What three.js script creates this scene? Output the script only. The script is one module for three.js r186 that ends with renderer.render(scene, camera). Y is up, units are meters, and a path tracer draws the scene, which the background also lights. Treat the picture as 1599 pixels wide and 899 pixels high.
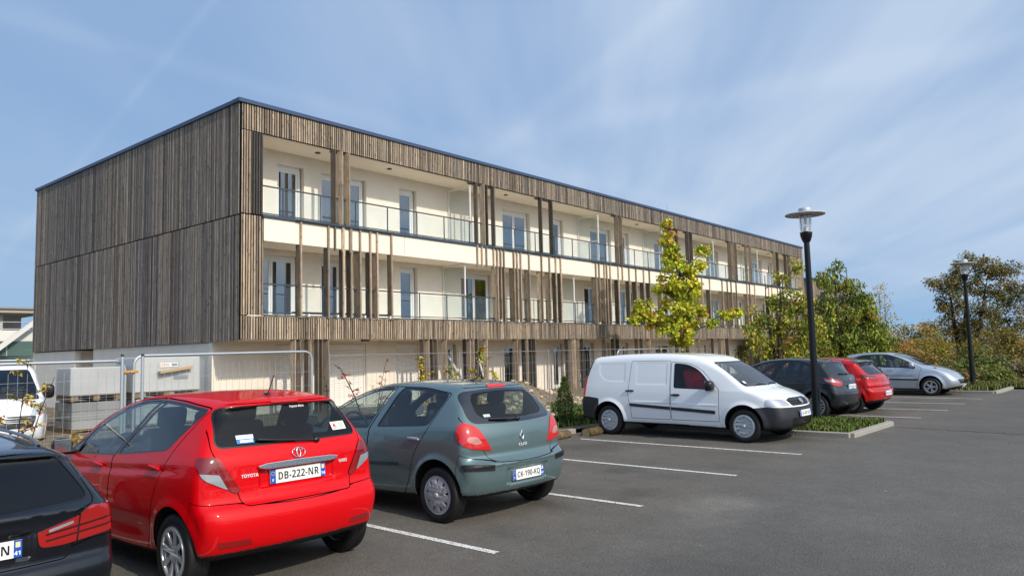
import * as THREE from 'three';
import { RoundedBoxGeometry } from 'three/addons/geometries/RoundedBoxGeometry.js';
import { mergeGeometries, toCreasedNormals } from 'three/addons/utils/BufferGeometryUtils.js';
import { FontLoader } from 'three/addons/loaders/FontLoader.js';
import { TextGeometry } from 'three/addons/geometries/TextGeometry.js';
// ---------------------------------------------------------------- camera, sky, sun, exposure
const scene = new THREE.Scene();
const camera = new THREE.PerspectiveCamera(42.12, 1024 / 575, 0.05, 3000);
{
  const F = new THREE.Vector3(0.747074, 0.087061, -0.659015), R = new THREE.Vector3(0.662935, -0.024553, 0.748274), U = new THREE.Vector3(-0.048965, 0.9959, 0.076059);
  camera.position.set(0, 1.75, 0); camera.quaternion.setFromRotationMatrix(new THREE.Matrix4().makeBasis(R, U, F.clone().negate()));
}
const toSun = new THREE.Vector3(-0.1, 0.75, 1).normalize();
const sun = new THREE.DirectionalLight(new THREE.Color(1, 0.915, 0.79), 3.25);
sun.position.copy(toSun).multiplyScalar(120); sun.position.add(new THREE.Vector3(20, 0, -10)); sun.target.position.set(20, 0, -10); scene.add(sun, sun.target);
sun.castShadow = true; sun.shadow.mapSize.set(4096, 4096); sun.shadow.radius = 1; Object.assign(sun.shadow.camera, { left: -60, right: 60, top: 60, bottom: -60, near: 1, far: 260 });
function skyNoise(x, y, z, oct, seed) {
  const h = (a, b, c) => { let n = Math.imul(a, 374761393) + Math.imul(b, 668265263) + Math.imul(c, 2147483647) + seed * 1442695; n = Math.imul(n ^ (n >>> 13), 1274126177); return ((n ^ (n >>> 16)) >>> 0) / 4294967296; };
  let s = 0, a = 0.5, t = 0;
  for (let o = 0; o < oct; o++) {
    const i = Math.floor(x), j = Math.floor(y), k = Math.floor(z), u = x - i, v = y - j, w = z - k, U = u * u * (3 - 2 * u), V = v * v * (3 - 2 * v), W = w * w * (3 - 2 * w);
    const L = (p, q, r) => p + (q - p) * r;
    s += a * L(L(L(h(i, j, k), h(i + 1, j, k), U), L(h(i, j + 1, k), h(i + 1, j + 1, k), U), V), L(L(h(i, j, k + 1), h(i + 1, j, k + 1), U), L(h(i, j + 1, k + 1), h(i + 1, j + 1, k + 1), U), V), W);
    t += a; a *= 0.5; x *= 2.03; y *= 2.03; z *= 2.03;
  }
  return s / t;
}
{
  const w = 2048, h = 1024, d = new Float32Array(w * h * 4);
  const zen = [0.18, 0.31, 0.57], mid = [0.25, 0.41, 0.68], hor = [0.32, 0.51, 0.745];
  const inView = (px, py) => new THREE.Vector3((px - 799.5) / 1167.6, (449.5 - py) / 1167.6, -1).normalize().applyQuaternion(camera.quaternion);   // old vapour trails: great circles through two directions
  const trails = [[[330, 0], [190, 170], 0.0045, 0.2], [[1060, 0], [850, 170], 0.012, 0.24], [[0, 20], [420, 140], 0.010, 0.2], [[1000, 175], [1430, 95], 0.016, 0.32], [[1599, 115], [1330, 240], 0.014, 0.22]].map(([a, b, w2, am]) => { const A = inView(...a), B2 = inView(...b); return [A.clone().add(B2).normalize().toArray(), A.clone().cross(B2).normalize().toArray(), w2, am]; });
  for (let j = 0; j < h; j++) for (let i = 0; i < w; i++) {
    const th = (i / w - 0.5) * 2 * Math.PI, ph = ((j + 0.5) / h - 0.5) * Math.PI, y = Math.sin(ph), x = Math.cos(ph) * Math.cos(th), z = Math.cos(ph) * Math.sin(th), o = (j * w + i) * 4;
    const e = Math.max(0, y), t1 = Math.min(1, e / 0.3), t2 = Math.min(1, Math.max(0, (e - 0.3) / 0.6));
    // thin high cloud on a flat layer, drawn out along one direction
    const cy = Math.max(0.06, y + 0.06), px = x / cy, pz = z / cy, a = px * 0.80 - pz * 0.6, b = px * 0.6 + pz * 0.80;
    const wx = 1.2 * skyNoise(a * 0.3, b * 0.3, 9.1, 3, 11), n1 = skyNoise(a * 0.16 + 3.1 + wx * 0.3, b * 0.6 + wx * 0.5, 1.7, 6, 3), n2 = skyNoise(a * 0.45 + wx, b * 2.6 + 9 + wx, 4.2, 6, 8), n3 = skyNoise(px * 0.22 + 5, pz * 0.22, 7.7, 3, 5);
    let c = Math.min(1, Math.max(0, (n1 * 0.7 + n2 * 0.75 + n3 * 0.35 - 0.68) * 2.7)); c *= Math.min(1, e / 0.12) * 0.85 * (0.3 + 0.75 * Math.min(1, Math.max(0, (x + z * 0.5 - 0.0) / 0.5)));
    for (const [A, B, wd, am] of trails) { const dA = x * A[0] + y * A[1] + z * A[2]; if (dA > 0.3) { const dist = Math.abs(x * B[0] + y * B[1] + z * B[2]); c += am * Math.exp(-((dist / wd) ** 2)) * (0.1 + 1.6 * n2 * n1); } } c = Math.min(1, c);
    const s = Math.max(0, x * toSun.x + y * toSun.y + z * toSun.z), glow = 1.2 * s ** 3 + 1.1 * s ** 40;  // sky glow round the unseen sun, strengthened to brighten the shaded front
    const cl = [0.53, 0.645, 0.82];
    for (let k = 0; k < 3; k++) {
      let v = y < -0.02 ? [0.10, 0.10, 0.095][k] : (hor[k] + (mid[k] - hor[k]) * t1) * (1 - t2) + zen[k] * t2;
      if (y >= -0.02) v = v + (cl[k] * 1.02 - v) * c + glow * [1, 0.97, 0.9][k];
      d[o + k] = v;
    }
    d[o + 3] = 1;
  }
  const t = new THREE.DataTexture(d, w, h, THREE.RGBAFormat, THREE.FloatType); t.mapping = THREE.EquirectangularReflectionMapping; t.magFilter = t.minFilter = THREE.LinearFilter; t.needsUpdate = true;
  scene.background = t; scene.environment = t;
}
const renderer = new THREE.WebGLRenderer({ antialias: true });
renderer.setSize(1024, 575); renderer.shadowMap.enabled = true; renderer.toneMapping = THREE.LinearToneMapping; renderer.toneMappingExposure = 1;
// ---------------------------------------------------------------- helpers
let seedValue = 20231021;
const rnd = () => { seedValue = (seedValue + 0x6d2b79f5) | 0; let t = Math.imul(seedValue ^ (seedValue >>> 15), 1 | seedValue); t = (t + Math.imul(t ^ (t >>> 7), 61 | t)) ^ t; return ((t ^ (t >>> 14)) >>> 0) / 4294967296; };
const rr = (a, b) => a + (b - a) * rnd();
const std = (color, roughness = 0.8, extra = {}) => new THREE.MeshStandardMaterial({ color, roughness, ...extra });
const phys = (o) => new THREE.MeshPhysicalMaterial(o);
function mergeAll(list) {                            // merges geometries whatever attributes they carry
  const anyColor = list.some((g) => g.attributes.color);
  return mergeGeometries(list.map((g) => {
    g = g.index ? g.toNonIndexed() : g.clone();
    if (!g.attributes.normal) g.computeVertexNormals();
    const n = g.attributes.position.count;
    if (!g.attributes.uv) g.setAttribute('uv', new THREE.BufferAttribute(new Float32Array(n * 2), 2));
    if (anyColor && !g.attributes.color) g.setAttribute('color', new THREE.BufferAttribute(new Float32Array(n * 3).fill(1), 3));
    for (const k of Object.keys(g.attributes)) if (!['position', 'normal', 'uv', 'color'].includes(k)) g.deleteAttribute(k);
    return g;
  }));
}
const used = {};
function numbered(name) { const k = used[name] ?? 0; used[name] = k + 1; return k ? name + '_' + String(k).padStart(3, '0') : name; }
function thing(name, label, category, [x, y, z] = [0, 0, 0], turn = 0, group) {
  const o = new THREE.Group(); o.name = numbered(name); o.position.set(x, y, z); o.rotation.y = turn; o.userData = { label, category }; if (group) o.userData.group = group; scene.add(o); return o;
}
function part(name, geo, m, parent, extra) { const o = new THREE.Mesh(geo, m); o.name = name; if (extra) Object.assign(o.userData, extra); parent.add(o); return o; }
function struct(name, geo, m) { const o = new THREE.Mesh(geo, m); o.name = numbered(name); o.userData.kind = 'structure'; scene.add(o); return o; }
const box = (w, h, d, x = 0, y = 0, z = 0) => new THREE.BoxGeometry(w, h, d).translate(x, y, z);
function tube(a, b, r, seg = 8, r2 = r) {            // a straight round bar from a to b
  const A = new THREE.Vector3(...a), B = new THREE.Vector3(...b), d = B.clone().sub(A), l = d.length();
  return new THREE.CylinderGeometry(r2, r, l, seg, 1).translate(0, l / 2, 0).applyQuaternion(new THREE.Quaternion().setFromUnitVectors(new THREE.Vector3(0, 1, 0), d.normalize())).translate(...a);
}
// ---------------------------------------------------------------- computed textures
function noiseField(n, cells, seed, oct = 4) {       // tileable value noise, 0..1
  const out = new Float32Array(n * n); let amp = 1, tot = 0;
  for (let o = 0; o < oct; o++) {
    const c = cells << o, g = new Float32Array(c * c); let s = (seed * 7919 + o * 104729) | 0;
    for (let i = 0; i < g.length; i++) { s = (Math.imul(s, 1664525) + 1013904223) | 0; g[i] = (s >>> 8) / 16777216; }
    for (let y = 0; y < n; y++) { const fy = (y / n) * c, j = fy | 0, v = fy - j, V = v * v * (3 - 2 * v); for (let x = 0; x < n; x++) { const fx = (x / n) * c, i = fx | 0, u = fx - i, U = u * u * (3 - 2 * u), a = g[j * c + i], b = g[j * c + ((i + 1) % c)], d = g[((j + 1) % c) * c + i], e = g[((j + 1) % c) * c + ((i + 1) % c)]; out[y * n + x] += amp * (a + (b - a) * U + (d - a) * V + (a - b - d + e) * U * V); } }
    tot += amp; amp *= 0.55;
  }
  for (let i = 0; i < out.length; i++) out[i] /= tot;
  return out;
}
function dataTex(n, fn, srgb = true) {
  const d = new Uint8Array(n * n * 4);
  for (let y = 0; y < n; y++) for (let x = 0; x < n; x++) { const c = fn(x, y, y * n + x), o = (y * n + x) * 4; for (let k = 0; k < 3; k++) d[o + k] = Math.max(0, Math.min(255, c[k] * 255)); d[o + 3] = 255; }
  const t = new THREE.DataTexture(d, n, n, THREE.RGBAFormat); t.wrapS = t.wrapT = THREE.RepeatWrapping; t.magFilter = THREE.LinearFilter; t.minFilter = THREE.LinearMipmapLinearFilter; t.generateMipmaps = true; if (srgb) t.colorSpace = THREE.SRGBColorSpace; t.needsUpdate = true; return t;
}
const woodTex = (() => {
  const n = 512, a = noiseField(n, 6, 5, 4), knots = Array.from({ length: 26 }, () => [rnd() * n, rnd() * n, rr(3, 9)]);
  const g = new Float32Array(n); { let v = 0; for (let i = 0; i < n; i++) { v = v * 0.75 + rr(-1, 1) * 0.25; g[i] = v; } }
  return dataTex(n, (x, y, i) => {
    const w = Math.floor(x + 10 * (a[i] - 0.5)) & (n - 1); let v = 0.80 + 0.34 * g[w] + 0.30 * (a[i] - 0.5), dk = 0;
    for (const [kx, ky, kr] of knots) { const dx = Math.abs(x - kx), dy = Math.abs(y - ky) * 0.6; const r = Math.hypot(Math.min(dx, n - dx), Math.min(dy, n * 0.6 - dy)) / kr; if (r < 1.6) dk = Math.max(dk, 1 - r / 1.6); }
    v *= 1 - 0.6 * dk; return [v, v * 0.985, v * 0.96];
  });
})();
const asphaltTex = (() => { const n = 1024, a = noiseField(n, 220, 3, 2), b = noiseField(n, 24, 9, 4); return { map: dataTex(n, (x, y, i) => { const s = a[i], sp = s > 0.74 ? (s - 0.74) * 1.5 : s < 0.27 ? (s - 0.27) * 1.1 : 0, v = 0.80 + sp + 0.10 * (b[i] - 0.5) + 0.1 * (s - 0.5); return [v, v, v]; }), bump: dataTex(n, (x, y, i) => [a[i], a[i], a[i]], false) }; })();
const plasterTex = (() => { const n = 512, a = noiseField(n, 100, 31, 2), b = noiseField(n, 5, 17, 5); return { map: dataTex(n, (x, y, i) => { const v = 0.95 + 0.05 * (b[i] - 0.5) + 0.03 * (a[i] - 0.5); return [v, v, v * 0.995]; }), bump: dataTex(n, (x, y, i) => [a[i], a[i], a[i]], false) }; })();
const soilTex = (() => { const n = 512, a = noiseField(n, 16, 41, 5), b = noiseField(n, 90, 43, 2); return { map: dataTex(n, (x, y, i) => { const v = 0.62 + 0.5 * (a[i] - 0.5) + 0.6 * (b[i] - 0.5); return [v, v * 0.97, v * 0.92]; }), bump: dataTex(n, (x, y, i) => [0.5 * a[i] + 0.5 * b[i], 0.5 * a[i] + 0.5 * b[i], 0.5 * a[i] + 0.5 * b[i]], false) }; })();
class Batch {                                        // many boxes in one geometry, with colours and wood uv
  constructor() { this.p = []; this.n = []; this.u = []; this.c = []; }
  box(cx, cy, cz, w, h, d, col = [1, 1, 1], ry = 0, rx = 0) {
    const s = Math.sin(ry), q = Math.cos(ry), sx = Math.sin(rx), cxr = Math.cos(rx), ou = rnd(), ov = rnd();
    const put = (x, y, z, nx, ny, nz, u, v) => { const y1 = y * cxr - z * sx, z1 = y * sx + z * cxr, ny1 = ny * cxr - nz * sx, nz1 = ny * sx + nz * cxr; this.p.push(cx + x * q + z1 * s, cy + y1, cz - x * s + z1 * q); this.n.push(nx * q + nz1 * s, ny1, -nx * s + nz1 * q); this.u.push(u + ou, v + ov); this.c.push(...col); };
    const F = [[[0, 0, 1], [1, 0, 0], [0, 1, 0]], [[0, 0, -1], [-1, 0, 0], [0, 1, 0]], [[1, 0, 0], [0, 0, -1], [0, 1, 0]], [[-1, 0, 0], [0, 0, 1], [0, 1, 0]], [[0, 1, 0], [1, 0, 0], [0, 0, -1]], [[0, -1, 0], [1, 0, 0], [0, 0, 1]]], H = [w / 2, h / 2, d / 2];
    for (const [N, A, B] of F) for (const [a, b] of [[-1, -1], [1, -1], [1, 1], [-1, -1], [1, 1], [-1, 1]]) { const v = [0, 1, 2].map((k) => (N[k] + A[k] * a + B[k] * b) * H[k]), la = A[0] ? w : A[1] ? h : d, lb = B[0] ? w : B[1] ? h : d; put(...v, ...N, (a * la) / 2 / 0.55, (b * lb) / 2 / 1.6); }
    return this;
  }
  geo() { const g = new THREE.BufferGeometry(); g.setAttribute('position', new THREE.Float32BufferAttribute(this.p, 3)); g.setAttribute('normal', new THREE.Float32BufferAttribute(this.n, 3)); g.setAttribute('uv', new THREE.Float32BufferAttribute(this.u, 2)); g.setAttribute('color', new THREE.Float32BufferAttribute(this.c, 3)); return g; }
}
function planarUV(g, k = 0.5) { const p = g.attributes.position, n = g.attributes.normal, u = new Float32Array(p.count * 2); for (let i = 0; i < p.count; i++) { const ax = Math.abs(n.getX(i)), ay = Math.abs(n.getY(i)), az = Math.abs(n.getZ(i)); u[i * 2] = (ax > ay && ax > az ? p.getZ(i) : p.getX(i)) * k; u[i * 2 + 1] = (ay > ax && ay > az ? p.getZ(i) : p.getY(i)) * k; } g.setAttribute('uv', new THREE.BufferAttribute(u, 2)); return g; }
const M = {
  wood: new THREE.MeshStandardMaterial({ color: 0xffffff, map: woodTex, vertexColors: true, roughness: 0.85 }), felt: std(0x0c0b0a, 0.95),
  plaster: new THREE.MeshStandardMaterial({ color: new THREE.Color(0.90, 0.82, 0.70), map: plasterTex.map, bumpMap: plasterTex.bump, bumpScale: 0.002, roughness: 0.9 }),
  panel: std(new THREE.Color(0.86, 0.77, 0.63), 0.55), soffit: std(new THREE.Color(0.90, 0.81, 0.69), 0.85), cap: phys({ color: 0x40506a, roughness: 0.38, metalness: 0.3 }), rail: phys({ color: 0x44525f, roughness: 0.4, metalness: 0.4 }),
  pvc: std(0xe4e2de, 0.4), galv: phys({ color: 0xb9bfc3, metalness: 0.6, roughness: 0.45 }), concrete: new THREE.MeshStandardMaterial({ color: new THREE.Color(0.36, 0.34, 0.30), map: plasterTex.map, bumpMap: plasterTex.bump, bumpScale: 0.004, roughness: 0.95 }),
  inner: std(0xcfc8bc, 0.9), pane: phys({ color: 0xd5dde2, transmission: 1, thickness: 0, roughness: 0, ior: 2.3 }), balconyGlass: phys({ color: 0xf3f8fa, transmission: 1, thickness: 0, roughness: 0, ior: 1.5 }), frosted: phys({ color: 0xf2f5f4, transmission: 0.96, thickness: 0, roughness: 0.12, ior: 1.45 }),
  black: std(0x111214, 0.5), shutter: std(new THREE.Color(0.84, 0.80, 0.73), 0.5),
};
const woodTone = (grey) => { const v = rnd() < 0.2 ? rr(0.45, 0.75) : rr(0.72, 1.32), g = Math.min(1, Math.max(0, grey + rr(-0.3, 0.3))), t = rnd() < 0.12 ? 0.6 : 1; return [(0.67 - 0.37 * g) * v * t, (0.53 - 0.25 * g) * v * t, (0.385 - 0.115 * g) * v * t]; };
// ---------------------------------------------------------------- car body modelling
// A body is the zero level of a smooth field: side silhouette, plan width and rounded edges, meshed by surface nets and
// then cut along window, door and lamp outlines.
function spl(pts, per = 6) {                       // closed Catmull-Rom; a point with a third entry is a sharp corner
  const n = pts.length, out = [];
  for (let i = 0; i < n; i++) {
    const p1 = pts[i], p2 = pts[(i + 1) % n];
    const p0 = p1[2] ? p1 : pts[(i + n - 1) % n], p3 = p2[2] ? p2 : pts[(i + 2) % n];
    const d01 = Math.hypot(p1[0] - p0[0], p1[1] - p0[1]), d12 = Math.hypot(p2[0] - p1[0], p2[1] - p1[1]), d23 = Math.hypot(p3[0] - p2[0], p3[1] - p2[1]);
    const m = (a, b, c, da, db) => (da < 1e-9 ? (c - b) / db : ((b - a) / Math.sqrt(da) - (c - a) / (Math.sqrt(da) + Math.sqrt(db)) + (c - b) / Math.sqrt(db)));
    for (let k = 0; k < per; k++) {
      const t = k / per, t2 = t * t, t3 = t2 * t, q = [];
      for (let c = 0; c < 2; c++) {
        const s = Math.sqrt(d12);
        const m1 = d01 < 1e-9 ? p2[c] - p1[c] : m(p0[c], p1[c], p2[c], d01, d12) * s;
        const m2 = d23 < 1e-9 ? p2[c] - p1[c] : ((p2[c] - p1[c]) / s - (p3[c] - p1[c]) / (s + Math.sqrt(d23)) + (p3[c] - p2[c]) / Math.sqrt(d23)) * s;
        q.push((2 * t3 - 3 * t2 + 1) * p1[c] + (t3 - 2 * t2 + t) * m1 + (-2 * t3 + 3 * t2) * p2[c] + (t3 - t2) * m2);
      }
      out.push(q);
    }
  }
  return out;
}
function lerpTable(tb) {                           // smooth 1-D table
  return (x) => {
    if (x <= tb[0][0]) return tb[0][1];
    for (let i = 1; i < tb.length; i++) if (x <= tb[i][0]) {
      const a = tb[i - 1], b = tb[i], h = b[0] - a[0], t = (x - a[0]) / h;
      const sl = (j) => (j <= 0 || j >= tb.length - 1 ? (j <= 0 ? (tb[1][1] - tb[0][1]) / (tb[1][0] - tb[0][0]) : (tb[j][1] - tb[j - 1][1]) / (tb[j][0] - tb[j - 1][0])) : (tb[j + 1][1] - tb[j - 1][1]) / (tb[j + 1][0] - tb[j - 1][0]));
      const m1 = sl(i - 1) * h, m2 = sl(i) * h, t2 = t * t, t3 = t2 * t;
      return (2 * t3 - 3 * t2 + 1) * a[1] + (t3 - 2 * t2 + t) * m1 + (-2 * t3 + 3 * t2) * b[1] + (t3 - t2) * m2;
    }
    return tb[tb.length - 1][1];
  };
}
const sstep = (a, b, x) => { const t = Math.min(1, Math.max(0, (x - a) / (b - a))); return t * t * (3 - 2 * t); };
function inPoly(p, x, y) {
  let c = false;
  for (let i = 0, j = p.length - 1; i < p.length; j = i++) if ((p[i][1] > y) !== (p[j][1] > y) && x < ((p[j][0] - p[i][0]) * (y - p[i][1])) / (p[j][1] - p[i][1]) + p[i][0]) c = !c;
  return c;
}
function roundPoly(pts, r = 0.05, seg = 4) {        // corners rounded; a point's own third entry overrides the radius
  const out = [], n = pts.length;
  for (let i = 0; i < n; i++) {
    const p = pts[i], a = pts[(i + n - 1) % n], b = pts[(i + 1) % n], rr = p[2] ?? r;
    const la = Math.hypot(a[0] - p[0], a[1] - p[1]), lb = Math.hypot(b[0] - p[0], b[1] - p[1]), d = Math.min(rr, la * 0.48, lb * 0.48);
    const A = [p[0] + ((a[0] - p[0]) / la) * d, p[1] + ((a[1] - p[1]) / la) * d], B = [p[0] + ((b[0] - p[0]) / lb) * d, p[1] + ((b[1] - p[1]) / lb) * d];
    if (d < 1e-4) { out.push([p[0], p[1]]); continue; }
    for (let k = 0; k <= seg; k++) { const t = k / seg, u = 1 - t; out.push([u * u * A[0] + 2 * u * t * p[0] + t * t * B[0], u * u * A[1] + 2 * u * t * p[1] + t * t * B[1]]); }
  }
  return out;
}
function grow(poly, d) {                            // offset outwards by d
  let area = 0; const n = poly.length;
  for (let i = 0; i < n; i++) { const a = poly[i], b = poly[(i + 1) % n]; area += a[0] * b[1] - a[1] * b[0]; }
  const s = area > 0 ? 1 : -1, out = [];
  for (let i = 0; i < n; i++) {
    const p = poly[i], a = poly[(i + n - 1) % n], b = poly[(i + 1) % n];
    let n1 = [p[1] - a[1], a[0] - p[0]], n2 = [b[1] - p[1], p[0] - b[0]];
    const l1 = Math.hypot(...n1) || 1, l2 = Math.hypot(...n2) || 1;
    n1 = [n1[0] / l1, n1[1] / l1]; n2 = [n2[0] / l2, n2[1] / l2];
    const k = Math.max(0.35, 1 + n1[0] * n2[0] + n1[1] * n2[1]);
    out.push([p[0] + (s * d * (n1[0] + n2[0])) / k, p[1] + (s * d * (n1[1] + n2[1])) / k]);
  }
  return out;
}
const circlePoly = (x, y, r, n = 40) => Array.from({ length: n }, (_, i) => [x + r * Math.cos((i / n) * 2 * Math.PI), y + r * Math.sin((i / n) * 2 * Math.PI)]);

function bodyField(s) {
  const poly = spl(s.profile, 6), st = 0.012, gx0 = -0.35, gy0 = -0.1, nx = Math.ceil((s.L + 0.7) / st), ny = Math.ceil((s.H + 0.35) / st), grid = new Float32Array(nx * ny);
  for (let j = 0; j < ny; j++) for (let i = 0; i < nx; i++) {
    const x = gx0 + i * st, y = gy0 + j * st; let m = 1e9, inside = false;
    for (let a = poly.length - 1, b = 0; b < poly.length; a = b++) {
      const ax = poly[a][0], ay = poly[a][1], dx = poly[b][0] - ax, dy = poly[b][1] - ay;
      const t = Math.min(1, Math.max(0, ((x - ax) * dx + (y - ay) * dy) / (dx * dx + dy * dy || 1)));
      const ex = x - ax - t * dx, ey = y - ay - t * dy, d = ex * ex + ey * ey; if (d < m) m = d;
      if ((poly[b][1] > y) !== (ay > y) && x < (-dx * (y - poly[b][1])) / -dy + poly[b][0]) inside = !inside;
    }
    grid[j * nx + i] = inside ? -Math.sqrt(m) : Math.sqrt(m);
  }
  const sd = (x, y) => {
    const fx = Math.min(nx - 1.001, Math.max(0, (x - gx0) / st)), fy = Math.min(ny - 1.001, Math.max(0, (y - gy0) / st)), i = fx | 0, j = fy | 0, u = fx - i, v = fy - j, o = j * nx + i;
    return (grid[o] * (1 - u) + grid[o + 1] * u) * (1 - v) + (grid[o + nx] * (1 - u) + grid[o + nx + 1] * u) * v;
  };
  const iy = lerpTable(s.insetY), px = lerpTable(s.plan), belt = lerpTable(s.belt), gx = lerpTable(s.upperPlan ?? [[0, 0], [1, 0]]), rad = s.radius ?? (() => 0.1), hw = s.W / 2;
  return (x, y, z) => {
    const az = Math.abs(z), z2 = az * az, b = belt(x);
    const xe = x - (s.kr ?? 0.12) * z2 * (1 - sstep(0, 1.1, x)) + (s.kf ?? 0.22) * z2 * sstep(s.L - 1.3, s.L, x);
    const ye = y + (s.kc ?? 0.06) * z2 * sstep(b - 0.35, b + 0.2, y);
    let d1 = sd(xe, ye);
    const over = Math.max(0, y - b), w = hw - iy(y - b) - px(x) - over * gx(x);
    let d2 = az - w;
    if (s.flare) for (const wx of [s.rearAxle, s.frontAxle]) { const r = Math.hypot(x - wx, y - s.wheelR); d2 -= s.flare * (1 - sstep(s.archR, s.archR + 0.11, r)) * sstep(0.1, 0.3, y); }
    if (s.side) d2 += s.side(x, y);
    if (s.ends) d1 += s.ends(x, y, az);
    const r = rad(x, y), h = Math.max(r - Math.abs(d1 - d2), 0) / r;
    return Math.max(d1, d2) + (h * h * r) / 4;
  };
}
function surfaceNets(f, lo, hi, c) {
  const n = [0, 1, 2].map((k) => Math.ceil((hi[k] - lo[k]) / c) + 1), hz = (n[2] - 1) >> 1; n[2] = hz * 2 + 1;
  const z0 = -hz * c, P = (i, j, k) => [lo[0] + i * c, lo[1] + j * c, z0 + k * c], V = new Float32Array(n[0] * n[1] * n[2]), id = (i, j, k) => (k * n[1] + j) * n[0] + i;
  for (let k = hz; k < n[2]; k++) for (let j = 0; j < n[1]; j++) for (let i = 0; i < n[0]; i++) V[id(i, j, k)] = V[id(i, j, 2 * hz - k)] = f(lo[0] + i * c, lo[1] + j * c, (k - hz) * c);
  const vid = new Int32Array(V.length).fill(-1), vs = [], ns = [], e = 0.006;
  for (let k = 0; k < n[2] - 1; k++) for (let j = 0; j < n[1] - 1; j++) for (let i = 0; i < n[0] - 1; i++) {
    let mask = 0; const v = [];
    for (let q = 0; q < 8; q++) { const w = V[id(i + (q & 1), j + ((q >> 1) & 1), k + (q >> 2))]; v.push(w); if (w < 0) mask |= 1 << q; }
    if (mask === 0 || mask === 255) continue;
    let sx = 0, sy = 0, sz = 0, m = 0;
    for (let a = 0; a < 8; a++) for (const bit of [1, 2, 4]) if (!(a & bit)) {
      const b = a | bit; if ((v[a] < 0) === (v[b] < 0)) continue;
      const t = v[a] / (v[a] - v[b]);
      sx += (a & 1) + (bit === 1 ? t : 0); sy += ((a >> 1) & 1) + (bit === 2 ? t : 0); sz += (a >> 2) + (bit === 4 ? t : 0); m++;
    }
    const p = [lo[0] + (i + sx / m) * c, lo[1] + (j + sy / m) * c, z0 + (k + sz / m) * c]; let g;
    for (let it = 0; it < 3; it++) {
      const d = f(...p); g = [(f(p[0] + e, p[1], p[2]) - f(p[0] - e, p[1], p[2])) / (2 * e), (f(p[0], p[1] + e, p[2]) - f(p[0], p[1] - e, p[2])) / (2 * e), (f(p[0], p[1], p[2] + e) - f(p[0], p[1], p[2] - e)) / (2 * e)];
      if (it === 2) break;
      const gg = Math.max(0.2, g[0] * g[0] + g[1] * g[1] + g[2] * g[2]);
      for (let q = 0; q < 3; q++) p[q] -= Math.max(-c, Math.min(c, (d * g[q]) / gg));
    }
    const l = Math.hypot(...g) || 1;
    vid[id(i, j, k)] = vs.length; vs.push(p); ns.push([g[0] / l, g[1] / l, g[2] / l]);
  }
  const soup = [], quad = (a, b, cc, d, flip) => {
    for (const t of [[a, b, cc], [a, cc, d]]) {
      const T = t.map((q) => [...vs[q], ...ns[q]]), [p, q, r] = T, u = [q[0] - p[0], q[1] - p[1], q[2] - p[2]], w = [r[0] - p[0], r[1] - p[1], r[2] - p[2]];
      const dt = (u[1] * w[2] - u[2] * w[1]) * (p[3] + q[3] + r[3]) + (u[2] * w[0] - u[0] * w[2]) * (p[4] + q[4] + r[4]) + (u[0] * w[1] - u[1] * w[0]) * (p[5] + q[5] + r[5]);
      soup.push(dt < 0 ? [p, r, q] : T);
    }
  };
  for (let k = 1; k < n[2] - 1; k++) for (let j = 1; j < n[1] - 1; j++) for (let i = 1; i < n[0] - 1; i++) {
    const a = V[id(i, j, k)] < 0;
    if (a !== V[id(i + 1, j, k)] < 0) quad(vid[id(i, j - 1, k - 1)], vid[id(i, j, k - 1)], vid[id(i, j, k)], vid[id(i, j - 1, k)], !a);
    if (a !== V[id(i, j + 1, k)] < 0) quad(vid[id(i - 1, j, k - 1)], vid[id(i - 1, j, k)], vid[id(i, j, k)], vid[id(i, j, k - 1)], !a);
    if (a !== V[id(i, j, k + 1)] < 0) quad(vid[id(i - 1, j - 1, k)], vid[id(i, j - 1, k)], vid[id(i, j, k)], vid[id(i - 1, j, k)], !a);
  }
  return soup;
}
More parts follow.
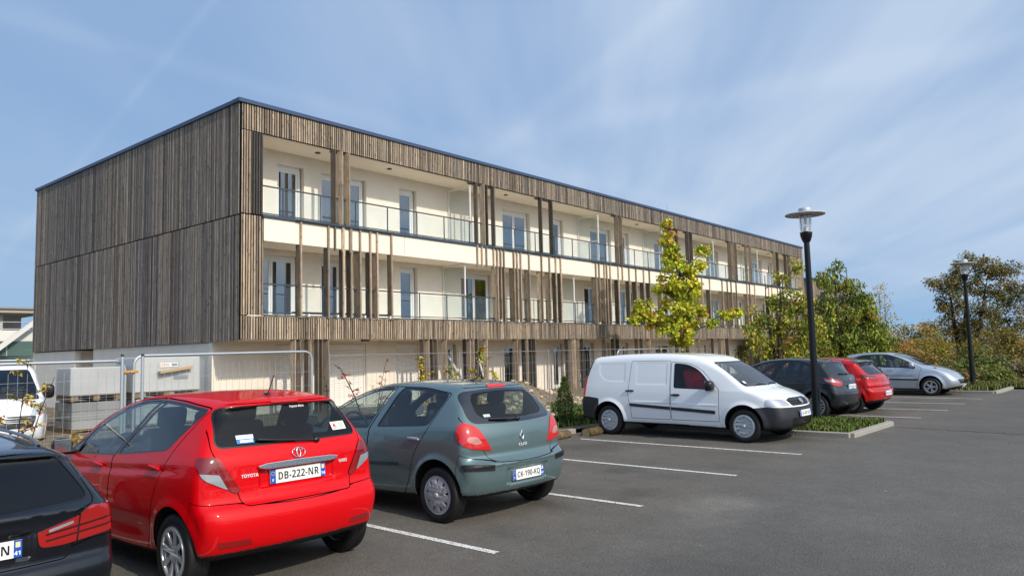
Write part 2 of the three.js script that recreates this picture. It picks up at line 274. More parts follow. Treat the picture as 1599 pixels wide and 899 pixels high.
// Cuts a triangle soup along a polygon seen from the side ('side': x,y), from an end ('end': z,y) or from above ('top': x,z).
const AX = { side: [0, 1], end: [2, 1], top: [0, 2] };
function cut(soup, view, poly, pred) {
  const [A, B] = AX[view], inside = [], outside = [], n = poly.length;
  let x0 = 1e9, x1 = -1e9, y0 = 1e9, y1 = -1e9;
  for (const p of poly) { x0 = Math.min(x0, p[0]); x1 = Math.max(x1, p[0]); y0 = Math.min(y0, p[1]); y1 = Math.max(y1, p[1]); }
  const mix = (p, q, t) => p.map((v, i) => v + (q[i] - v) * t);
  for (const t of soup) {
    const tx0 = Math.min(t[0][A], t[1][A], t[2][A]), tx1 = Math.max(t[0][A], t[1][A], t[2][A]), ty0 = Math.min(t[0][B], t[1][B], t[2][B]), ty1 = Math.max(t[0][B], t[1][B], t[2][B]);
    if (tx1 < x0 || tx0 > x1 || ty1 < y0 || ty0 > y1 || !pred(t)) { outside.push(t); continue; }
    let parts = [t];
    for (let i = 0; i < n; i++) {
      const p = poly[i], q = poly[(i + 1) % n];
      if (Math.max(p[0], q[0]) < tx0 || Math.min(p[0], q[0]) > tx1 || Math.max(p[1], q[1]) < ty0 || Math.min(p[1], q[1]) > ty1) continue;
      const nx = q[1] - p[1], ny = p[0] - q[0], c = nx * p[0] + ny * p[1], l = Math.hypot(nx, ny); if (l < 1e-7) continue;
      const next = [];
      for (const s of parts) {
        const d = s.map((v) => { const w = (nx * v[A] + ny * v[B] - c) / l; return Math.abs(w) < 2e-5 ? 0 : w; });
        if ((d[0] >= 0 && d[1] >= 0 && d[2] >= 0) || (d[0] <= 0 && d[1] <= 0 && d[2] <= 0)) { next.push(s); continue; }
        const pos = [], neg = [];
        for (let k = 0; k < 3; k++) {
          const m = (k + 1) % 3;
          if (d[k] >= 0) pos.push(s[k]); if (d[k] <= 0) neg.push(s[k]);
          if (d[k] * d[m] < 0) { const v = mix(s[k], s[m], d[k] / (d[k] - d[m])); pos.push(v); neg.push(v); }
        }
        for (const g of [pos, neg]) for (let k = 2; k < g.length; k++) next.push([g[0], g[k - 1], g[k]]);
      }
      parts = next;
    }
    for (const s of parts) (inPoly(poly, (s[0][A] + s[1][A] + s[2][A]) / 3, (s[0][B] + s[1][B] + s[2][B]) / 3) ? inside : outside).push(s);
  }
  return [inside, outside];
}
function soupGeo(soup, off = 0, flip = false) {
  const n = soup.length, p = new Float32Array(n * 9), m = new Float32Array(n * 9); let o = 0;
  for (const t of soup) for (const k of flip ? [0, 2, 1] : [0, 1, 2]) {
    const v = t[k];
    for (let c = 0; c < 3; c++) { p[o + c] = v[c] + v[3 + c] * off; m[o + c] = flip ? -v[3 + c] : v[3 + c]; }
    o += 3;
  }
  const g = new THREE.BufferGeometry(); g.setAttribute('position', new THREE.BufferAttribute(p, 3)); g.setAttribute('normal', new THREE.BufferAttribute(m, 3));
  return g;
}
// A soup lifted off the body with a rim around its open edge (lamps, mouldings).
function raisedGeo(soup, off, drop = 0.02) {
  const key = (v) => Math.round(v[0] * 5e3) + ',' + Math.round(v[1] * 5e3) + ',' + Math.round(v[2] * 5e3), edges = new Map();
  for (const t of soup) for (let k = 0; k < 3; k++) {
    const a = key(t[k]), b = key(t[(k + 1) % 3]);
    if (edges.has(b + '|' + a)) edges.delete(b + '|' + a); else edges.set(a + '|' + b, [t[k], t[(k + 1) % 3]]);
  }
  const rim = [];
  for (const [a, b] of edges.values()) {
    const up = (v) => [0, 1, 2].map((c) => v[c] + v[3 + c] * off), dn = (v) => [0, 1, 2].map((c) => v[c] + v[3 + c] * (off - drop));
    const A = up(a), B = up(b), C = dn(b), D = dn(a), e1 = [B[0] - A[0], B[1] - A[1], B[2] - A[2]], nn = [e1[1] * a[5] - e1[2] * a[4], e1[2] * a[3] - e1[0] * a[5], e1[0] * a[4] - e1[1] * a[3]], l = Math.hypot(...nn) || 1;
    const N = nn.map((v) => v / l);
    rim.push([[...A, ...N], [...D, ...N], [...C, ...N]], [[...A, ...N], [...C, ...N], [...B, ...N]]);
  }
  return mergeGeometries([soupGeo(soup, off), soupGeo(rim)]);
}
const sidePred = (t) => Math.abs(t[0][5] + t[1][5] + t[2][5]) > 0.9;
const rearPred = (mid) => (t) => t[0][0] < mid && t[0][3] + t[1][3] + t[2][3] < -0.45;
const frontPred = (mid) => (t) => t[0][0] > mid && t[0][3] + t[1][3] + t[2][3] > 0.3;
// ---------------------------------------------------------------- the apartment building (local x along the front, z towards the car park)
const LEN = 41.17, DEEP = 14.57, Y = { soffit0: 2.25, band0: 2.256, band1: 2.86, slab0: 4.80, slab1: 5.405, rail1: 5.48, soffit: 7.62, fascia1: 8.31, top: 8.41 };
const bld = thing('apartment_building', 'three-storey apartment building with vertical timber slats and long recessed balconies', 'building', [9.4016, 0, -17.3819], 0.0241);
{
  const B = (name, geo, m, extra, parent = bld) => part(name, geo, m, parent, extra), PIT = 0.074;
  // cladding boards: real battens with gaps, too narrow to pick apart singly
  const boards = (name, n0, n1, y0, y1, put, grey, pit = PIT) => { const b = new Batch(); for (let s = n0 + pit / 2; s < n1; s += pit) put(b, s + rr(-0.002, 0.002), (y0 + y1) / 2, y1 - y0 - rr(0, 0.012), woodTone(typeof grey === 'function' ? grey(s) : grey)); return B(name, b.geo(), M.wood, { kind: 'stuff' }); };
  const front = (b, s, y, h, c) => b.box(s, y, -0.014 + rr(-0.004, 0.004), 0.045, h, 0.016, c), end = (b, s, y, h, c) => b.box(0.008 + rr(-0.004, 0.004), y, -s, 0.016, h, 0.041, c);
  const eg = (s) => 0.9 + 0.5 * (skyNoise(s * 0.5, 0, 0, 3, 4) - 0.5);
  boards('end_cladding', 0.03, DEEP, Y.band0 - 0.03, 5.395, end, eg, 0.06); boards('end_cladding', 0.03, DEEP, 5.425, Y.fascia1, end, eg, 0.06);
  boards('fascia_cladding', 0.03, LEN, 7.63, Y.fascia1, front, (s) => 0.15 + 0.5 * Math.min(1, s / 14)); boards('base_band_cladding', 0.03, LEN, Y.band0, Y.band1, front, (s) => 0.05 + 0.4 * Math.min(1, s / 20));
  boards('corner_cladding', 0.03, 0.67, Y.band1 + 0.015, 5.43, front, 0.1); boards('corner_cladding', 0.03, 0.30, 5.46, 7.615, front, 0); { const b = new Batch(); for (let s = 0.34; s < 0.67; s += PIT) { const v = rr(0.9, 1.2); b.box(s, 6.54, -0.02, 0.046, 2.14, 0.03, [0.085 * v, 0.078 * v, 0.075 * v]); } B('corner_dark_boards', b.geo(), M.wood, { kind: 'stuff' }); }  // upper corner: pale boards, then a strip of darker boards
  boards('corner_cladding', LEN - 0.5, LEN, Y.band1 + 0.015, 7.615, front, 0.3);
  B('backing_board', mergeAll([box(0.02, Y.fascia1 - Y.band0, DEEP, 0.05, (Y.fascia1 + Y.band0) / 2, -DEEP / 2), box(LEN - 0.1, 0.68, 0.03, LEN / 2, 7.97, -0.055), box(LEN - 0.1, 0.58, 0.03, LEN / 2, 2.56, -0.055), box(0.58, 4.72, 0.03, 0.36, 5.24, -0.06), box(0.5, 4.72, 0.03, LEN - 0.26, 5.24, -0.06)]), M.felt);
  B('roof_coping', mergeAll([box(LEN + 0.1, 0.1, 0.34, LEN / 2, 8.365, -0.13), box(0.34, 0.1, DEEP - 0.3, 0.13, 8.365, -DEEP / 2 - 0.15), box(LEN + 0.1, 0.1, 0.34, LEN / 2, 8.365, -DEEP + 0.13), box(0.34, 0.1, DEEP - 0.66, LEN - 0.13, 8.365, -DEEP / 2)]), M.cap);
  B('roof', box(LEN - 0.2, 0.2, DEEP - 0.2, LEN / 2, 8.15, -DEEP / 2), std(0x55565a, 0.9));
  // plaster walls with real openings
  const wall = (name, s0, s1, y0, y1, z, holes, th = 0.2) => { const sh = new THREE.Shape([[s0, y0], [s1, y0], [s1, y1], [s0, y1]].map((p) => new THREE.Vector2(...p))); for (const h of holes) sh.holes.push(new THREE.Path([[h[0], h[2]], [h[0], h[3]], [h[1], h[3]], [h[1], h[2]]].map((p) => new THREE.Vector2(...p)))); return B(name, planarUV(new THREE.ExtrudeGeometry(sh, { depth: th, bevelEnabled: false }).translate(0, 0, z - th)), M.plaster); };
  const windowAt = (s0, s1, y0, y1, z, leaves) => {
    const w = s1 - s0, h = y1 - y0, cx = (s0 + s1) / 2, cy = (y0 + y1) / 2, f = 0.07, W = new THREE.Group(); W.name = leaves > 1 ? 'sliding_window' : 'glazed_door'; bld.add(W);
    const fr = [box(w, f, 0.07, cx, y1 - f / 2, z), box(w, f, 0.07, cx, y0 + f / 2, z), box(f, h - 2 * f, 0.07, s0 + f / 2, cy, z), box(f, h - 2 * f, 0.07, s1 - f / 2, cy, z), box(w, 0.14, 0.06, cx, y1 + 0.065, z - 0.01)];
    const lw = (w - 2 * f) / leaves;
    for (let k = 0; k < leaves; k++) {
      const x0 = s0 + f + k * lw, zz = z - 0.012 + k * 0.02, e = 0.055, sash = [box(e, h - 2 * f, 0.04, x0 + e / 2, cy, zz), box(e, h - 2 * f, 0.04, x0 + lw - e / 2, cy, zz), box(lw - 2 * e, e, 0.04, x0 + lw / 2, y0 + f + e / 2, zz), box(lw - 2 * e, e, 0.04, x0 + lw / 2, y1 - f - e / 2, zz)];
      fr.push(...sash); const g = part('pane', box(lw - 2 * e, h - 2 * f - 2 * e, 0.006, x0 + lw / 2, cy, zz), M.pane, W);
    }
    part('frame', mergeAll(fr), M.pvc, W);
  };
  const TOPW = [[1.86, 2.66, 1], [3.32, 4.95, 2], [6.39, 7.08, 1], [11.58, 13.15, 2], [14.75, 15.42, 1], [17.5, 19.1, 2], [20.1, 20.7, 1], [23.16, 24.74, 2], [26.6, 27.3, 1], [29.0, 30.5, 2], [32.3, 33.0, 1], [35.3, 36.9, 2], [38.0, 38.7, 1]];
  const MIDW = [[0.95, 2.5, 2], [3.31, 4.1, 1], [6.4, 7.08, 1], [9.24, 10.8, 2], [12.2, 12.9, 1], [16.9, 17.8, 1], [19.8, 21.2, 2], [24.0, 24.7, 1], [29.2, 30.6, 2], [33.2, 33.9, 1], [36.8, 38.2, 2]];
  const GW = [[8.70, 9.05, 1], [10.2, 10.75, 1], [11.7, 12.5, 1], [14.8, 15.4, 1], [16.4, 17.7, 2], [18.58, 19.0, 1], [20.1, 20.6, 1], [23.2, 24.8, 2], [28.6, 29.6, 2], [33.0, 34.0, 2]], SH = [[1.94, 2.75], [3.72, 5.1], [6.3, 7.3]];
  const holesOf = (list, y0, y1, pad = 0.06) => list.map(([a, b]) => [a - 0.02, b + pad, y0, y1]);
  wall('back_wall', 0.1, LEN - 0.3, 5.44, 7.62, -1.2, holesOf(TOPW, 5.46, 7.27)); wall('back_wall', 0.1, LEN - 0.3, 2.84, 4.80, -1.2, holesOf(MIDW, 2.86, 4.67));
  wall('ground_wall', 0.04, LEN - 0.3, 0.0, 2.25, -1.37, [...holesOf(GW, 0.28, 2.12), ...SH.map(([a, b]) => [a, b, 0.28, 2.16])]);
  for (const [a, b, n] of TOPW) windowAt(a, b, 5.47, 7.2, -1.36, n); for (const [a, b, n] of MIDW) windowAt(a, b, 2.87, 4.6, -1.36, n); for (const [a, b, n] of GW) windowAt(a, b, 0.3, 2.06, -1.52, n);
  for (const [a, b] of SH) { const W = new THREE.Group(); W.name = 'roller_shutter'; bld.add(W); const sl = []; for (let y = 0.3; y < 2.0; y += 0.052) sl.push(new THREE.CylinderGeometry(0.03, 0.03, b - a - 0.1, 8).rotateZ(Math.PI / 2).scale(1, 0.87, 0.4).translate((a + b) / 2, y + 0.026, -1.47)); part('shutter_slats', mergeAll(sl), M.shutter, W, { kind: 'stuff' }); part('shutter_box', box(b - a - 0.02, 0.16, 0.08, (a + b) / 2, 2.07, -1.46), M.shutter, W); part('guide_rail', mergeAll([box(0.05, 1.72, 0.05, a + 0.03, 1.14, -1.46), box(0.05, 1.72, 0.05, b - 0.03, 1.14, -1.46)]), M.pvc, W); }
  // the blank end wall under the overhang, its recess, the other sides and the inside
  B('end_wall', planarUV(mergeAll([box(0.2, 2.22, 7.5, 0.17, 1.11, -1.37 - 3.95), box(0.2, 2.2, 3.75, 0.17, 1.1, -10.62 - 1.87), box(0.15, 2.2, 1.9, 0.75, 1.1, -9.85), box(0.5, 2.2, 0.15, 0.52, 1.1, -10.83), box(0.5, 2.2, 0.15, 0.52, 1.1, -8.85)])), M.plaster);
  B('outer_wall', planarUV(mergeAll([box(LEN - 0.1, 8.2, 0.2, LEN / 2, 4.1, -DEEP + 0.1), box(0.2, 8.2, DEEP - 0.4, LEN - 0.1, 4.15, -DEEP / 2 - 0.1), box(0.25, 5.9, DEEP - 0.3, 0.2, 5.3, -DEEP / 2)])), M.plaster);
  B('floor_slab', mergeAll([box(LEN - 0.5, 0.595, DEEP - 0.4, LEN / 2, (Y.slab0 + Y.slab1) / 2 + 0.001, -DEEP / 2 + 0.13), box(LEN - 0.5, 0.59, DEEP - 0.5, LEN / 2, 2.546, -DEEP / 2 + 0.14), box(LEN - 0.6, 0.1, DEEP - 0.5, LEN / 2, 0.2, -DEEP / 2 - 0.7)]), M.soffit);
  B('soffit', box(LEN - 0.4, 0.1, DEEP - 0.4, LEN / 2, 7.67, -DEEP / 2 + 0.1), M.soffit);
  B('inner_wall', mergeAll([box(LEN - 0.8, 2.1, 0.1, LEN / 2, 6.5, -4.4), box(LEN - 0.8, 1.9, 0.1, LEN / 2, 3.83, -4.4), box(LEN - 0.8, 1.95, 0.1, LEN / 2, 1.26, -4.4), ...[3.0, 5.6, 9.0, 13.9, 16.4, 19.6, 22, 25.5, 28, 31.5, 34.6, 37.6].flatMap((s) => [box(0.1, 2.1, 2.9, s, 6.52, -2.88), box(0.1, 1.9, 2.9, s, 3.84, -2.88), box(0.1, 1.95, 2.8, s, 1.27, -2.98)])]), M.inner);
  // balcony edges
  const cuts = [0.68, 5.5, 13.98, 22.46, 30.94, LEN - 0.5];
  for (let i = 0; i + 1 < cuts.length; i++) B('balcony_panel', box(cuts[i + 1] - cuts[i] - 0.014, 0.6, 0.025, (cuts[i] + cuts[i + 1]) / 2, 5.1, 0.0), M.panel);
  B('balcony_edge_rail', box(LEN - 1.1, 0.072, 0.16, 0.68 + (LEN - 1.2) / 2, 5.444, -0.02), M.rail); B('balcony_edge_rail', box(LEN - 1.2, 0.03, 0.12, 0.68 + (LEN - 1.2) / 2, 2.88, -0.03), M.rail);
  const railing = (y0, y1, first) => {
    B('top_rail', box(LEN - 1.2, 0.036, 0.045, 0.68 + (LEN - 1.2) / 2, y1, -0.06), M.rail); B('bottom_rail', box(LEN - 1.2, 0.03, 0.03, 0.68 + (LEN - 1.2) / 2, y0 + 0.05, -0.06), M.rail);
    let prev = 0.7;
    for (let s = first; s < LEN - 0.5; s += 1.2) { B('railing_post', box(0.024, y1 - y0, 0.03, s, (y0 + y1) / 2 - 0.01, -0.062), M.rail); B('glass_panel', box(s - prev - 0.05, y1 - y0 - 0.13, 0.008, (s + prev) / 2, (y0 + y1) / 2 + 0.01, -0.06), M.balconyGlass); prev = s; }
  };
  railing(5.48, 6.25, 1.29); railing(2.9, 3.69, 1.36);
  // partition screens between flats
  for (const [s, y0, y1] of [[8.62, 5.48, 7.5], [16.5, 5.48, 7.5], [22.0, 5.48, 7.5], [27.6, 5.48, 7.5], [33.6, 5.48, 7.5], [8.3, 2.9, 4.78], [14.6, 2.9, 4.78], [22.4, 2.9, 4.78], [28.2, 2.9, 4.78], [34.5, 2.9, 4.78]]) {
    const P = new THREE.Group(); P.name = 'partition_screen'; bld.add(P); const cy = (y0 + y1) / 2;
    part('screen_frame', mergeAll([box(0.04, y1 - y0, 0.04, s, cy, -0.13), box(0.04, y1 - y0, 0.04, s, cy, -1.15), box(0.04, 0.04, 0.98, s, y1 - 0.02, -0.64), box(0.03, 0.03, 0.98, s, cy - 0.1, -0.64), box(0.03, 0.03, 0.98, s, y0 + 0.1, -0.64)]), M.pvc, P);
    part('screen_sheet', box(0.008, y1 - y0 - 0.2, 0.96, s, cy + 0.03, -0.64), M.frosted, P);
  }
  for (const s of [2.74, 5.41, 11.03, 20.46, 25.5, 32, 36.5]) B('ceiling_spot', new THREE.CylinderGeometry(0.07, 0.08, 0.03, 20).translate(s, 7.612, -0.56), M.black);
  for (const s of [11.5, 19.4, 31.0]) B('ceiling_spot', new THREE.CylinderGeometry(0.06, 0.07, 0.03, 16).translate(s, 4.79, -0.6), M.black);
  // upright slats: each its own plank, edge on with side shade put into a darker colour (d), or turned to the light (l)
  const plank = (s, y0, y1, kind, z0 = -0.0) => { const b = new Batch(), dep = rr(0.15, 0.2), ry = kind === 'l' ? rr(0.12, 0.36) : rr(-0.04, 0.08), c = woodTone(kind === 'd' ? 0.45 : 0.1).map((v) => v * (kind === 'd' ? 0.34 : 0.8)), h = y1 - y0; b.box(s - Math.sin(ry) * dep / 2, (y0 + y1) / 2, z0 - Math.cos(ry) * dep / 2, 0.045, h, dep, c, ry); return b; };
  const slat = (b) => B('slat', b.geo(), M.wood);
  const list = (str) => str.split(' ').map((t) => [parseFloat(t), t.slice(-1)]);
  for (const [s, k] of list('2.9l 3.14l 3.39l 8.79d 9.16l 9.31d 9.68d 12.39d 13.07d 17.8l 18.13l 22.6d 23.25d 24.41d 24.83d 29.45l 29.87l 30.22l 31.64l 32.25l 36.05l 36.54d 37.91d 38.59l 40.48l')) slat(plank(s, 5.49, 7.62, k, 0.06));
  for (const [a, b] of [[2.84, 3.42], [8.5, 9.72], [12.2, 13.1], [17.55, 18.18], [22.4, 23.3], [24.2, 24.88], [29.2, 30.26], [31.4, 32.3], [35.8, 36.6], [37.7, 38.65]]) { for (const y of [5.54, 7.58]) B('slat_carrier', box(b - a, 0.04, 0.05, (a + b) / 2, y, -0.12), M.black); }
  for (const s of [2.9, 3.16, 3.42, 8.77, 9.0, 9.23, 9.6, 18.05]) { const b = new Batch(); b.box(s - 0.02, 5.08, 0.05, 0.048, 0.72, 0.05, woodTone(0.1)); slat(b); }
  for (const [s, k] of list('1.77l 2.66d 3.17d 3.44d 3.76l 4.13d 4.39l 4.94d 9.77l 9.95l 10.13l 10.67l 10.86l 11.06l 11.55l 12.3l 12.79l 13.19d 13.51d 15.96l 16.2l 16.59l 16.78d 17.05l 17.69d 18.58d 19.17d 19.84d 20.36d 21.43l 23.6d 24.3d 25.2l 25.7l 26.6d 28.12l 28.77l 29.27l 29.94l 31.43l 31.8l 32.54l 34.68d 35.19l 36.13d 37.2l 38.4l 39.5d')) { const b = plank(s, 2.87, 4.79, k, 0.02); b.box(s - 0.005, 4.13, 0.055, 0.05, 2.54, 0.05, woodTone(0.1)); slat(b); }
  for (const [a, b] of [[1.6, 5.0], [9.5, 13.6], [15.7, 21.5], [23.4, 26.8], [27.9, 32.6], [34.5, 39.6]]) { B('slat_carrier', box(b - a, 0.04, 0.04, (a + b) / 2, 2.98, -0.11), M.black); B('slat_carrier', box(b - a, 0.03, 0.03, (a + b) / 2, 5.42, 0.066), M.black); for (let s = a + 0.4; s < b; s += 0.95) B('slat_bracket', box(0.05, 0.07, 0.1, s, 2.9, 0.04), M.pvc); }
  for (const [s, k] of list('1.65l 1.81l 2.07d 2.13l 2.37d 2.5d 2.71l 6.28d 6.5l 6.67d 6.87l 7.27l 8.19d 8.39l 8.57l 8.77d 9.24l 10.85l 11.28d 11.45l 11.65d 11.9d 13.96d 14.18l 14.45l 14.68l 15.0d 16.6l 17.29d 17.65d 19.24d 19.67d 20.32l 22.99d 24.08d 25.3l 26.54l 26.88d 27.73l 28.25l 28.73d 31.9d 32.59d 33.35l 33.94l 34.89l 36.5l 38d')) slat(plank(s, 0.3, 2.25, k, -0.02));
  B('overhang_fitting', mergeAll([box(0.22, 0.05, 0.12, 4.0, 2.225, -0.05), new THREE.TorusGeometry(0.06, 0.008, 6, 16, 4).translate(4.55, 2.2, -0.02)]), M.black);
  B('roof_aerial', tube([26.2, 8.2, -2], [26.2, 9.55, -2], 0.02), M.galv);
  B('plinth', planarUV(box(LEN - 0.4, 0.3, 0.16, LEN / 2, 0.12, -1.3)), M.concrete);
}
// ---------------------------------------------------------------- ground
function sheet(x0, x1, z0, z1, step, hfn, cfn, uvk) {
  const nx = Math.max(1, Math.round((x1 - x0) / step)), nz = Math.max(1, Math.round((z1 - z0) / step)), g = new THREE.PlaneGeometry(x1 - x0, z1 - z0, nx, nz).rotateX(-Math.PI / 2).translate((x0 + x1) / 2, 0, (z0 + z1) / 2), p = g.attributes.position, c = new Float32Array(p.count * 3), u = g.attributes.uv;
  for (let i = 0; i < p.count; i++) { const x = p.getX(i), z = p.getZ(i); p.setY(i, hfn ? hfn(x, z) : 0); c.set(cfn ? cfn(x, z) : [1, 1, 1], i * 3); u.setXY(i, x * uvk, z * uvk); }
  g.setAttribute('color', new THREE.BufferAttribute(c, 3)); g.computeVertexNormals(); return g;
}
const N2 = (x, z, s, k = 3, o = 3) => skyNoise(x * s, z * s, k * 3.7, o, k);
struct('ground', sheet(-700, 900, -900, 300, 20, () => -0.25, (x, z) => { const v = 0.8 + 0.4 * N2(x, z, 0.02); return [0.09 * v, 0.10 * v, 0.045 * v]; }, 0.2), new THREE.MeshStandardMaterial({ vertexColors: true, roughness: 1 }));
const LINES = [[0.0, -4.66], [2.47, -4.66], [4.946, -4.62], [7.37, -4.63], [9.84, -4.65], [12.3, -4.67], [19.65, -4.6], [22.08, -4.53], [24.55, -4.6], [26.9, -4.55]];
struct('asphalt', sheet(-24, 32.6, -9.86, 40, 0.22, null, (x, z) => {
  const edge = sstep(-4.6, -3.6, z + 0.9 * (N2(x, z, 0.9) - 0.5)), n = N2(x, z, 0.35, 5, 4), f = N2(x, z, 2.2, 7, 3); let r = 0.208, g = 0.186, b = 0.156;
  r += (0.182 - r) * edge; g += (0.170 - g) * edge; b += (0.151 - b) * edge;
  let v = 0.86 + 0.42 * (n - 0.5) + 0.26 * (f - 0.5); const tk = Math.abs(((x - 4.95) / 2.47 % 1 + 1) % 1 - 0.5); v *= 1 - 0.10 * Math.exp(-(((tk - 0.3) / 0.06) ** 2)) * sstep(-3.2, -5, z) * N2(x, z, 0.8, 21, 3) * 2;
  const dust = Math.max(0, N2(x, z, 1.1, 9, 4) - 0.5) * 1.6 * (Math.exp(-(((x - 7.2) / 1.6) ** 2) - ((z + 4.1) / 0.55) ** 2) + 0.6 * Math.exp(-(((x - 10.5) / 2.5) ** 2) - ((z + 3.9) / 0.45) ** 2));
  const oil = Math.max(0, N2(x, z, 1.6, 13, 4) - 0.52) * 1.3 * (z < -5 ? 1 : 0.25); v *= 1 - oil;
  return [r * v + 0.22 * dust, g * v + 0.205 * dust, b * v + 0.175 * dust];
}, 0.4), (() => { const m = new THREE.MeshStandardMaterial({ vertexColors: true, map: asphaltTex.map, bumpMap: asphaltTex.bump, bumpScale: 0.006, roughness: 0.92 }); return m; })());
{
  const n = 256, a = noiseField(n, 60, 77, 3), wear = dataTex(n, (x, y, i) => { const q = sstep(0.52, 0.66, a[i]), v = (0.92 - 0.12 * (a[i] - 0.5)) * (1 - q) + 0.5 * q; return [v, v, v * 0.985]; }), m = new THREE.MeshStandardMaterial({ map: wear, roughness: 0.8, color: 0xf2f0ec });
  for (const [x, z1] of LINES) { const g = sheet(x - 0.042, x + 0.042, -9.1, z1, 0.3, () => 0.004, null, 1.7); const p = g.attributes.position; for (let i = 0; i < p.count; i++) p.setX(i, p.getX(i) + 0.006 * (skyNoise(p.getZ(i) * 5, p.getX(i) > x ? 3 : 9, 1, 2, 2) - 0.5)); struct('parking_line', g, m); }
  const j = []; for (let i = 0; i < 40; i++) { const z = -4.55 + i * 0.5, w = 0.016 + 0.008 * rnd(), x = 17.25 + (z + 4.57) * -0.17; j.push(box(w, 0.002, 0.52, x, 0.003, z + 0.25).rotateY(0)); }
  struct('asphalt_joint', mergeAll(j), std(0x1b1b1b, 0.95));
}
const siteH = (x, z) => { const t = sstep(-9.9, -16.5, z); const bank = 0.06 + 0.2 * t + 0.08 * (N2(x, z, 0.9) - 0.5) * sstep(-10.1, -10.8, z); const mound = 0.76 * Math.exp(-(((x - 14.8) / 1.5) ** 2) - ((z + 13.2) / 1.0) ** 2) + 0.34 * Math.exp(-(((x - 17.0) / 1.4) ** 2) - ((z + 13.6) / 1.2) ** 2) + 0.25 * Math.exp(-(((x - 11) / 2) ** 2) - ((z + 13.5) / 1) ** 2); return bank + mound * (0.8 + 0.5 * N2(x, z, 2.4, 4, 3)); };
const grassy = (x, z) => sstep(0.42, 0.56, N2(x, z, 0.5, 11, 3) + 0.35 * sstep(-11.9, -11.0, z) * sstep(-10.0, -10.7, z) - 0.10);
struct('site_soil', sheet(-24, 60, -34, -9.98, 0.3, siteH, (x, z) => { const g = grassy(x, z) * sstep(-12.3, -11.4, z), v = 0.75 + 0.6 * (N2(x, z, 1.7, 6, 4) - 0.4); return [(0.62 * (1 - g) + 0.12 * g) * v, (0.50 * (1 - g) + 0.17 * g) * v, (0.36 * (1 - g) + 0.04 * g) * v]; }, 0.6), new THREE.MeshStandardMaterial({ vertexColors: true, map: soilTex.map, bumpMap: soilTex.bump, bumpScale: 0.05, roughness: 1 }));
// kerbs: separate stones
const kerbStone = (a, b, h, w, parent, m = M.concrete) => { const dx = b[0] - a[0], dz = b[1] - a[1], l = Math.hypot(dx, dz); const g = planarUV(new RoundedBoxGeometry(l - 0.008, h + 0.1, w, 2, 0.015), 0.7).rotateY(-Math.atan2(dz, dx)).translate((a[0] + b[0]) / 2, (h - 0.1) / 2, (a[1] + b[1]) / 2); return part('kerb_stone', g, m, parent); };
function kerb(name, pts, h, w) { const k = new THREE.Group(); k.name = numbered(name); k.userData.kind = 'structure'; scene.add(k); for (let i = 0; i + 1 < pts.length; i++) { const [a, b] = [pts[i], pts[i + 1]], l = Math.hypot(b[0] - a[0], b[1] - a[1]), n = Math.max(1, Math.round(l / 1.0)); for (let j = 0; j < n; j++) { const L = (t) => [a[0] + (b[0] - a[0]) * t, a[1] + (b[1] - a[1]) * t]; kerbStone(L(j / n), L((j + 1) / n), h, w, k); } } return k; }
kerb('kerb', [[-6, -9.88], [13.1, -9.88]], 0.1, 0.14);
kerb('kerb', [[14.97, -9.9], [14.97, -4.74], [17.62, -4.74], [17.7, -4.95], [17.7, -9.9]], 0.09, 0.15);
kerb('kerb', [[29.75, -9.8], [29.75, -4.7], [30.3, -4.62], [32.9, -4.62]], 0.09, 0.15);
struct('island_soil', sheet(15.04, 17.63, -9.8, -4.82, 0.25, (x, z) => 0.05 + 0.03 * N2(x, z, 1.5), (x, z) => { const v = 0.6 + 0.8 * N2(x, z, 2, 4, 3); return [0.10 * v, 0.105 * v, 0.04 * v]; }, 1), new THREE.MeshStandardMaterial({ vertexColors: true, roughness: 1 }));
struct('verge_soil', sheet(29.83, 120, -60, -4.7, 1.5, (x, z) => 0.05 + 0.04 * N2(x, z, 1.5), (x, z) => { const v = 0.6 + 0.8 * N2(x, z, 0.6, 4, 3); return [0.12 * v, 0.12 * v, 0.045 * v]; }, 1), new THREE.MeshStandardMaterial({ vertexColors: true, roughness: 1 }));
struct('verge_soil', sheet(32.75, 120, -4.7, 60, 1.5, (x, z) => 0.04 + 0.04 * N2(x, z, 1.5), (x, z) => { const v = 0.6 + 0.8 * N2(x, z, 0.6, 4, 3); return [0.12 * v, 0.12 * v, 0.045 * v]; }, 1), new THREE.MeshStandardMaterial({ vertexColors: true, roughness: 1 }));
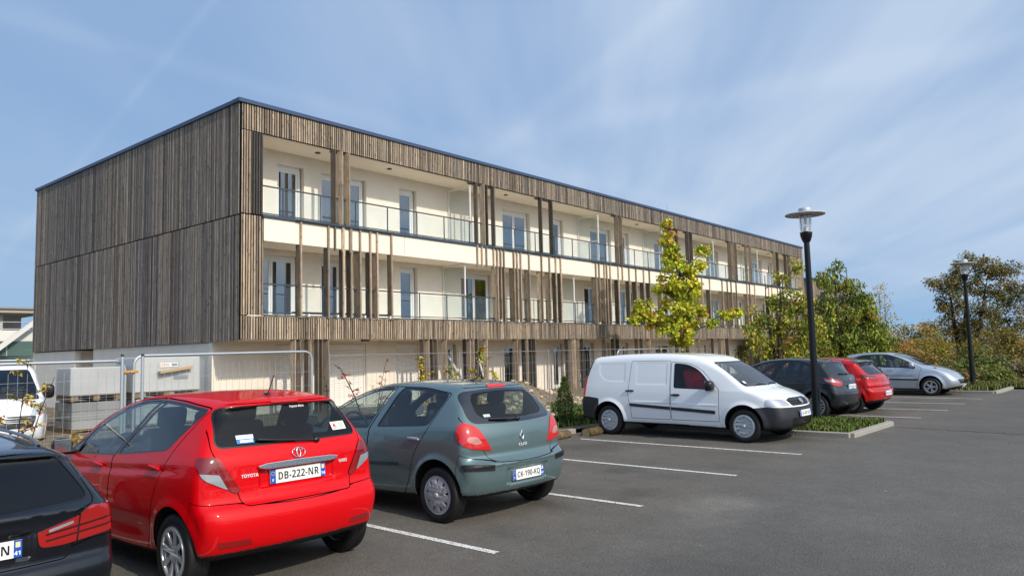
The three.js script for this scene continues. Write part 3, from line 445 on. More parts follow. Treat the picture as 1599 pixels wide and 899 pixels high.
// grass blades
function grass(name, label, n, place, h0, h1, cols, bend = 0.5) {
  const p = [], c = [], nn = [];
  for (let i = 0; i < n; i++) {
    const q = place(); if (!q) continue; const [x, y, z, k = 1] = q, h = rr(h0, h1) * k, a = rnd() * 6.283, w = rr(0.004, 0.011) * (1 + h), lx = Math.cos(a) * h * bend * rnd(), lz = Math.sin(a) * h * bend * rnd(), wx = Math.sin(a) * w, wz = -Math.cos(a) * w, col = cols[(rnd() * cols.length) | 0].map((v) => v * rr(0.7, 1.3));
    const A = [x - wx, y, z - wz], Bq = [x + wx, y, z + wz], C = [x + lx * 0.35 + wx * 0.8, y + h * 0.6, z + lz * 0.35 + wz * 0.8], D = [x + lx * 0.35 - wx * 0.8, y + h * 0.6, z + lz * 0.35 - wz * 0.8], E = [x + lx, y + h, z + lz];
    for (const t of [[A, Bq, C], [A, C, D], [D, C, E]]) for (const v of t) { p.push(...v); c.push(...col); const nx = -lx, nz = -lz, l = Math.hypot(nx, 0.9 * h, nz) || 1; nn.push(nx / l, (0.9 * h) / l, nz / l); }
  }
  const g = new THREE.BufferGeometry(); g.setAttribute('position', new THREE.Float32BufferAttribute(p, 3)); g.setAttribute('normal', new THREE.Float32BufferAttribute(nn, 3)); g.setAttribute('color', new THREE.Float32BufferAttribute(c, 3));
  const o = new THREE.Mesh(g, new THREE.MeshStandardMaterial({ vertexColors: true, roughness: 0.8, side: THREE.DoubleSide })); o.name = numbered(name); o.userData = { label, category: 'grass', kind: 'stuff' }; scene.add(o); return o;
}
const GREENS = [[0.17, 0.30, 0.03], [0.22, 0.36, 0.05], [0.12, 0.22, 0.03], [0.32, 0.36, 0.09]], DRY = [[0.26, 0.25, 0.08], [0.36, 0.30, 0.13], [0.16, 0.2, 0.05]];
grass('grass', 'bright green grass on the kerbed island around the nearer lamp post', 42000, () => { const x = rr(15.06, 17.62), z = rr(-9.8, -4.83); return z < -7 && rnd() < 0.6 ? null : [x, 0.05, z, 0.5 + N2(x, z, 1.4, 5)]; }, 0.05, 0.13, GREENS);
grass('grass', 'green grass strip along the kerb in front of the soil mound', 36000, () => { const x = rr(9, 17), z = rr(-12.2, -10.1); return rnd() < grassy(x, z) ? [x, siteH(x, z), z, 0.6 + N2(x, z, 1.1, 5)] : null; }, 0.05, 0.15, GREENS);
grass('grass', 'rough grass and weeds on the verge at the far lamp post', 60000, () => { const x = rr(29.85, 41), z = rr(-11, -3.0); return x < 32.8 && z > -4.7 ? null : [x, 0.06, z, 0.4 + 1.1 * N2(x, z, 0.8, 5)]; }, 0.05, 0.24, [...GREENS, ...DRY, ...DRY]);
// ---------------------------------------------------------------- trees and plants
const camR = new THREE.Vector3(0.662, 0, 0.749), camF = new THREE.Vector3(0.749, 0, -0.662);
const leafMat = new THREE.MeshPhysicalMaterial({ vertexColors: true, roughness: 0.75, transmission: 0.3, thickness: 0, side: THREE.DoubleSide, specularIntensity: 0.4 });
const barkTex = (() => { const n = 256, a = noiseField(n, 10, 61, 5), b = noiseField(n, 40, 63, 2); return { map: dataTex(n, (x, y, i) => { const v = 0.55 + 0.5 * (a[i] - 0.5) + 0.4 * (b[(y >> 2) * n + x] - 0.5); return [v, v * 0.95, v * 0.88]; }), bump: dataTex(n, (x, y, i) => [a[i], a[i], a[i]], false) }; })();
const bark = (c) => new THREE.MeshStandardMaterial({ color: c, map: barkTex.map, bumpMap: barkTex.bump, bumpScale: 0.02, roughness: 0.95 });
class Leaves {
  constructor() { this.p = []; this.n = []; this.c = []; }
  leaf(x, y, z, s, col, droop = 0.3, w = 0.55) {
    const a = rnd() * 6.283, t = -droop + rr(-0.6, 0.6), dx = Math.cos(a) * Math.cos(t), dz = Math.sin(a) * Math.cos(t), dy = Math.sin(t), roll = rr(-0.9, 0.9), sx = -Math.sin(a), sz = Math.cos(a);
    const ux = -dx * Math.sin(t) / (Math.cos(t) || 1), uz = -dz * Math.sin(t) / (Math.cos(t) || 1), uy = Math.cos(t), wx = sx * Math.cos(roll) + ux * Math.sin(roll), wy = uy * Math.sin(roll), wz = sz * Math.cos(roll) + uz * Math.sin(roll);
    const nx = dy * wz - dz * wy, ny = dz * wx - dx * wz, nz = dx * wy - dy * wx, sg = ny < 0 ? -1 : 1, f = 0.12 * s;
    const P = (l, q, k) => [x + dx * l + wx * q + nx * sg * k, y + dy * l + wy * q + ny * sg * k, z + dz * l + wz * q + nz * sg * k];
    const A = P(0, 0, 0), L = P(s * 0.45, s * w * 0.5, f), R = P(s * 0.45, -s * w * 0.5, f), T = P(s, 0, -f * 0.6), k = rr(0.75, 1.25), cc = col.map((v) => Math.min(0.75, v * k * 1.45));
    for (const [t3, b] of [[[A, L, T], 1], [[A, T, R], -1]]) { const m = [nx * sg + wx * b * -0.25, ny * sg + wy * b * -0.25, nz * sg + wz * b * -0.25]; for (const v of t3) { this.p.push(...v); this.n.push(...m); this.c.push(...cc); } }
  }
  mesh(name, parent) { const g = new THREE.BufferGeometry(); g.setAttribute('position', new THREE.Float32BufferAttribute(this.p, 3)); g.setAttribute('normal', new THREE.Float32BufferAttribute(this.n, 3)); g.setAttribute('color', new THREE.Float32BufferAttribute(this.c, 3)); return part(name, g, leafMat, parent, { kind: 'stuff' }); }
}
function limb(pts, r0, r1, seg = 6) {                // a tapering, bending limb
  const c = new THREE.CatmullRomCurve3(pts.map((p) => new THREE.Vector3(...p))), n = Math.max(3, pts.length * 3), g = new THREE.TubeGeometry(c, n, 1, seg), q = g.attributes.position, cen = c.getSpacedPoints(n);
  for (let i = 0; i <= n; i++) { const r = r0 + (r1 - r0) * (i / n), o = c.getPointAt(i / n); for (let j = 0; j <= seg; j++) { const k = i * (seg + 1) + j; q.setXYZ(k, o.x + (q.getX(k) - o.x) * r, o.y + (q.getY(k) - o.y) * r, o.z + (q.getZ(k) - o.z) * r); } }
  return g;
}
// A tree from lumps of crown [right, up, depth, rx, ry]: every lump gets a limb from the trunk, twigs and clusters of leaves.
function tree(o) {
  const T = thing(o.name, o.label, o.category ?? 'tree', o.at, 0, o.group), L = new Leaves(), wood = [], h = o.h, base = o.lean ?? [0, 0, 0];
  const at = (r, u, d) => [camR.x * r + camF.x * d, u, camR.z * r + camF.z * d];
  const stems = o.stems ?? [[0, 0]];
  const trunkAt = (u, k) => { const t = Math.min(1, u / h), s = stems[k]; return at(s[0] * (0.3 + t) + base[0] * t * t + 0.06 * Math.sin(u * 1.7 + k), u, s[1] * (0.3 + t) + 0.06 * Math.cos(u * 1.3 + k)); };
  for (let k = 0; k < stems.length; k++) wood.push(limb(Array.from({ length: 9 }, (_, i) => trunkAt((i / 8) * h, k)), o.r, o.r * 0.12, 8));
  for (const [bx, by, bz, rx, ry] of o.lumps) {
    const k = (rnd() * stems.length) | 0, u0 = Math.max(o.clear ?? 0.4, Math.min(h * 0.92, by - ry * 0.9 - Math.abs(bx) * 0.35)), a = trunkAt(u0, k), b = at(bx, by, bz), mid = [0, 1, 2].map((i) => a[i] * 0.5 + b[i] * 0.5 + (i === 1 ? -0.08 * ry : rr(-0.15, 0.15) * rx)), br = o.r * 0.42 * (1 - 0.5 * u0 / h);
    wood.push(limb([a, mid, b], br, br * 0.35, 6));
    const n = Math.max(3, Math.round((o.clusters ?? 9) * rx * (ry + 0.4) * 1.6));
    for (let i = 0; i < n; i++) {
      const th = rnd() * 6.283, cp = rr(-1, 1), rad = Math.cbrt(rr(0.12, 1)) * (rnd() < 0.16 ? rr(1.1, 1.4) : 1), sp = Math.sqrt(1 - cp * cp), q = at(bx + rx * rad * sp * Math.cos(th), by + ry * rad * cp, bz + rx * 0.9 * rad * sp * Math.sin(th)), m = [0, 1, 2].map((j) => b[j] + (q[j] - b[j]) * 0.5 + rr(-0.06, 0.06));
      wood.push(limb([b, m, q], br * 0.3, 0.004, 4));
      const nl = Math.round((o.leaves ?? 26) * rr(0.6, 1.4)), cr = o.cr ?? 0.24, tint = o.tint(by + ry * cp * rad, rnd(), bx);
      for (let l = 0; l < nl; l++) { const e = [rr(-1, 1), rr(-1, 1), rr(-1, 1)], ee = Math.hypot(...e) || 1, rq = cr * Math.cbrt(rnd()); L.leaf(q[0] + (e[0] / ee) * rq, q[1] + (e[1] / ee) * rq * 0.85, q[2] + (e[2] / ee) * rq, (o.leaf ?? 0.11) * rr(0.7, 1.3), rnd() < 0.45 ? o.tint(by + ry * cp * rad, rnd(), bx) : tint, o.droop ?? 0.4, o.lw ?? 0.6); }
    }
  }
  part('trunk', mergeAll(wood), o.bark, T); L.mesh('crown', T); return T;
}
const pick = (list) => (y, q) => list[(q * list.length) | 0];
const px = (list, cx, cy, k, h0, f = 0.9) => list.map(([x, y, rx, ry, d = 0]) => [(x - cx) * k, h0 + (cy - y) * k, d + rr(-0.25, 0.25) * rx * k, rx * k * f, ry * k * f]);
// young maple in front of the building
tree({ name: 'young_maple', label: 'slim young maple with yellow-green leaves standing in front of the building facade', at: [25.7, 0.15, -14.1], h: 6.3, r: 0.085, bark: bark(0x9a8c7a), clear: 1.6,
  lumps: px([[1052, 352, 8, 12], [1055, 375, 13, 16], [1058, 400, 18, 20], [1066, 428, 28, 22], [1048, 452, 22, 22], [1078, 452, 22, 22], [1066, 480, 32, 22], [1058, 505, 28, 18], [1082, 505, 18, 18], [1012, 478, 18, 13], [1003, 492, 13, 11], [1030, 500, 18, 15], [1108, 393, 8, 15], [1103, 415, 7, 12], [1096, 445, 8, 9], [1100, 485, 11, 11], [1135, 492, 13, 6], [1155, 489, 11, 5], [1112, 505, 10, 6], [1075, 532, 12, 8], [1058, 530, 9, 6]], 1068, 535, 0.0243, 1.82),
  clusters: 26, leaves: 30, cr: 0.19, leaf: 0.135, lw: 0.95, droop: 0.7, tint: (y, q) => (y > 5.4 && q < 0.3 ? [0.42, 0.25, 0.03] : q < 0.07 ? [0.38, 0.20, 0.04] : q < 0.6 ? [0.44, 0.41, 0.03] : q < 0.85 ? [0.32, 0.36, 0.03] : [0.18, 0.26, 0.03]) });
// walnut-like trees at the end of the building
tree({ name: 'leafy_tree', label: 'broad olive-yellow tree directly behind the nearer lamp post, at the building end', at: [28.2, 0.1, -11.4], h: 4.4, r: 0.09, stems: [[-0.3, 0], [0.3, 0.2], [0.05, -0.3]], bark: bark(0x6a5c4b), clear: 0.5,
  lumps: px([[1266, 442, 10, 14], [1285, 426, 7, 9], [1246, 478, 14, 14], [1272, 480, 22, 22], [1222, 500, 13, 14], [1213, 522, 11, 11], [1242, 512, 24, 24], [1276, 520, 28, 26], [1228, 542, 20, 18], [1262, 556, 32, 24], [1292, 555, 26, 28], [1294, 485, 16, 20], [1302, 520, 26, 28]], 1252, 600, 0.0254, 0.3, 0.9),
  clusters: 16, leaves: 40, cr: 0.27, leaf: 0.135, lw: 0.55, droop: 0.8, tint: (y, q) => (q < 0.06 ? [0.36, 0.24, 0.03] : q < 0.4 ? [0.34, 0.31, 0.04] : q < 0.75 ? [0.22, 0.25, 0.035] : [0.12, 0.17, 0.03]) });
tree({ name: 'leafy_tree', label: 'greener tree with drooping leaves right of the nearer lamp post, beyond the parked cars', at: [31.2, 0.1, -9.9], h: 4.7, r: 0.1, stems: [[-0.2, 0], [0.3, 0.2]], bark: bark(0x6a5c4b), clear: 0.5,
  lumps: px([[1320, 424, 12, 12], [1316, 450, 22, 18], [1340, 465, 26, 22], [1310, 490, 30, 26], [1350, 500, 30, 26], [1368, 530, 22, 24], [1320, 530, 34, 28], [1352, 555, 32, 24], [1310, 565, 30, 24], [1383, 545, 18, 20], [1300, 445, 10, 12], [1372, 505, 20, 18], [1345, 535, 34, 30], [1362, 478, 18, 14], [1396, 570, 20, 22], [1290, 530, 26, 30], [1392, 540, 16, 18], [1380, 520, 18, 18]], 1330, 600, 0.0254, 0.3, 0.9),
  clusters: 15, leaves: 40, cr: 0.27, leaf: 0.15, lw: 0.5, droop: 1.0, tint: (y, q) => (q < 0.04 ? [0.38, 0.24, 0.03] : q < 0.3 ? [0.26, 0.29, 0.035] : q < 0.7 ? [0.175, 0.215, 0.04] : [0.10, 0.14, 0.03]) });
// big tree, birches and scrub on the right
tree({ name: 'wide_tree', label: 'large round-headed brownish-olive tree behind the farther lamp post, at the right edge', at: [54, 0, -10], h: 5.6, r: 0.2, stems: [[-0.5, 0], [0.5, 0.3], [1.2, -0.4]], bark: bark(0x4c4238), clear: 1.2,
  lumps: px([[1555, 420, 30, 18], [1530, 435, 26, 20], [1580, 432, 28, 22], [1605, 440, 26, 26], [1510, 455, 22, 16], [1485, 455, 12, 8], [1550, 460, 36, 24], [1590, 475, 34, 26], [1520, 480, 30, 22], [1625, 480, 30, 30], [1555, 505, 40, 26], [1505, 505, 20, 20], [1600, 520, 36, 28], [1530, 535, 36, 22]], 1528, 600, 0.038, 0.0, 0.84),
  clusters: 14, leaves: 44, cr: 0.38, leaf: 0.15, lw: 0.6, tint: (y, q) => (q < 0.12 ? [0.28, 0.16, 0.035] : q < 0.5 ? [0.19, 0.15, 0.04] : q < 0.8 ? [0.12, 0.12, 0.03] : [0.08, 0.085, 0.025]) });
[[1428, 'thin bare-branched birch with a few yellow leaves, left of the farther lamp post', 0], [1456, 'second sparse birch, closest on the left to the farther lamp post', 1], [1405, 'low sparse birch farthest left of the farther lamp post', 2]].forEach(([x, label, i]) => tree({ name: 'birch', label, at: [56 + i * 1.5, 0, -17.5 + i * 1.0 + [0, 0, -2.6][i] + (x - 1428) * 0.03 * (i === 1 ? 1 : 0)], h: [6.2, 5.6, 4.4][i], r: 0.07, stems: [[0, 0], [0.5, 0.3], [-0.4, 0.2]], bark: bark(0xa79c8e), clear: 1.5,
  lumps: px([[x, 490, 18, 22], [x - 8, 515, 20, 22], [x + 12, 510, 18, 22], [x + 4, 468, 10, 14], [x, 540, 26, 20]].slice(i === 2 ? 1 : 0), x, 592, 0.047, 0.1), clusters: 6.0, leaves: 11, cr: 0.4, leaf: 0.16, tint: (y, q) => (q < 0.5 ? [0.40, 0.28, 0.06] : [0.22, 0.2, 0.05]) }));
[['orange-tinted bush low between the silver car and the farther lamp post', 43, -12.2, 2.6, 2.1, [[0.40, 0.17, 0.03], [0.32, 0.22, 0.04], [0.18, 0.17, 0.03]]], ['dense green bush beside the farther lamp post', 38.5, -6.6, 1.5, 1.25, [[0.09, 0.13, 0.03], [0.15, 0.17, 0.04], [0.07, 0.1, 0.02]]], ['rust and yellow bush behind the silver car roof', 46, -16.5, 2.8, 2.9, [[0.38, 0.24, 0.04], [0.3, 0.16, 0.03], [0.16, 0.15, 0.04]]], ['olive bush with dry twigs at the right edge behind the low rail', 45, -6.6, 2.4, 2.4, [[0.2, 0.17, 0.05], [0.12, 0.13, 0.03], [0.3, 0.18, 0.05]]], ['tall yellow-green bush under the big tree', 52, -11.6, 2.4, 2.5, [[0.26, 0.24, 0.04], [0.16, 0.18, 0.03], [0.36, 0.2, 0.04]]], ['brown leafy scrub behind the silver car bonnet', 40, -10.4, 1.9, 1.5, [[0.22, 0.14, 0.05], [0.14, 0.13, 0.04], [0.3, 0.2, 0.05]]], ['loose rusty thicket left of the birches, above the silver car', 52, -19.5, 3.2, 4.2, [[0.30, 0.18, 0.05], [0.2, 0.17, 0.05], [0.16, 0.16, 0.04]]], ['loose yellow-brown thicket right of the birches', 50, -15.5, 2.6, 3.6, [[0.34, 0.24, 0.05], [0.2, 0.17, 0.05], [0.26, 0.14, 0.04]]], ['low weedy bush with reddish twigs at the foot of the farther lamp post', 34.6, -6.9, 1.0, 0.75, [[0.2, 0.12, 0.05], [0.13, 0.15, 0.04], [0.1, 0.12, 0.03]]], ['low green clump on the verge right of the farther lamp post', 35.8, -5.6, 0.9, 0.6, [[0.12, 0.16, 0.03], [0.2, 0.2, 0.05]]], ['dry brown clump at the right edge of the verge', 38.2, -4.6, 1.1, 0.9, [[0.22, 0.16, 0.07], [0.16, 0.15, 0.05]]], ['dark olive bush at the far end of the building', 44, -18.5, 2.6, 2.4, [[0.1, 0.12, 0.03], [0.18, 0.16, 0.04]]]]
  .forEach(([label, x, z, w, hh, cols]) => tree({ name: 'autumn_bush', label, category: 'bush', at: [x, 0, z], h: hh * 0.8, r: 0.04, stems: [[-0.3, 0], [0.3, 0.2], [0, -0.3], [0.6, 0]], bark: bark(0x5a4a3a), clear: 0.1, lumps: Array.from({ length: 12 }, () => { const r = rr(-1, 1), u = rr(0.2, 1) * (1 - 0.45 * r * r); return [r * w, u * hh, rr(-1, 1) * w * 0.5, w * rr(0.22, 0.36), hh * rr(0.16, 0.26)]; }), clusters: 10, leaves: 56, cr: 0.36, leaf: 0.125, tint: pick(cols) }));
{ // distant hedgerow, one mass
  const L = new Leaves(), wood = [];
  for (let i = 0; i < 900; i++) { const t = rnd(), x = 62 + t * 60, z = -50 + t * 46 + rr(-2, 2), H = 2.9 + 1.6 * N2(x, z, 0.25, 3), y = H * Math.sqrt(rnd()), col = [[0.14, 0.13, 0.04], [0.24, 0.17, 0.05], [0.09, 0.1, 0.03], [0.3, 0.2, 0.05]][(rnd() * 4) | 0]; for (let k = 0; k < 26; k++) L.leaf(x + rr(-0.7, 0.7), y + rr(-0.5, 0.5), z + rr(-0.7, 0.7), rr(0.22, 0.4), col, 0.3, 0.7); }
  const o = new THREE.Mesh(L.mesh('x', new THREE.Group()).geometry, leafMat); o.name = numbered('hedgerow'); o.userData = { label: 'far brown and olive hedgerow closing the view beyond the car park', category: 'hedge', kind: 'stuff' }; scene.add(o);
}
// young planting along the site fence
function sapling(label, x, z, h, o = {}) {
  const T = thing(o.name ?? 'sapling', label, o.category ?? 'sapling', [x, siteH(x, z) - 0.03, z]), L = new Leaves(), wood = [], n = o.twigs ?? 14, sp = o.spread ?? 0.25, stems = o.stems ?? 1;
  for (let k = 0; k < stems; k++) {
    const a = rnd() * 6.28, ox = stems > 1 ? Math.cos(a) * 0.12 : 0, oz = stems > 1 ? Math.sin(a) * 0.12 : 0, lean = o.lean ?? 0.12, hk = h * (k ? rr(0.7, 0.95) : 1), tip = [ox + Math.cos(a) * lean * hk, hk, oz + Math.sin(a) * lean * hk], P = (t) => [ox + (tip[0] - ox) * t * t, hk * t, oz + (tip[2] - oz) * t * t];
    wood.push(limb([P(0), P(0.35), P(0.7), P(1)], o.r ?? 0.012, 0.003, 5));
    for (let i = 0; i < n; i++) { const t = rr(o.from ?? 0.2, 1), b = P(t), q = rnd() * 6.28, l = sp * rr(0.4, 1) * (1.1 - 0.6 * t), e = [b[0] + Math.cos(q) * l, b[1] + l * rr(0.2, 0.9), b[2] + Math.sin(q) * l]; wood.push(limb([b, [(b[0] + e[0]) / 2, (b[1] + e[1]) / 2 - 0.01, (b[2] + e[2]) / 2], e], 0.005, 0.002, 4)); for (let m = 0; m < (o.leaves ?? 6); m++) { const s = rr(0.3, 1); L.leaf(b[0] + (e[0] - b[0]) * s, b[1] + (e[1] - b[1]) * s, b[2] + (e[2] - b[2]) * s, (o.leaf ?? 0.07) * rr(0.7, 1.3), o.cols[(rnd() * o.cols.length) | 0], 0.4, o.lw ?? 0.5); } }
  }
  part('stem', mergeAll(wood), bark(0x5d4a38), T); L.mesh('foliage', T); return T;
}
const YEL = [[0.40, 0.32, 0.03], [0.30, 0.28, 0.04], [0.42, 0.22, 0.03]], RED = [[0.45, 0.09, 0.06], [0.5, 0.16, 0.09], [0.35, 0.12, 0.06]];
sapling('leafy yellow shrub with red tips in front of the small white van', 2.75, -10.35, 1.75, { stems: 3, twigs: 9, spread: 0.34, leaves: 13, cols: [...YEL, [0.2, 0.24, 0.04], [0.4, 0.1, 0.05]], lean: 0.2, from: 0.4, leaf: 0.06 });
sapling('low ochre plant between the dark blue estate and the red hatchback', 3.25, -10.3, 0.95, { stems: 5, twigs: 7, spread: 0.16, cols: [[0.42, 0.32, 0.08], [0.36, 0.24, 0.06]], lean: 0.3, lw: 0.25, leaf: 0.11 });
sapling('small dark evergreen twig against the first roller shutter', 7.55, -10.9, 1.3, { twigs: 20, spread: 0.2, cols: [[0.06, 0.09, 0.04], [0.1, 0.12, 0.05]], leaf: 0.04, leaves: 7 });
sapling('sparse red-leaved shrub seen above the grey hatchback roof, left side', 8.55, -11.0, 1.65, { stems: 5, twigs: 9, spread: 0.3, leaves: 4, cols: RED, leaf: 0.06, lean: 0.3 });
sapling('yellow sapling leftmost of those above the grey hatchback roof', 9.85, -10.9, 1.75, { twigs: 26, spread: 0.2, cols: YEL, leaf: 0.08 });
sapling('short thin yellow sapling between two taller ones', 10.2, -11.0, 1.5, { twigs: 12, spread: 0.16, cols: YEL, leaf: 0.075 });
sapling('bushiest yellow and orange sapling, beside the grey hatchback aerial', 10.8, -10.9, 1.85, { stems: 2, twigs: 24, spread: 0.26, cols: [...YEL, [0.25, 0.3, 0.05]], leaf: 0.09, leaves: 8 });
sapling('reddish twiggy sapling in front of the white ground floor wall', 11.55, -11.2, 1.6, { twigs: 9, spread: 0.22, cols: [[0.4, 0.2, 0.06], [0.3, 0.2, 0.08]], leaf: 0.07, leaves: 4 });
sapling('small yellow-green sapling above the grey hatchback rear window', 12.3, -11.3, 1.35, { twigs: 18, spread: 0.2, cols: [[0.3, 0.32, 0.04], [0.42, 0.3, 0.04]], leaf: 0.09 });
sapling('thin yellow sapling in front of the wall beyond the white van roof', 20.2, -11.9, 1.75, { twigs: 6, spread: 0.12, cols: YEL, leaf: 0.1, from: 0.6 });
{ // small upright conifer
  const x = 13.92, z = -10.73, T = thing('conifer', 'small upright green conifer on the grass between grey hatchback and white van', 'shrub', [x, siteH(x, z) - 0.02, z]), L = new Leaves();
  for (let i = 0; i < 2600; i++) { const t = Math.pow(rnd(), 0.8), y = 0.12 + t * 0.98, r = (0.10 * (1 - t) + 0.13 * Math.sin(Math.min(1, t * 1.05 + 0.1) * 3.0) + 0.025) * Math.sqrt(rr(0.25, 1)), a = rnd() * 6.28, c = [[0.07, 0.11, 0.025], [0.12, 0.16, 0.035], [0.2, 0.2, 0.05], [0.045, 0.075, 0.02]][(rnd() * 4) | 0]; L.leaf(Math.cos(a) * r, y, Math.sin(a) * r, rr(0.04, 0.075), c, -0.6, 0.35); }
  part('stem', tube([0, 0, 0], [0.02, 0.9, 0], 0.018, 8, 0.006), bark(0x5a4a3a), T); L.mesh('foliage', T);
}

{ // the planting across the aisle, behind the viewer: it shows only as the dark broken line mirrored in the car bodies
  const L = new Leaves(); for (let i = 0; i < 700; i++) { const x = -34 + 100 * rnd(), H = 3.2 + 3.6 * N2(x, 3, 0.3, 3), y = H * Math.sqrt(rnd()), z = 24 + rr(-1.6, 1.6), col = [[0.07, 0.09, 0.025], [0.12, 0.12, 0.03], [0.05, 0.07, 0.02]][(rnd() * 3) | 0]; for (let k = 0; k < 16; k++) L.leaf(x + rr(-1, 1), y + rr(-0.6, 0.6), z + rr(-0.7, 0.7), rr(0.3, 0.6), col, 0.3, 0.7); }
  const o = new THREE.Mesh(L.mesh('x', new THREE.Group()).geometry, leafMat); o.name = numbered('hedgerow'); o.userData = { label: 'dark ragged hedge across the aisle, mirrored in the car tailgates', category: 'hedge', kind: 'stuff' }; scene.add(o);
}
// ---------------------------------------------------------------- lamp posts
function lampPost(label, x, z, lean) {
  const T = thing('lamp_post', label, 'street lamp', [x, 0.03, z]), blk = phys({ color: 0x0e1218, roughness: 0.4, metalness: 0.3 }), lathe = (pts, seg = 40) => new THREE.LatheGeometry(pts.map((p) => new THREE.Vector2(...p)), seg);
  part('pole', lathe([[0.001, 0], [0.12, 0], [0.12, 0.02], [0.088, 0.03], [0.086, 0.9], [0.078, 1.0], [0.064, 3.9], [0.062, 4.12]]), blk, T);
  part('collar', lathe([[0.062, 4.08], [0.09, 4.12], [0.125, 4.22], [0.135, 4.30], [0.135, 4.32], [0.001, 4.325]]), blk, T);
  part('lantern_glass', lathe([[0.112, 4.33], [0.126, 4.40], [0.135, 4.66], [0.138, 4.72]]), phys({ color: 0xf4f6f6, transmission: 0.85, thickness: 0, roughness: 0.3, ior: 1.45 }), T);
  part('reflector', lathe([[0.001, 4.46], [0.035, 4.45], [0.05, 4.40], [0.06, 4.34]]), std(0xd8d8d4, 0.4), T); part('lamp_bulb', lathe([[0.001, 4.72], [0.03, 4.71], [0.03, 4.52], [0.001, 4.50]]), std(0xe8e8e2, 0.3), T);
  for (let k = 0; k < 4; k++) { const a = k * Math.PI / 2 + 0.5; part('lantern_rod', tube([Math.cos(a) * 0.135, 4.31, Math.sin(a) * 0.135], [Math.cos(a) * 0.142, 4.74, Math.sin(a) * 0.142], 0.007, 6), M.galv, T); }
  part('shade_disc', lathe([[0.13, 4.725], [0.3, 4.735], [0.435, 4.72], [0.44, 4.728], [0.435, 4.745], [0.3, 4.765], [0.145, 4.775]], 64), phys({ color: 0xaeb2b6, roughness: 0.5, metalness: 0.2 }), T);
  part('lamp_cap', lathe([[0.14, 4.76], [0.135, 4.80], [0.14, 4.81], [0.14, 4.87], [0.12, 4.885], [0.001, 4.89]]), phys({ color: 0xb4b8bb, roughness: 0.5, metalness: 0.2 }), T);
  part('service_door', new THREE.BoxGeometry(0.09, 0.32, 0.02).translate(0, 0.62, 0.083), blk, T);
  return T;
}
const lp1 = lampPost('nearer black lamp post with disc shade standing on the grass island', 17.25, -6.16);
const lp2 = lp1.clone(); lp2.name = numbered('lamp_post'); lp2.position.set(33.05, 0.03, -5.88); lp2.userData = { label: 'farther black lamp post with disc shade, beyond the silver car', category: 'street lamp' }; scene.add(lp2);
// ---------------------------------------------------------------- site fence
const wireMesh = (w, h, y0, dx, dy, r) => { const g = []; for (let x = dx; x < w; x += dx) g.push(box(r, h, r, x, y0 + h / 2, 0)); for (let y = y0; y <= y0 + h; y += dy) g.push(box(w, r, r, w / 2, y, r)); return mergeAll(g); };
function fencePanel(label, a, b, framed, h = 1.85) {
  const w = Math.hypot(b[0] - a[0], b[1] - a[1]), T = thing('site_fence', label, 'fence', [a[0], 0.02, a[1]], -Math.atan2(b[1] - a[1], b[0] - a[0]));
  if (framed) {
    const V = (x, y) => new THREE.Vector3(x, y, 0), path = new THREE.CurvePath(); const r = 0.16, pts = [V(0.02, 0.0), V(0.02, h - r)]; path.add(new THREE.LineCurve3(pts[0], pts[1])); path.add(new THREE.QuadraticBezierCurve3(V(0.02, h - r), V(0.02, h), V(0.02 + r, h))); path.add(new THREE.LineCurve3(V(0.02 + r, h), V(w - r - 0.02, h + 0.02))); path.add(new THREE.QuadraticBezierCurve3(V(w - r - 0.02, h + 0.02), V(w - 0.02, h + 0.02), V(w - 0.02, h - r))); path.add(new THREE.LineCurve3(V(w - 0.02, h - r), V(w - 0.02, 0)));
    part('frame', new THREE.TubeGeometry(path, 120, 0.021, 8), M.galv, T); part('frame_bar', tube([0.02, 0.25, 0], [w - 0.02, 0.25, 0], 0.016), M.galv, T);
  } else { for (const x of [0.03, w - 0.05]) part('fence_post', tube([x, 0, 0], [x, h, 0], 0.011), std(0x85898c, 0.6), T); for (const y of [0.2, h - 0.03]) part('frame_bar', tube([0.03, y, 0], [w - 0.05, y, 0], 0.006), std(0x85898c, 0.6), T); }
  part('wire_mesh', wireMesh(w - 0.06, h - 0.42, 0.3, 0.11, 0.24, 0.0032).translate(0.03, 0, 0), M.galv, T, { kind: 'stuff' });
  for (const x of [-0.02, w]) part('fence_foot', new RoundedBoxGeometry(0.2, 0.13, 0.55, 2, 0.03).translate(x, 0.06, 0), M.concrete, T);
  return T;
}
fencePanel('wire fence panel at the left edge in front of the small white van', [1.15, -11.2], [4.42, -11.35], true, 1.74);
fencePanel('framed wire fence with rounded corners in front of the white end wall', [4.5, -11.35], [7.58, -11.42], true, 1.83);
[['wire fence panel directly right of the rounded panel, before the roller shutters', 7.95, 11.2], ['plain wire fence panel behind the yellow saplings', 11.25, 14.5], ['plain wire fence panel behind the conifer and mound', 14.55, 17.8], ['plain wire fence panel hidden behind the white van load space', 17.85, 21.1]].forEach(([l, x0, x1]) => fencePanel(l, [x0, -11.5], [x1, -11.6], false, 1.8));
fencePanel('wire fence panel with pale top tube above the white van roof', [19.6, -13.0], [22.9, -13.1], true, 1.75);
fencePanel('plain wire fence panel seen above the van windscreen', [23.0, -13.1], [26.3, -13.2], false, 1.75);
{ const T = thing('fence_clamp', 'yellow clamp joining two fence posts beside the pallets', 'clamp', [4.46, 1.62, -11.33]); part('clamp_block', new RoundedBoxGeometry(0.22, 0.04, 0.05, 2, 0.01), std(0xc08a35, 0.6), T); part('clamp_bolt', new THREE.CylinderGeometry(0.012, 0.012, 0.1, 8).rotateX(Math.PI / 2), M.galv, T); }
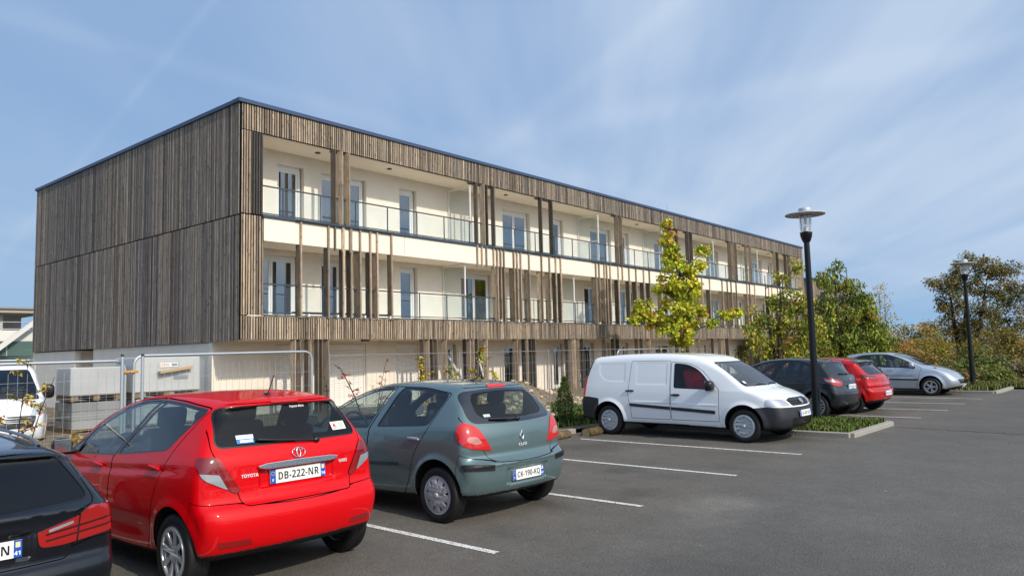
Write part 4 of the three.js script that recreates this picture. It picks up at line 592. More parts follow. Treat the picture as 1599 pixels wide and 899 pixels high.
for (const [x, l] of [[4.32, 'loose galvanised fence post, left one of the pair by the pallets'], [4.6, 'loose galvanised fence post, right one of the pair by the pallets']]) { const T = thing('fence_post', l, 'post', [x, 0, -11.25]); part('tube', tube([0, 0, 0], [0, 1.85, 0], 0.024), M.galv, T); part('post_cap', new THREE.SphereGeometry(0.026, 10, 6).translate(0, 1.85, 0), M.black, T); }
// ---------------------------------------------------------------- block pallets behind the fence
const blockGeo = [0, 1, 2].map(() => planarUV(new RoundedBoxGeometry(0.495, 0.188, 0.198, 2, 0.008), 0.8)), blockMats = [0x8f9192, 0x9b9c9b, 0x86888a].map((c) => new THREE.MeshStandardMaterial({ color: c, map: plasterTex.map, bumpMap: plasterTex.bump, bumpScale: 0.004, roughness: 0.95 }));
const filmMat = phys({ color: 0xf0f2f2, transmission: 0.62, thickness: 0, roughness: 0.3, ior: 1.4 });
function blockPallet(label, x, y, z, cols, rows, deep, turn, film, lighter) {
  const T = thing('block_pallet', label, 'pallet', [x, y, z], turn, 'pallets of building blocks'), w = cols * 0.5, d = deep * 0.2; delete T.userData.group;
  for (let k = 0; k < 5; k++) part('pallet_board', planarUV(box(w, 0.022, 0.1, 0, 0.12, -d / 2 + 0.06 + k * (d - 0.12) / 4), 0.8), std(0x8a7355, 0.9), T);
  for (const bx of [-w / 2 + 0.05, 0, w / 2 - 0.05]) part('pallet_bearer', planarUV(box(0.1, 0.1, d, bx, 0.055, 0), 0.8), std(0x7d674b, 0.9), T);
  for (let r = 0; r < rows; r++) for (let c = 0; c < cols; c++) for (let q = 0; q < deep; q++) { if (q > 0 && q < deep - 1 && r < rows - 1 && c > 0 && c < cols - 1) continue; const o = part('block', blockGeo[(rnd() * 3) | 0], lighter ?? blockMats[(rnd() * 3) | 0], T); o.position.set(-w / 2 + 0.25 + c * 0.5 + rr(-0.004, 0.004), 0.14 + 0.095 + r * 0.192, -d / 2 + 0.1 + q * 0.2); }
  if (film) { const g = new RoundedBoxGeometry(w + 0.05, rows * 0.192 + 0.04, d + 0.05, 6, 0.03), p = g.attributes.position; for (let i = 0; i < p.count; i++) { const a = 0.018 * (skyNoise(p.getX(i) * 5, p.getY(i) * 7, p.getZ(i) * 5 + x, 3, 6) - 0.5); p.setXYZ(i, p.getX(i) * (1 + a), p.getY(i) + a, p.getZ(i) * (1 + a)); } g.computeVertexNormals(); part('plastic_film', g.translate(0, 0.14 + rows * 0.096, 0), filmMat, T); }
  return T;
}
blockPallet('lower pallet of bare grey blocks nearest the small white van', 6.32, 0.2, -18.3, 2, 3, 5, 0.02, false);
blockPallet('upper film-wrapped pallet of grey blocks, stacked beside the small white van', 6.32, 0.94, -18.3, 2, 3, 5, -0.03, true);
const pale = new THREE.MeshStandardMaterial({ color: 0xb4b5b2, map: plasterTex.map, roughness: 0.9 });
blockPallet('lower pallet of pale blocks behind the fence posts, left of the end wall', 7.85, 0.2, -18.2, 3, 3, 5, 0.01, false, pale);
{ const T = blockPallet('upper pallet of pale wrapped boards with red and grey print, left of the end wall', 7.8, 0.94, -18.2, 3, 4, 5, 0.03, true, pale);
  const c = document.createElement('canvas'); c.width = 256; c.height = 64; const g = c.getContext('2d'); g.fillStyle = '#dcdcd8'; g.fillRect(0, 0, 256, 64); g.fillStyle = '#c23a34'; g.font = 'bold 44px sans-serif'; g.fillText('CSTYO', 6, 48); g.fillStyle = '#7d8894'; g.fillRect(170, 12, 80, 38); const t = new THREE.CanvasTexture(c); t.colorSpace = THREE.SRGBColorSpace;
  part('printed_label', box(0.42, 0.1, 0.004, 0.0, 0.74, 0.536), std(0xffffff, 0.6, { map: t }), T); part('printed_label', box(0.34, 0.08, 0.004, 0.3, 0.45, 0.537), std(0x7f8790, 0.6), T); }
blockPallet('farther pallet of grey blocks behind the wrapped ones', 7.0, 0.2, -20.3, 2, 6, 4, 0.0, false);
{ const T = thing('timber_offcut', 'light timber board lying on top edge of the pale pallets', 'board', [7.95, 1.56, -17.6], 0.1); part('board', planarUV(new RoundedBoxGeometry(0.8, 0.06, 0.12, 2, 0.008), 0.8).rotateZ(0.12), std(0xb49a72, 0.8), T); part('nail', tube([0.3, 0.06, 0], [0.3, 0.1, 0.01], 0.004), M.galv, T); }
// ---------------------------------------------------------------- small things at the kerb and on the site
[['weathered half-round timber stop touching the white van rear wheel', 13.05, -9.32, 0.06, 0x9a8a5c], ['pale rough stone-like timber stop right of the grey hatchback tail', 12.1, -9.5, 0.1, 0xb59d7a]].forEach(([l, x, z, t, c]) => {
  const T = thing('timber_stop', l, 'wheel stop', [x, 0, z], t), g = new THREE.CylinderGeometry(0.105, 0.105, 0.6, 20, 6, false).rotateZ(Math.PI / 2), p = g.attributes.position; for (let i = 0; i < p.count; i++) { const a = 1 + 0.12 * (skyNoise(p.getX(i) * 9, p.getY(i) * 20, p.getZ(i) * 20 + x, 3, 3) - 0.5); p.setY(i, Math.max(-0.05, p.getY(i) * a)); p.setZ(i, p.getZ(i) * a * 1.15); } g.computeVertexNormals();
  part('log', g.translate(0, 0.055, 0), bark(c), T); part('end_grain', new THREE.CircleGeometry(0.095, 20).rotateY(-Math.PI / 2).translate(-0.303, 0.06, 0), std(0x8c7b5a, 0.9), T); part('fixing_bolt', new THREE.CylinderGeometry(0.012, 0.012, 0.01, 8).translate(0.15, 0.162, 0), M.galv, T);
});
{ const rock = () => { const g = new THREE.IcosahedronGeometry(1, 2), p = g.attributes.position, k = rnd() * 50; for (let i = 0; i < p.count; i++) { const a = 0.75 + 0.6 * (skyNoise(p.getX(i) * 1.6 + k, p.getY(i) * 1.6, p.getZ(i) * 1.6, 2, 2) - 0.2); p.setXYZ(i, p.getX(i) * a, p.getY(i) * a * 0.7, p.getZ(i) * a); } g.computeVertexNormals(); return g; }, kinds = [rock(), rock(), rock(), rock()], list = [];
  for (let i = 0; i < 2200; i++) { const x = rr(10.5, 18.5), z = rr(-15.0, -11.3); if (grassy(x, z) > 0.5 && rnd() < 0.9) continue; const s = 0.012 + 0.075 * Math.pow(rnd(), 4); list.push(kinds[i & 3].clone().scale(s, s, s).rotateY(rnd() * 6).translate(x, siteH(x, z) + s * 0.2, z)); }
  const o = new THREE.Mesh(mergeAll(list), new THREE.MeshStandardMaterial({ color: 0xc9b496, roughness: 0.95 })); o.name = 'rubble'; o.userData = { label: 'loose pale stones and clods over the soil mound', category: 'rubble', kind: 'stuff' }; scene.add(o); }
const bw = (s, y, t) => { const v = new THREE.Vector3(s, y, -t); bld.updateMatrixWorld(); return v.applyMatrix4(bld.matrixWorld).toArray(); };
[['long white pipe leaning by the dark ground floor door, left one', 15.55, 15.25], ['long white pipe leaning by the dark ground floor door, right one', 15.95, 15.7]].forEach(([l, s0, s1]) => { const T = thing('leaning_pipe', l, 'pipe'); part('pipe', tube(bw(s0, 0.32, 0.7), bw(s1, 2.0, 1.3), 0.035, 12), std(0xd9dbdd, 0.4), T); part('pipe_socket', tube(bw(s0 - 0.02, 0.32, 0.7), bw(s0 - 0.08, 0.48, 0.76), 0.045, 12), std(0xcfd1d4, 0.4), T); });
[['pale board leaning left of the second slat group on the ground floor', 8.2, 8.75, 1.75], ['pale upright board at the slats behind the bushiest sapling', 9.6, 9.65, 1.9]].forEach(([l, s1, s0, h]) => { const T = thing('leaning_board', l, 'board'); part('board', tube(bw(s0, 0.3, 0.35), bw(s1, h, 0.9), 0.05, 4), std(0xd0d0cc, 0.7), T); part('board_edge', tube(bw(s0, 0.33, 0.31), bw(s1, h + 0.02, 0.86), 0.012, 4), std(0xb9b7b0, 0.7), T); });
{ const T = thing('low_rail_fence', 'low grey timber rail fence among scrub at the right edge', 'fence', [37.5, 0, -5.2], -0.06); for (let k = 0; k < 5; k++) part('post', planarUV(new RoundedBoxGeometry(0.12, 0.75, 0.12, 2, 0.01).translate(k * 1.9, 0.36, 0), 0.8), std(0x6d655a, 0.9), T); for (const y of [0.62, 0.36]) part('rail', planarUV(new RoundedBoxGeometry(7.9, 0.14, 0.05, 2, 0.01).translate(3.8, y, 0.09), 0.8), std(0x746b5f, 0.9), T); }
// ---------------------------------------------------------------- neighbouring buildings
{ const T = thing('neighbour_building', 'pale building with glass balcony and slanting brace at the left edge', 'building', [4, 0, -45]), w = std(0xb9b6b0, 0.85), wd = std(0xd8d5cf, 0.8);
  part('wall', mergeAll([box(8.9, 3.0, 10, 4.45, 1.5, -5.2), box(8.9, 1.5, 8, 4.45, 3.75, -6.5)]), w, T); part('roof_slab', box(9.6, 0.2, 11, 4.6, 4.55, -5.0), std(0xa79f93, 0.8), T); part('roof_edge', box(9.7, 0.08, 0.1, 4.6, 4.68, 0.55), std(0x8f8578, 0.7), T);
  part('parapet', box(8.9, 0.55, 0.16, 4.45, 3.28, 0.3), wd, T); for (let k = 0; k < 6; k++) { part('glass_panel', box(1.36, 0.72, 0.02, 1.1 + k * 1.42, 2.62, 0.42), phys({ color: 0x9fbdb6, transmission: 0.75, thickness: 0, roughness: 0.1 }), T); part('railing_post', box(0.05, 0.8, 0.05, 0.4 + k * 1.42, 2.64, 0.42), M.galv, T); }
  part('handrail', tube([0.4, 3.62, 0.35], [8.9, 3.62, 0.35], 0.025), M.galv, T); for (let k = 0; k < 5; k++) part('railing_post', tube([0.6 + k * 2, 3.5, 0.35], [0.6 + k * 2, 4.0, 0.35], 0.02), M.galv, T); part('handrail', tube([0.4, 3.98, 0.35], [8.9, 3.98, 0.35], 0.02), M.galv, T);
  part('brace', box(4.2, 0.22, 0.2, 0, 0, 0).rotateZ(0.72).translate(7.5, 3.0, 0.75), wd, T); part('column', box(0.16, 4.4, 0.2, 7.35, 2.2, -0.2), w, T); }
{ const T = thing('farther_building', 'similar timber-clad building showing through the trees beyond the right end', 'building', [62, 0, -22], 0.024), b = new Batch(); for (let s = 0.1; s < 12.4; s += 0.15) b.box(s, 4.7, 0.0, 0.1, 5.0, 0.04, woodTone(0.5)); for (let s = 0.1; s < 14; s += 0.15) b.box(0, 4.7, -s, 0.04, 5.0, 0.1, woodTone(0.8));
  part('cladding', b.geo(), M.wood, T, { kind: 'stuff' }); part('wall', planarUV(box(12.2, 7.1, 13.8, 6.2, 3.56, -7.0)), M.plaster, T); part('roof_coping', box(12.6, 0.14, 14.2, 6.2, 7.27, -7), M.cap, T); for (let k = 0; k < 2; k++) { part('window_opening', box(1.6, 1.3, 0.1, 3 + k * 5, 5.6, 0.03), M.black, T); } }

{ // fallen leaves along the gutter, on the bays and on the island edge: nobody could count them
  const L = new Leaves(), cols = [[0.30, 0.2, 0.04], [0.22, 0.13, 0.05], [0.34, 0.26, 0.06], [0.14, 0.1, 0.05]];
  for (let i = 0; i < 900; i++) { const near = rnd(), x = near < 0.55 ? rr(7.5, 32) : rr(2, 18), z = near < 0.55 ? -9.75 + Math.abs(rr(-1, 1) * rr(0, 1)) * 4 : rr(-9.6, -1.5); if (near >= 0.55 && rnd() < 0.75) continue; const p0 = L.p.length; L.leaf(x, 0.008, z, rr(0.025, 0.06), cols[(rnd() * 4) | 0], 0, 0.6); for (let k = p0 + 1; k < L.p.length; k += 3) L.p[k] = 0.006 + Math.abs(L.p[k] - 0.008) * 0.35; }
  const o = new THREE.Mesh(L.mesh('x', new THREE.Group()).geometry, leafMat); o.name = 'fallen_leaves'; o.userData = { label: 'brown and yellow fallen leaves scattered on the asphalt bays', category: 'leaves', kind: 'stuff' }; scene.add(o);
}
// ---------------------------------------------------------------- one car from its specification
const CM = {
  gap: std(0x060606, 0.9), liner: std(0x141415, 0.95), under: std(0x0d0d0e, 0.9), rubber: std(0x101011, 0.62), trim: phys({ color: 0x0b0c0d, roughness: 0.35, clearcoat: 0.3 }),
  plastic: std(0x15171a, 0.55), seat: std(0x34363a, 0.85), dash: std(0x222326, 0.8), chrome: phys({ color: 0xd8dadc, metalness: 1, roughness: 0.16 }), steel: phys({ color: 0x8f9296, metalness: 0.85, roughness: 0.38 }),
  brake: std(0x2a2725, 0.7), redLens: phys({ color: 0xb40d10, roughness: 0.12, clearcoat: 1, clearcoatRoughness: 0.03 }), darkLens: phys({ color: 0x4a0809, roughness: 0.1, clearcoat: 1 }), clearLens: phys({ color: 0xa3a8ac, metalness: 0.5, roughness: 0.3, clearcoat: 1 }),
  headlamp: phys({ color: 0xbcc2c8, metalness: 0.6, roughness: 0.16, clearcoat: 1, clearcoatRoughness: 0.02 }), amber: phys({ color: 0xb5560c, roughness: 0.15, clearcoat: 1 }), white: std(0xe8e8e6, 0.45), silver: std(0xe2e3e4, 0.35, { metalness: 0.3 }),
};
const glassMat = (hex, ior = 1.7) => phys({ color: hex, transmission: 1, thickness: 0, roughness: 0.0, ior });
CM.glass = glassMat(0xdbe6e3); CM.privacy = glassMat(0x2b3136); CM.screen = glassMat(0xdfe9e6);
function paint(color, metal = 0, rough = 0.5, spec = 0.35) { return phys({ color, metalness: metal, roughness: rough, specularIntensity: spec, clearcoat: 1, clearcoatRoughness: 0.03 }); }

function plateTexture(text, opt = {}) {
  const w = 1040, h = 220, c = document.createElement('canvas'); c.width = w; c.height = h; const g = c.getContext('2d');
  g.fillStyle = '#e9e9e4'; g.fillRect(0, 0, w, h); g.fillStyle = '#1a4fae'; g.fillRect(0, 0, 96, h); g.fillRect(w - 96, 0, 96, h);
  g.fillStyle = '#f3f3f0'; g.font = 'bold 62px sans-serif'; g.textAlign = 'center'; g.fillText('F', 48, 190);
  g.fillStyle = '#e7c93b'; for (let i = 0; i < 12; i++) { g.beginPath(); g.arc(48 + 28 * Math.cos(i * 0.5236), 62 + 28 * Math.sin(i * 0.5236), 5, 0, 7); g.fill(); }
  if (opt.region) { g.fillStyle = '#f3f3f0'; g.font = 'bold 74px sans-serif'; g.fillText(opt.region, w - 48, 190); g.fillStyle = '#d9d2a0'; g.fillRect(w - 76, 22, 56, 70); }
  g.fillStyle = '#16171a'; g.font = 'bold 168px sans-serif'; const m = g.measureText(text).width; g.save(); g.translate(w / 2, 172); g.scale(Math.min(1, 780 / m), 1.0); g.fillText(text, 0, 0); g.restore();
  const t = new THREE.CanvasTexture(c); t.colorSpace = THREE.SRGBColorSpace; return t;
}
function plateMesh(text, opt) {
  const g = new THREE.BoxGeometry(0.52, 0.11, 0.01), uv = g.attributes.uv, n = g.attributes.normal;
  for (let i = 0; i < uv.count; i++) if (n.getZ(i) < 0.5) uv.setXY(i, 0.5, 0.96);
  return [g, phys({ map: plateTexture(text, opt), roughness: 0.4 })];
}
function tyreGeo(R, w, rimR) {
  const p = [[rimR - 0.012, -w * 0.4], [rimR + 0.006, -w * 0.46], [rimR + 0.03, -w * 0.5], [R - 0.045, -w * 0.51], [R - 0.02, -w * 0.46], [R - 0.006, -w * 0.4], [R, -w * 0.28], [R, -w * 0.1], [R - 0.006, -w * 0.09], [R - 0.006, -w * 0.06], [R, -w * 0.05]];
  const full = [...p, ...p.map(([a, b]) => [a, -b]).reverse()];
  return new THREE.LatheGeometry(full.map(([a, b]) => new THREE.Vector2(a, b)), 56).rotateX(Math.PI / 2);
}
function faceGeo(rimR, holes, depth, dish) {         // a wheel face with holes, bulging by dish(r)
  const sh = new THREE.Shape(); sh.absarc(0, 0, rimR, 0, Math.PI * 2, false);
  for (const h of holes) sh.holes.push(new THREE.Path(h.map(([x, y]) => new THREE.Vector2(x, y)).reverse()));
  const g = new THREE.ExtrudeGeometry(sh, { depth, bevelEnabled: true, bevelSize: 0.004, bevelThickness: 0.005, bevelSegments: 2, curveSegments: 56 });
  const q = g.attributes.position; for (let i = 0; i < q.count; i++) q.setZ(i, q.getZ(i) + dish(Math.hypot(q.getX(i), q.getY(i)) / rimR));
  g.computeVertexNormals(); return toCreasedNormals(g, 0.6);
}
function ringHoles(n, r0, r1, a0, a1, rot = 0, round = 0.012) {   // n holes between radii, half-angles a0 (inner) and a1 (outer)
  return Array.from({ length: n }, (_, i) => {
    const c = rot + (i * 2 * Math.PI) / n, pt = (r, a) => [r * Math.cos(c + a), r * Math.sin(c + a)];
    return roundPoly([pt(r0, -a0), pt(r1, -a1), pt(r1 * 1.02, 0), pt(r1, a1), pt(r0, a0)], round, 3);
  });
}
const WHEELS = {
  alloy8: (r) => ({ mat: phys({ color: 0xb9bcc0, metalness: 0.5, roughness: 0.3 }), holes: [...ringHoles(8, r * 0.3, r * 0.86, 0.2, 0.285, 0.2)], dish: (t) => 0.02 * (1 - t) * -1 + 0.012, bolts: 4 }),
  cap9: (r) => ({ mat: phys({ color: 0xa9adb2, metalness: 0.35, roughness: 0.4 }), holes: [...ringHoles(9, r * 0.6, r * 0.86, 0.07, 0.13, 0.17), ...ringHoles(9, r * 0.42, r * 0.55, 0.05, 0.08, 0.52, 0.006)], dish: (t) => 0.03 * (1 - t * t), bolts: 0 }),
  steel: (r) => ({ mat: phys({ color: 0xb2b6ba, metalness: 0.35, roughness: 0.42 }), holes: ringHoles(12, r * 0.72, r * 0.83, 0.07, 0.075, 0.1, 0.008), dish: (t) => (t > 0.88 ? 0.012 : t > 0.55 ? -0.012 : 0.028), bolts: 0 }),
  multi: (r) => ({ mat: phys({ color: 0xa4a8ad, metalness: 0.6, roughness: 0.32 }), holes: ringHoles(15, r * 0.36, r * 0.88, 0.08, 0.15, 0.1, 0.01), dish: (t) => 0.006 + 0.012 * (1 - t), bolts: 5 }),
  star5: (r) => ({ mat: phys({ color: 0xb0b4b8, metalness: 0.6, roughness: 0.3 }), holes: [...ringHoles(5, r * 0.3, r * 0.86, 0.34, 0.38, 0.63), ...ringHoles(5, r * 0.5, r * 0.86, 0.06, 0.14, 0)], dish: (t) => -0.01 + 0.02 * t, bolts: 5 }),
};
function addWheel(parent, s, x, z, dir) {            // outer face looks along dir * z
  const w = new THREE.Group(); w.name = 'wheel'; parent.add(w); w.position.set(x, s.wheelR, z); if (dir < 0) w.rotation.y = Math.PI;
  const kind = WHEELS[s.wheel](s.rimR), wd = s.tyreW ?? 0.19;
  const add = (name, g, m) => { const o = new THREE.Mesh(g, m); o.name = name; w.add(o); return o; };
  s._tyre ??= tyreGeo(s.wheelR, wd, s.rimR); add('tyre', s._tyre, CM.rubber);
  if (!s._rim) {
    const barrel = new THREE.LatheGeometry([[s.rimR - 0.01, -wd * 0.42], [s.rimR - 0.03, -wd * 0.2], [s.rimR - 0.025, wd * 0.3], [s.rimR - 0.006, wd * 0.4], [s.rimR + 0.006, wd * 0.44], [s.rimR + 0.004, wd * 0.47], [s.rimR - 0.012, wd * 0.44]].map(([a, b]) => new THREE.Vector2(a, b)), 48).rotateX(Math.PI / 2);
    const face = faceGeo(s.rimR - 0.012, kind.holes, 0.012, kind.dish).translate(0, 0, wd * 0.34);
    const hub = new THREE.LatheGeometry([[0.0, 0.012], [0.02, 0.011], [0.03, 0.004], [0.031, -0.03]].map(([a, b]) => new THREE.Vector2(a, b)), 24).rotateX(Math.PI / 2).translate(0, 0, wd * 0.34 + 0.014 + kind.dish(0));
    const bolts = Array.from({ length: kind.bolts }, (_, i) => new THREE.CylinderGeometry(0.008, 0.008, 0.02, 6).rotateX(Math.PI / 2).translate(0.05 * Math.cos(i * 2 * Math.PI / kind.bolts), 0.05 * Math.sin(i * 2 * Math.PI / kind.bolts), wd * 0.34 + 0.012 + kind.dish(0.25)));
    s._rim = mergeAll([barrel, face, hub, ...bolts]);
    s._disc = new THREE.CylinderGeometry(s.rimR * 0.72, s.rimR * 0.72, 0.02, 32).rotateX(Math.PI / 2).translate(0, 0, 0.0);
    s._drum = new THREE.CylinderGeometry(s.rimR * 0.97, s.rimR * 0.97, 0.01, 32).rotateX(Math.PI / 2).translate(0, 0, -wd * 0.3);
  }
  add('rim', s._rim, kind.mat); add('brake_disc', mergeAll([s._disc, s._drum]), CM.brake);
}
function rbox(w, h, d, r, x = 0, y = 0, z = 0, rz = 0) { return new RoundedBoxGeometry(w, h, d, 3, r).rotateZ(rz).translate(x, y, z); }

function buildCar(s) {
  const car = new THREE.Group(); car.name = numbered(s.name); car.userData = { label: s.label, category: s.category };
  const pm = s.paint, f = bodyField(s), hw = s.W / 2, ox = -s.L / 2;
  const add = (name, g, m, parent = car) => { const o = new THREE.Mesh(g, m); o.name = name; o.geometry.translate(ox, 0, 0); parent.add(o); return o; };
  let soup = surfaceNets(f, [-0.12, 0.06, -hw - 0.12], [s.L + 0.12, s.H + 0.08, hw + 0.12], s.cell ?? 0.026);
  const hitX = (y, z, rear = true) => { let x = rear ? -0.2 : s.L + 0.2; const st = rear ? 0.01 : -0.01; for (let i = 0; i < 300 && f(x, y, z) > 0; i++) x += st; for (let i = 0; i < 8; i++) x += (f(x, y, z) > 0 ? st : -st) / 2 ** (i + 1); return x; };
  const hitZ = (x, y, sg = -1) => { let z = hw + 0.15; for (let i = 0; i < 200 && f(x, y, z) > 0; i++) z -= 0.01; return sg * z; };
  const hitY = (x, z) => { let y = s.H + 0.1; for (let i = 0; i < 200 && f(x, y, z) > 0; i++) y -= 0.008; return y; };
  const bySide = (list) => [list.filter((t) => t[0][2] + t[1][2] + t[2][2] < 0), list.filter((t) => t[0][2] + t[1][2] + t[2][2] >= 0)];
  // floor pan and wheel openings
  let under = soup.filter((t) => t[0][4] + t[1][4] + t[2][4] < -1.8 && t[0][1] < 0.42); { const u = new Set(under); soup = soup.filter((t) => !u.has(t)); }
  for (const ax of [s.rearAxle, s.frontAxle]) {
    const c = circlePoly(ax, s.wheelR + (s.archDy ?? 0.02), s.archR);
    [, soup] = cut(soup, 'side', c, (t) => Math.abs(t[0][2]) > 0.42);
    [, under] = cut(under, 'side', grow(c, 0.005), (t) => Math.abs(t[0][2]) > 0.42);
  }
  const liner = [];
  const split = (list, view, poly, pred, gap) => {      // inside, outside with a seam of the given width left out between them
    if (!gap) return cut(list, view, poly, pred);
    const [a, out] = cut(list, view, grow(poly, gap / 2), pred), [inside, ring] = cut(a, view, grow(poly, -gap / 2), pred);
    liner.push(...ring); return [inside, out];
  };
  const pieces = [];
  // lamps first (they cut through wings, gates and bumpers)
  for (const l of s.lamps ?? []) {
    for (const sg of l.both === false ? [l.sg ?? 1] : [-1, 1]) {
      let list = soup, inn, out;
      const pred = (t) => (l.rear ? t[0][0] < (l.limit ?? 0.6) : t[0][0] > s.L - (l.limit ?? 1)) && Math.sign(t[0][2] + t[1][2] + t[2][2]) === sg && (l.rear ? t[0][3] < 0.35 : t[0][3] > -0.35);
      [inn, out] = cut(list, l.view ?? 'end', (l.view === 'side' ? l.poly : l.poly.map(([a, b]) => [a * sg, b])), pred);
      if (l.sidePoly) { const [i2, o2] = cut(inn, 'side', l.sidePoly, () => true); inn = i2; out = out.concat(o2); }
      soup = out;
      if (!inn.length) continue;
      liner.push(...inn);
      let rest = inn; const parts = [];
      for (const q of l.zones ?? []) { let z; [z, rest] = cut(rest, q.view ?? 'end', q.view === 'side' ? q.poly : q.poly.map(([a, b]) => [a * sg, b]), () => true); if (z.length) parts.push([q, z]); }
      const lamp = add(l.name, raisedGeo(rest, l.lift ?? 0.004, 0.02), l.mat);
      for (const [q, z] of parts) add(q.name, soupGeo(z, (l.lift ?? 0.004) + (q.lift ?? 0.001)), q.mat, lamp);
    }
  }
  // glass: a black surround, then the pane
  const panes = [];
  const glaze = (view, poly, pred, name, m, trim, surround, both) => {
    let [inn, out] = cut(soup, view, grow(poly, trim), pred); soup = out;
    const [g, ring] = cut(inn, view, poly, pred);
    if (surround) { pieces.push(['window_trim', ring, CM.trim, 0.001]); }
    for (const part of both ? bySide(g) : [g]) panes.push([name, part, m]);
  };
  for (const w of s.sideWindows ?? []) glaze('side', w.poly, sidePred, w.name ?? 'side_window', w.mat ?? CM.glass, w.trim ?? 0.014, true, true);
  if (s.windscreen) glaze('end', s.windscreen, frontPred(s.L * 0.45), 'windscreen', CM.screen, 0.012, true, false);
  if (s.rearSurround) { let inn; [inn, soup] = cut(soup, 'end', s.rearSurround, rearPred(s.rearWindowLimit ?? 1.0)); const [g, ring] = cut(inn, 'end', s.rearWindow, () => true); pieces.push(['window_trim', ring, phys({ color: 0x10161d, roughness: 0.04, clearcoat: 1 }), 0.0]); panes.push(['rear_window', g, s.rearGlass ?? CM.glass]); }
  else if (s.rearWindow) glaze('end', s.rearWindow, rearPred(s.rearWindowLimit ?? 1.0), 'rear_window', s.rearGlass ?? CM.glass, s.rearTrim ?? 0.03, true, false);
  for (const [name, g, m] of panes) { if (g.length) { const o = add(name, soupGeo(g, -0.003), m); if (name === 'rear_window') car.userData.rw = o; } }
  for (const k of s.pillars ?? []) { let z; [z, soup] = cut(soup, 'side', k, sidePred); for (const g of bySide(z)) if (g.length) pieces.push(['pillar_trim', g, CM.trim, 0.0]); }
  // panels
  for (const d of s.doors ?? []) { let inn; [inn, soup] = split(soup, 'side', d.poly, (t) => sidePred(t) || Math.abs(t[0][2]) > hw * 0.6, d.gap ?? 0.009); bySide(inn).forEach((g) => { pieces.push([d.name ?? 'door', g, d.mat ?? pm, 0]); }); }
  if (s.tailgate) { let inn; [inn, soup] = split(soup, 'end', s.tailgate, (t) => t[0][0] < (s.gateLimit ?? 0.6) && t[0][3] + t[1][3] + t[2][3] < -1.0, 0.007); pieces.push(['tailgate', inn, pm, 0]); }
  if (s.rearBumper) { let inn; [inn, soup] = split(soup, 'side', s.rearBumper, () => true, 0.005); pieces.push(['rear_bumper', inn, s.bumperMat ?? pm, s.bumperLift ?? 0]); }
  if (s.frontBumper) { let inn; [inn, soup] = split(soup, 'side', s.frontBumper, () => true, 0.005); for (const k of s.frontCuts ?? []) { let z; [z, inn] = cut(inn, 'end', k.poly, frontPred(s.L * 0.7)); if (z.length) pieces.push([k.name, z, k.mat, k.lift ?? -0.012]); liner.push(...z); } pieces.push(['front_bumper', inn, s.bumperMat ?? pm, s.bumperLift ?? 0]); }
  for (const k of s.frontPanels ?? []) { let z; [z, soup] = cut(soup, 'end', k.poly, frontPred(s.L * 0.7)); if (z.length) pieces.push([k.name, z, k.mat, k.lift ?? -0.012]); liner.push(...z); }
  if (s.bonnet) { let inn; [inn, soup] = split(soup, 'top', s.bonnet, (t) => t[0][4] + t[1][4] + t[2][4] > 0.9 && t[0][0] > s.L * 0.6, 0.007); pieces.push(['bonnet', inn, pm, 0]); }
  for (const k of s.patches ?? []) { let z; [z, soup] = cut(soup, k.view, k.poly, k.pred); if (z.length) pieces.push([k.name, z, k.mat, k.lift ?? 0.001]); }
  const strips = [];
  for (const [name, g, m, off] of pieces) {
    if (!g.length) continue;
    let list = g;
    for (const k of s.mouldings ?? []) { if (!(k.on ?? ['door']).includes(name)) continue; let z; [z, list] = cut(list, k.view ?? 'side', k.poly, k.view === 'end' ? (t) => t[0][3] < -0.3 : sidePred); if (z.length) { strips.push([k, z]); } }
    liner.push(...g);
    const o = add(name, off > 0.003 ? raisedGeo(list, off, 0.02) : soupGeo(list, off), m);
    if (name === 'door') { const sg = g[0][0][2] < 0 ? -1 : 1; (car.userData.doors ??= []).push([o, sg, g]); }
    if (name === 'tailgate') car.userData.gate = o;
  }
  for (const k of s.mouldings ?? []) if (k.body) { let z; [z, soup] = cut(soup, k.view ?? 'side', k.poly, k.view === 'end' ? (t) => t[0][3] < -0.3 && t[0][0] < 0.6 : sidePred); if (z.length) strips.push([k, z]); }
  for (const [k, z] of strips) { liner.push(...z); for (const g of bySide(z)) if (g.length) add(k.name, raisedGeo(g, k.lift ?? 0.012, 0.02), k.mat); }
  liner.push(...soup);
  add('body', soupGeo(soup), pm);
  add('underbody', soupGeo(under), CM.under);
  add('interior_lining', soupGeo(liner, -0.03, true), CM.liner);
  // wheel housings and wheels
  for (const ax of [s.rearAxle, s.frontAxle]) {
    const g = new THREE.CylinderGeometry(s.archR + 0.015, s.archR + 0.015, hw - 0.42, 32, 1, true, 0, Math.PI).rotateX(Math.PI / 2);
    for (const sg of [-1, 1]) add('wheel_housing', mergeAll([g.clone().rotateZ(Math.PI / 2).translate(ax, s.wheelR + (s.archDy ?? 0.02), sg * (hw + 0.42) / 2 - sg * 0.05), new THREE.CircleGeometry(s.archR + 0.016, 32, 0, Math.PI).translate(ax, s.wheelR + (s.archDy ?? 0.02), sg * ((hw + 0.42) / 2 - 0.05 - (hw - 0.42) / 2))]), CM.under);
    const zi = (s.track ?? s.W - 0.24) / 2;
    for (const sg of [-1, 1]) addWheel(car, s, ax + ox, sg * zi, sg);
  }
  // cabin
  const fl = s.floor ?? 0.3, xs = s.seatX ?? s.L * 0.5;
  add('cabin_floor', rbox(s.L * 0.62, 0.05, s.W - 0.28, 0.02, s.L * 0.47, fl, 0), CM.liner);
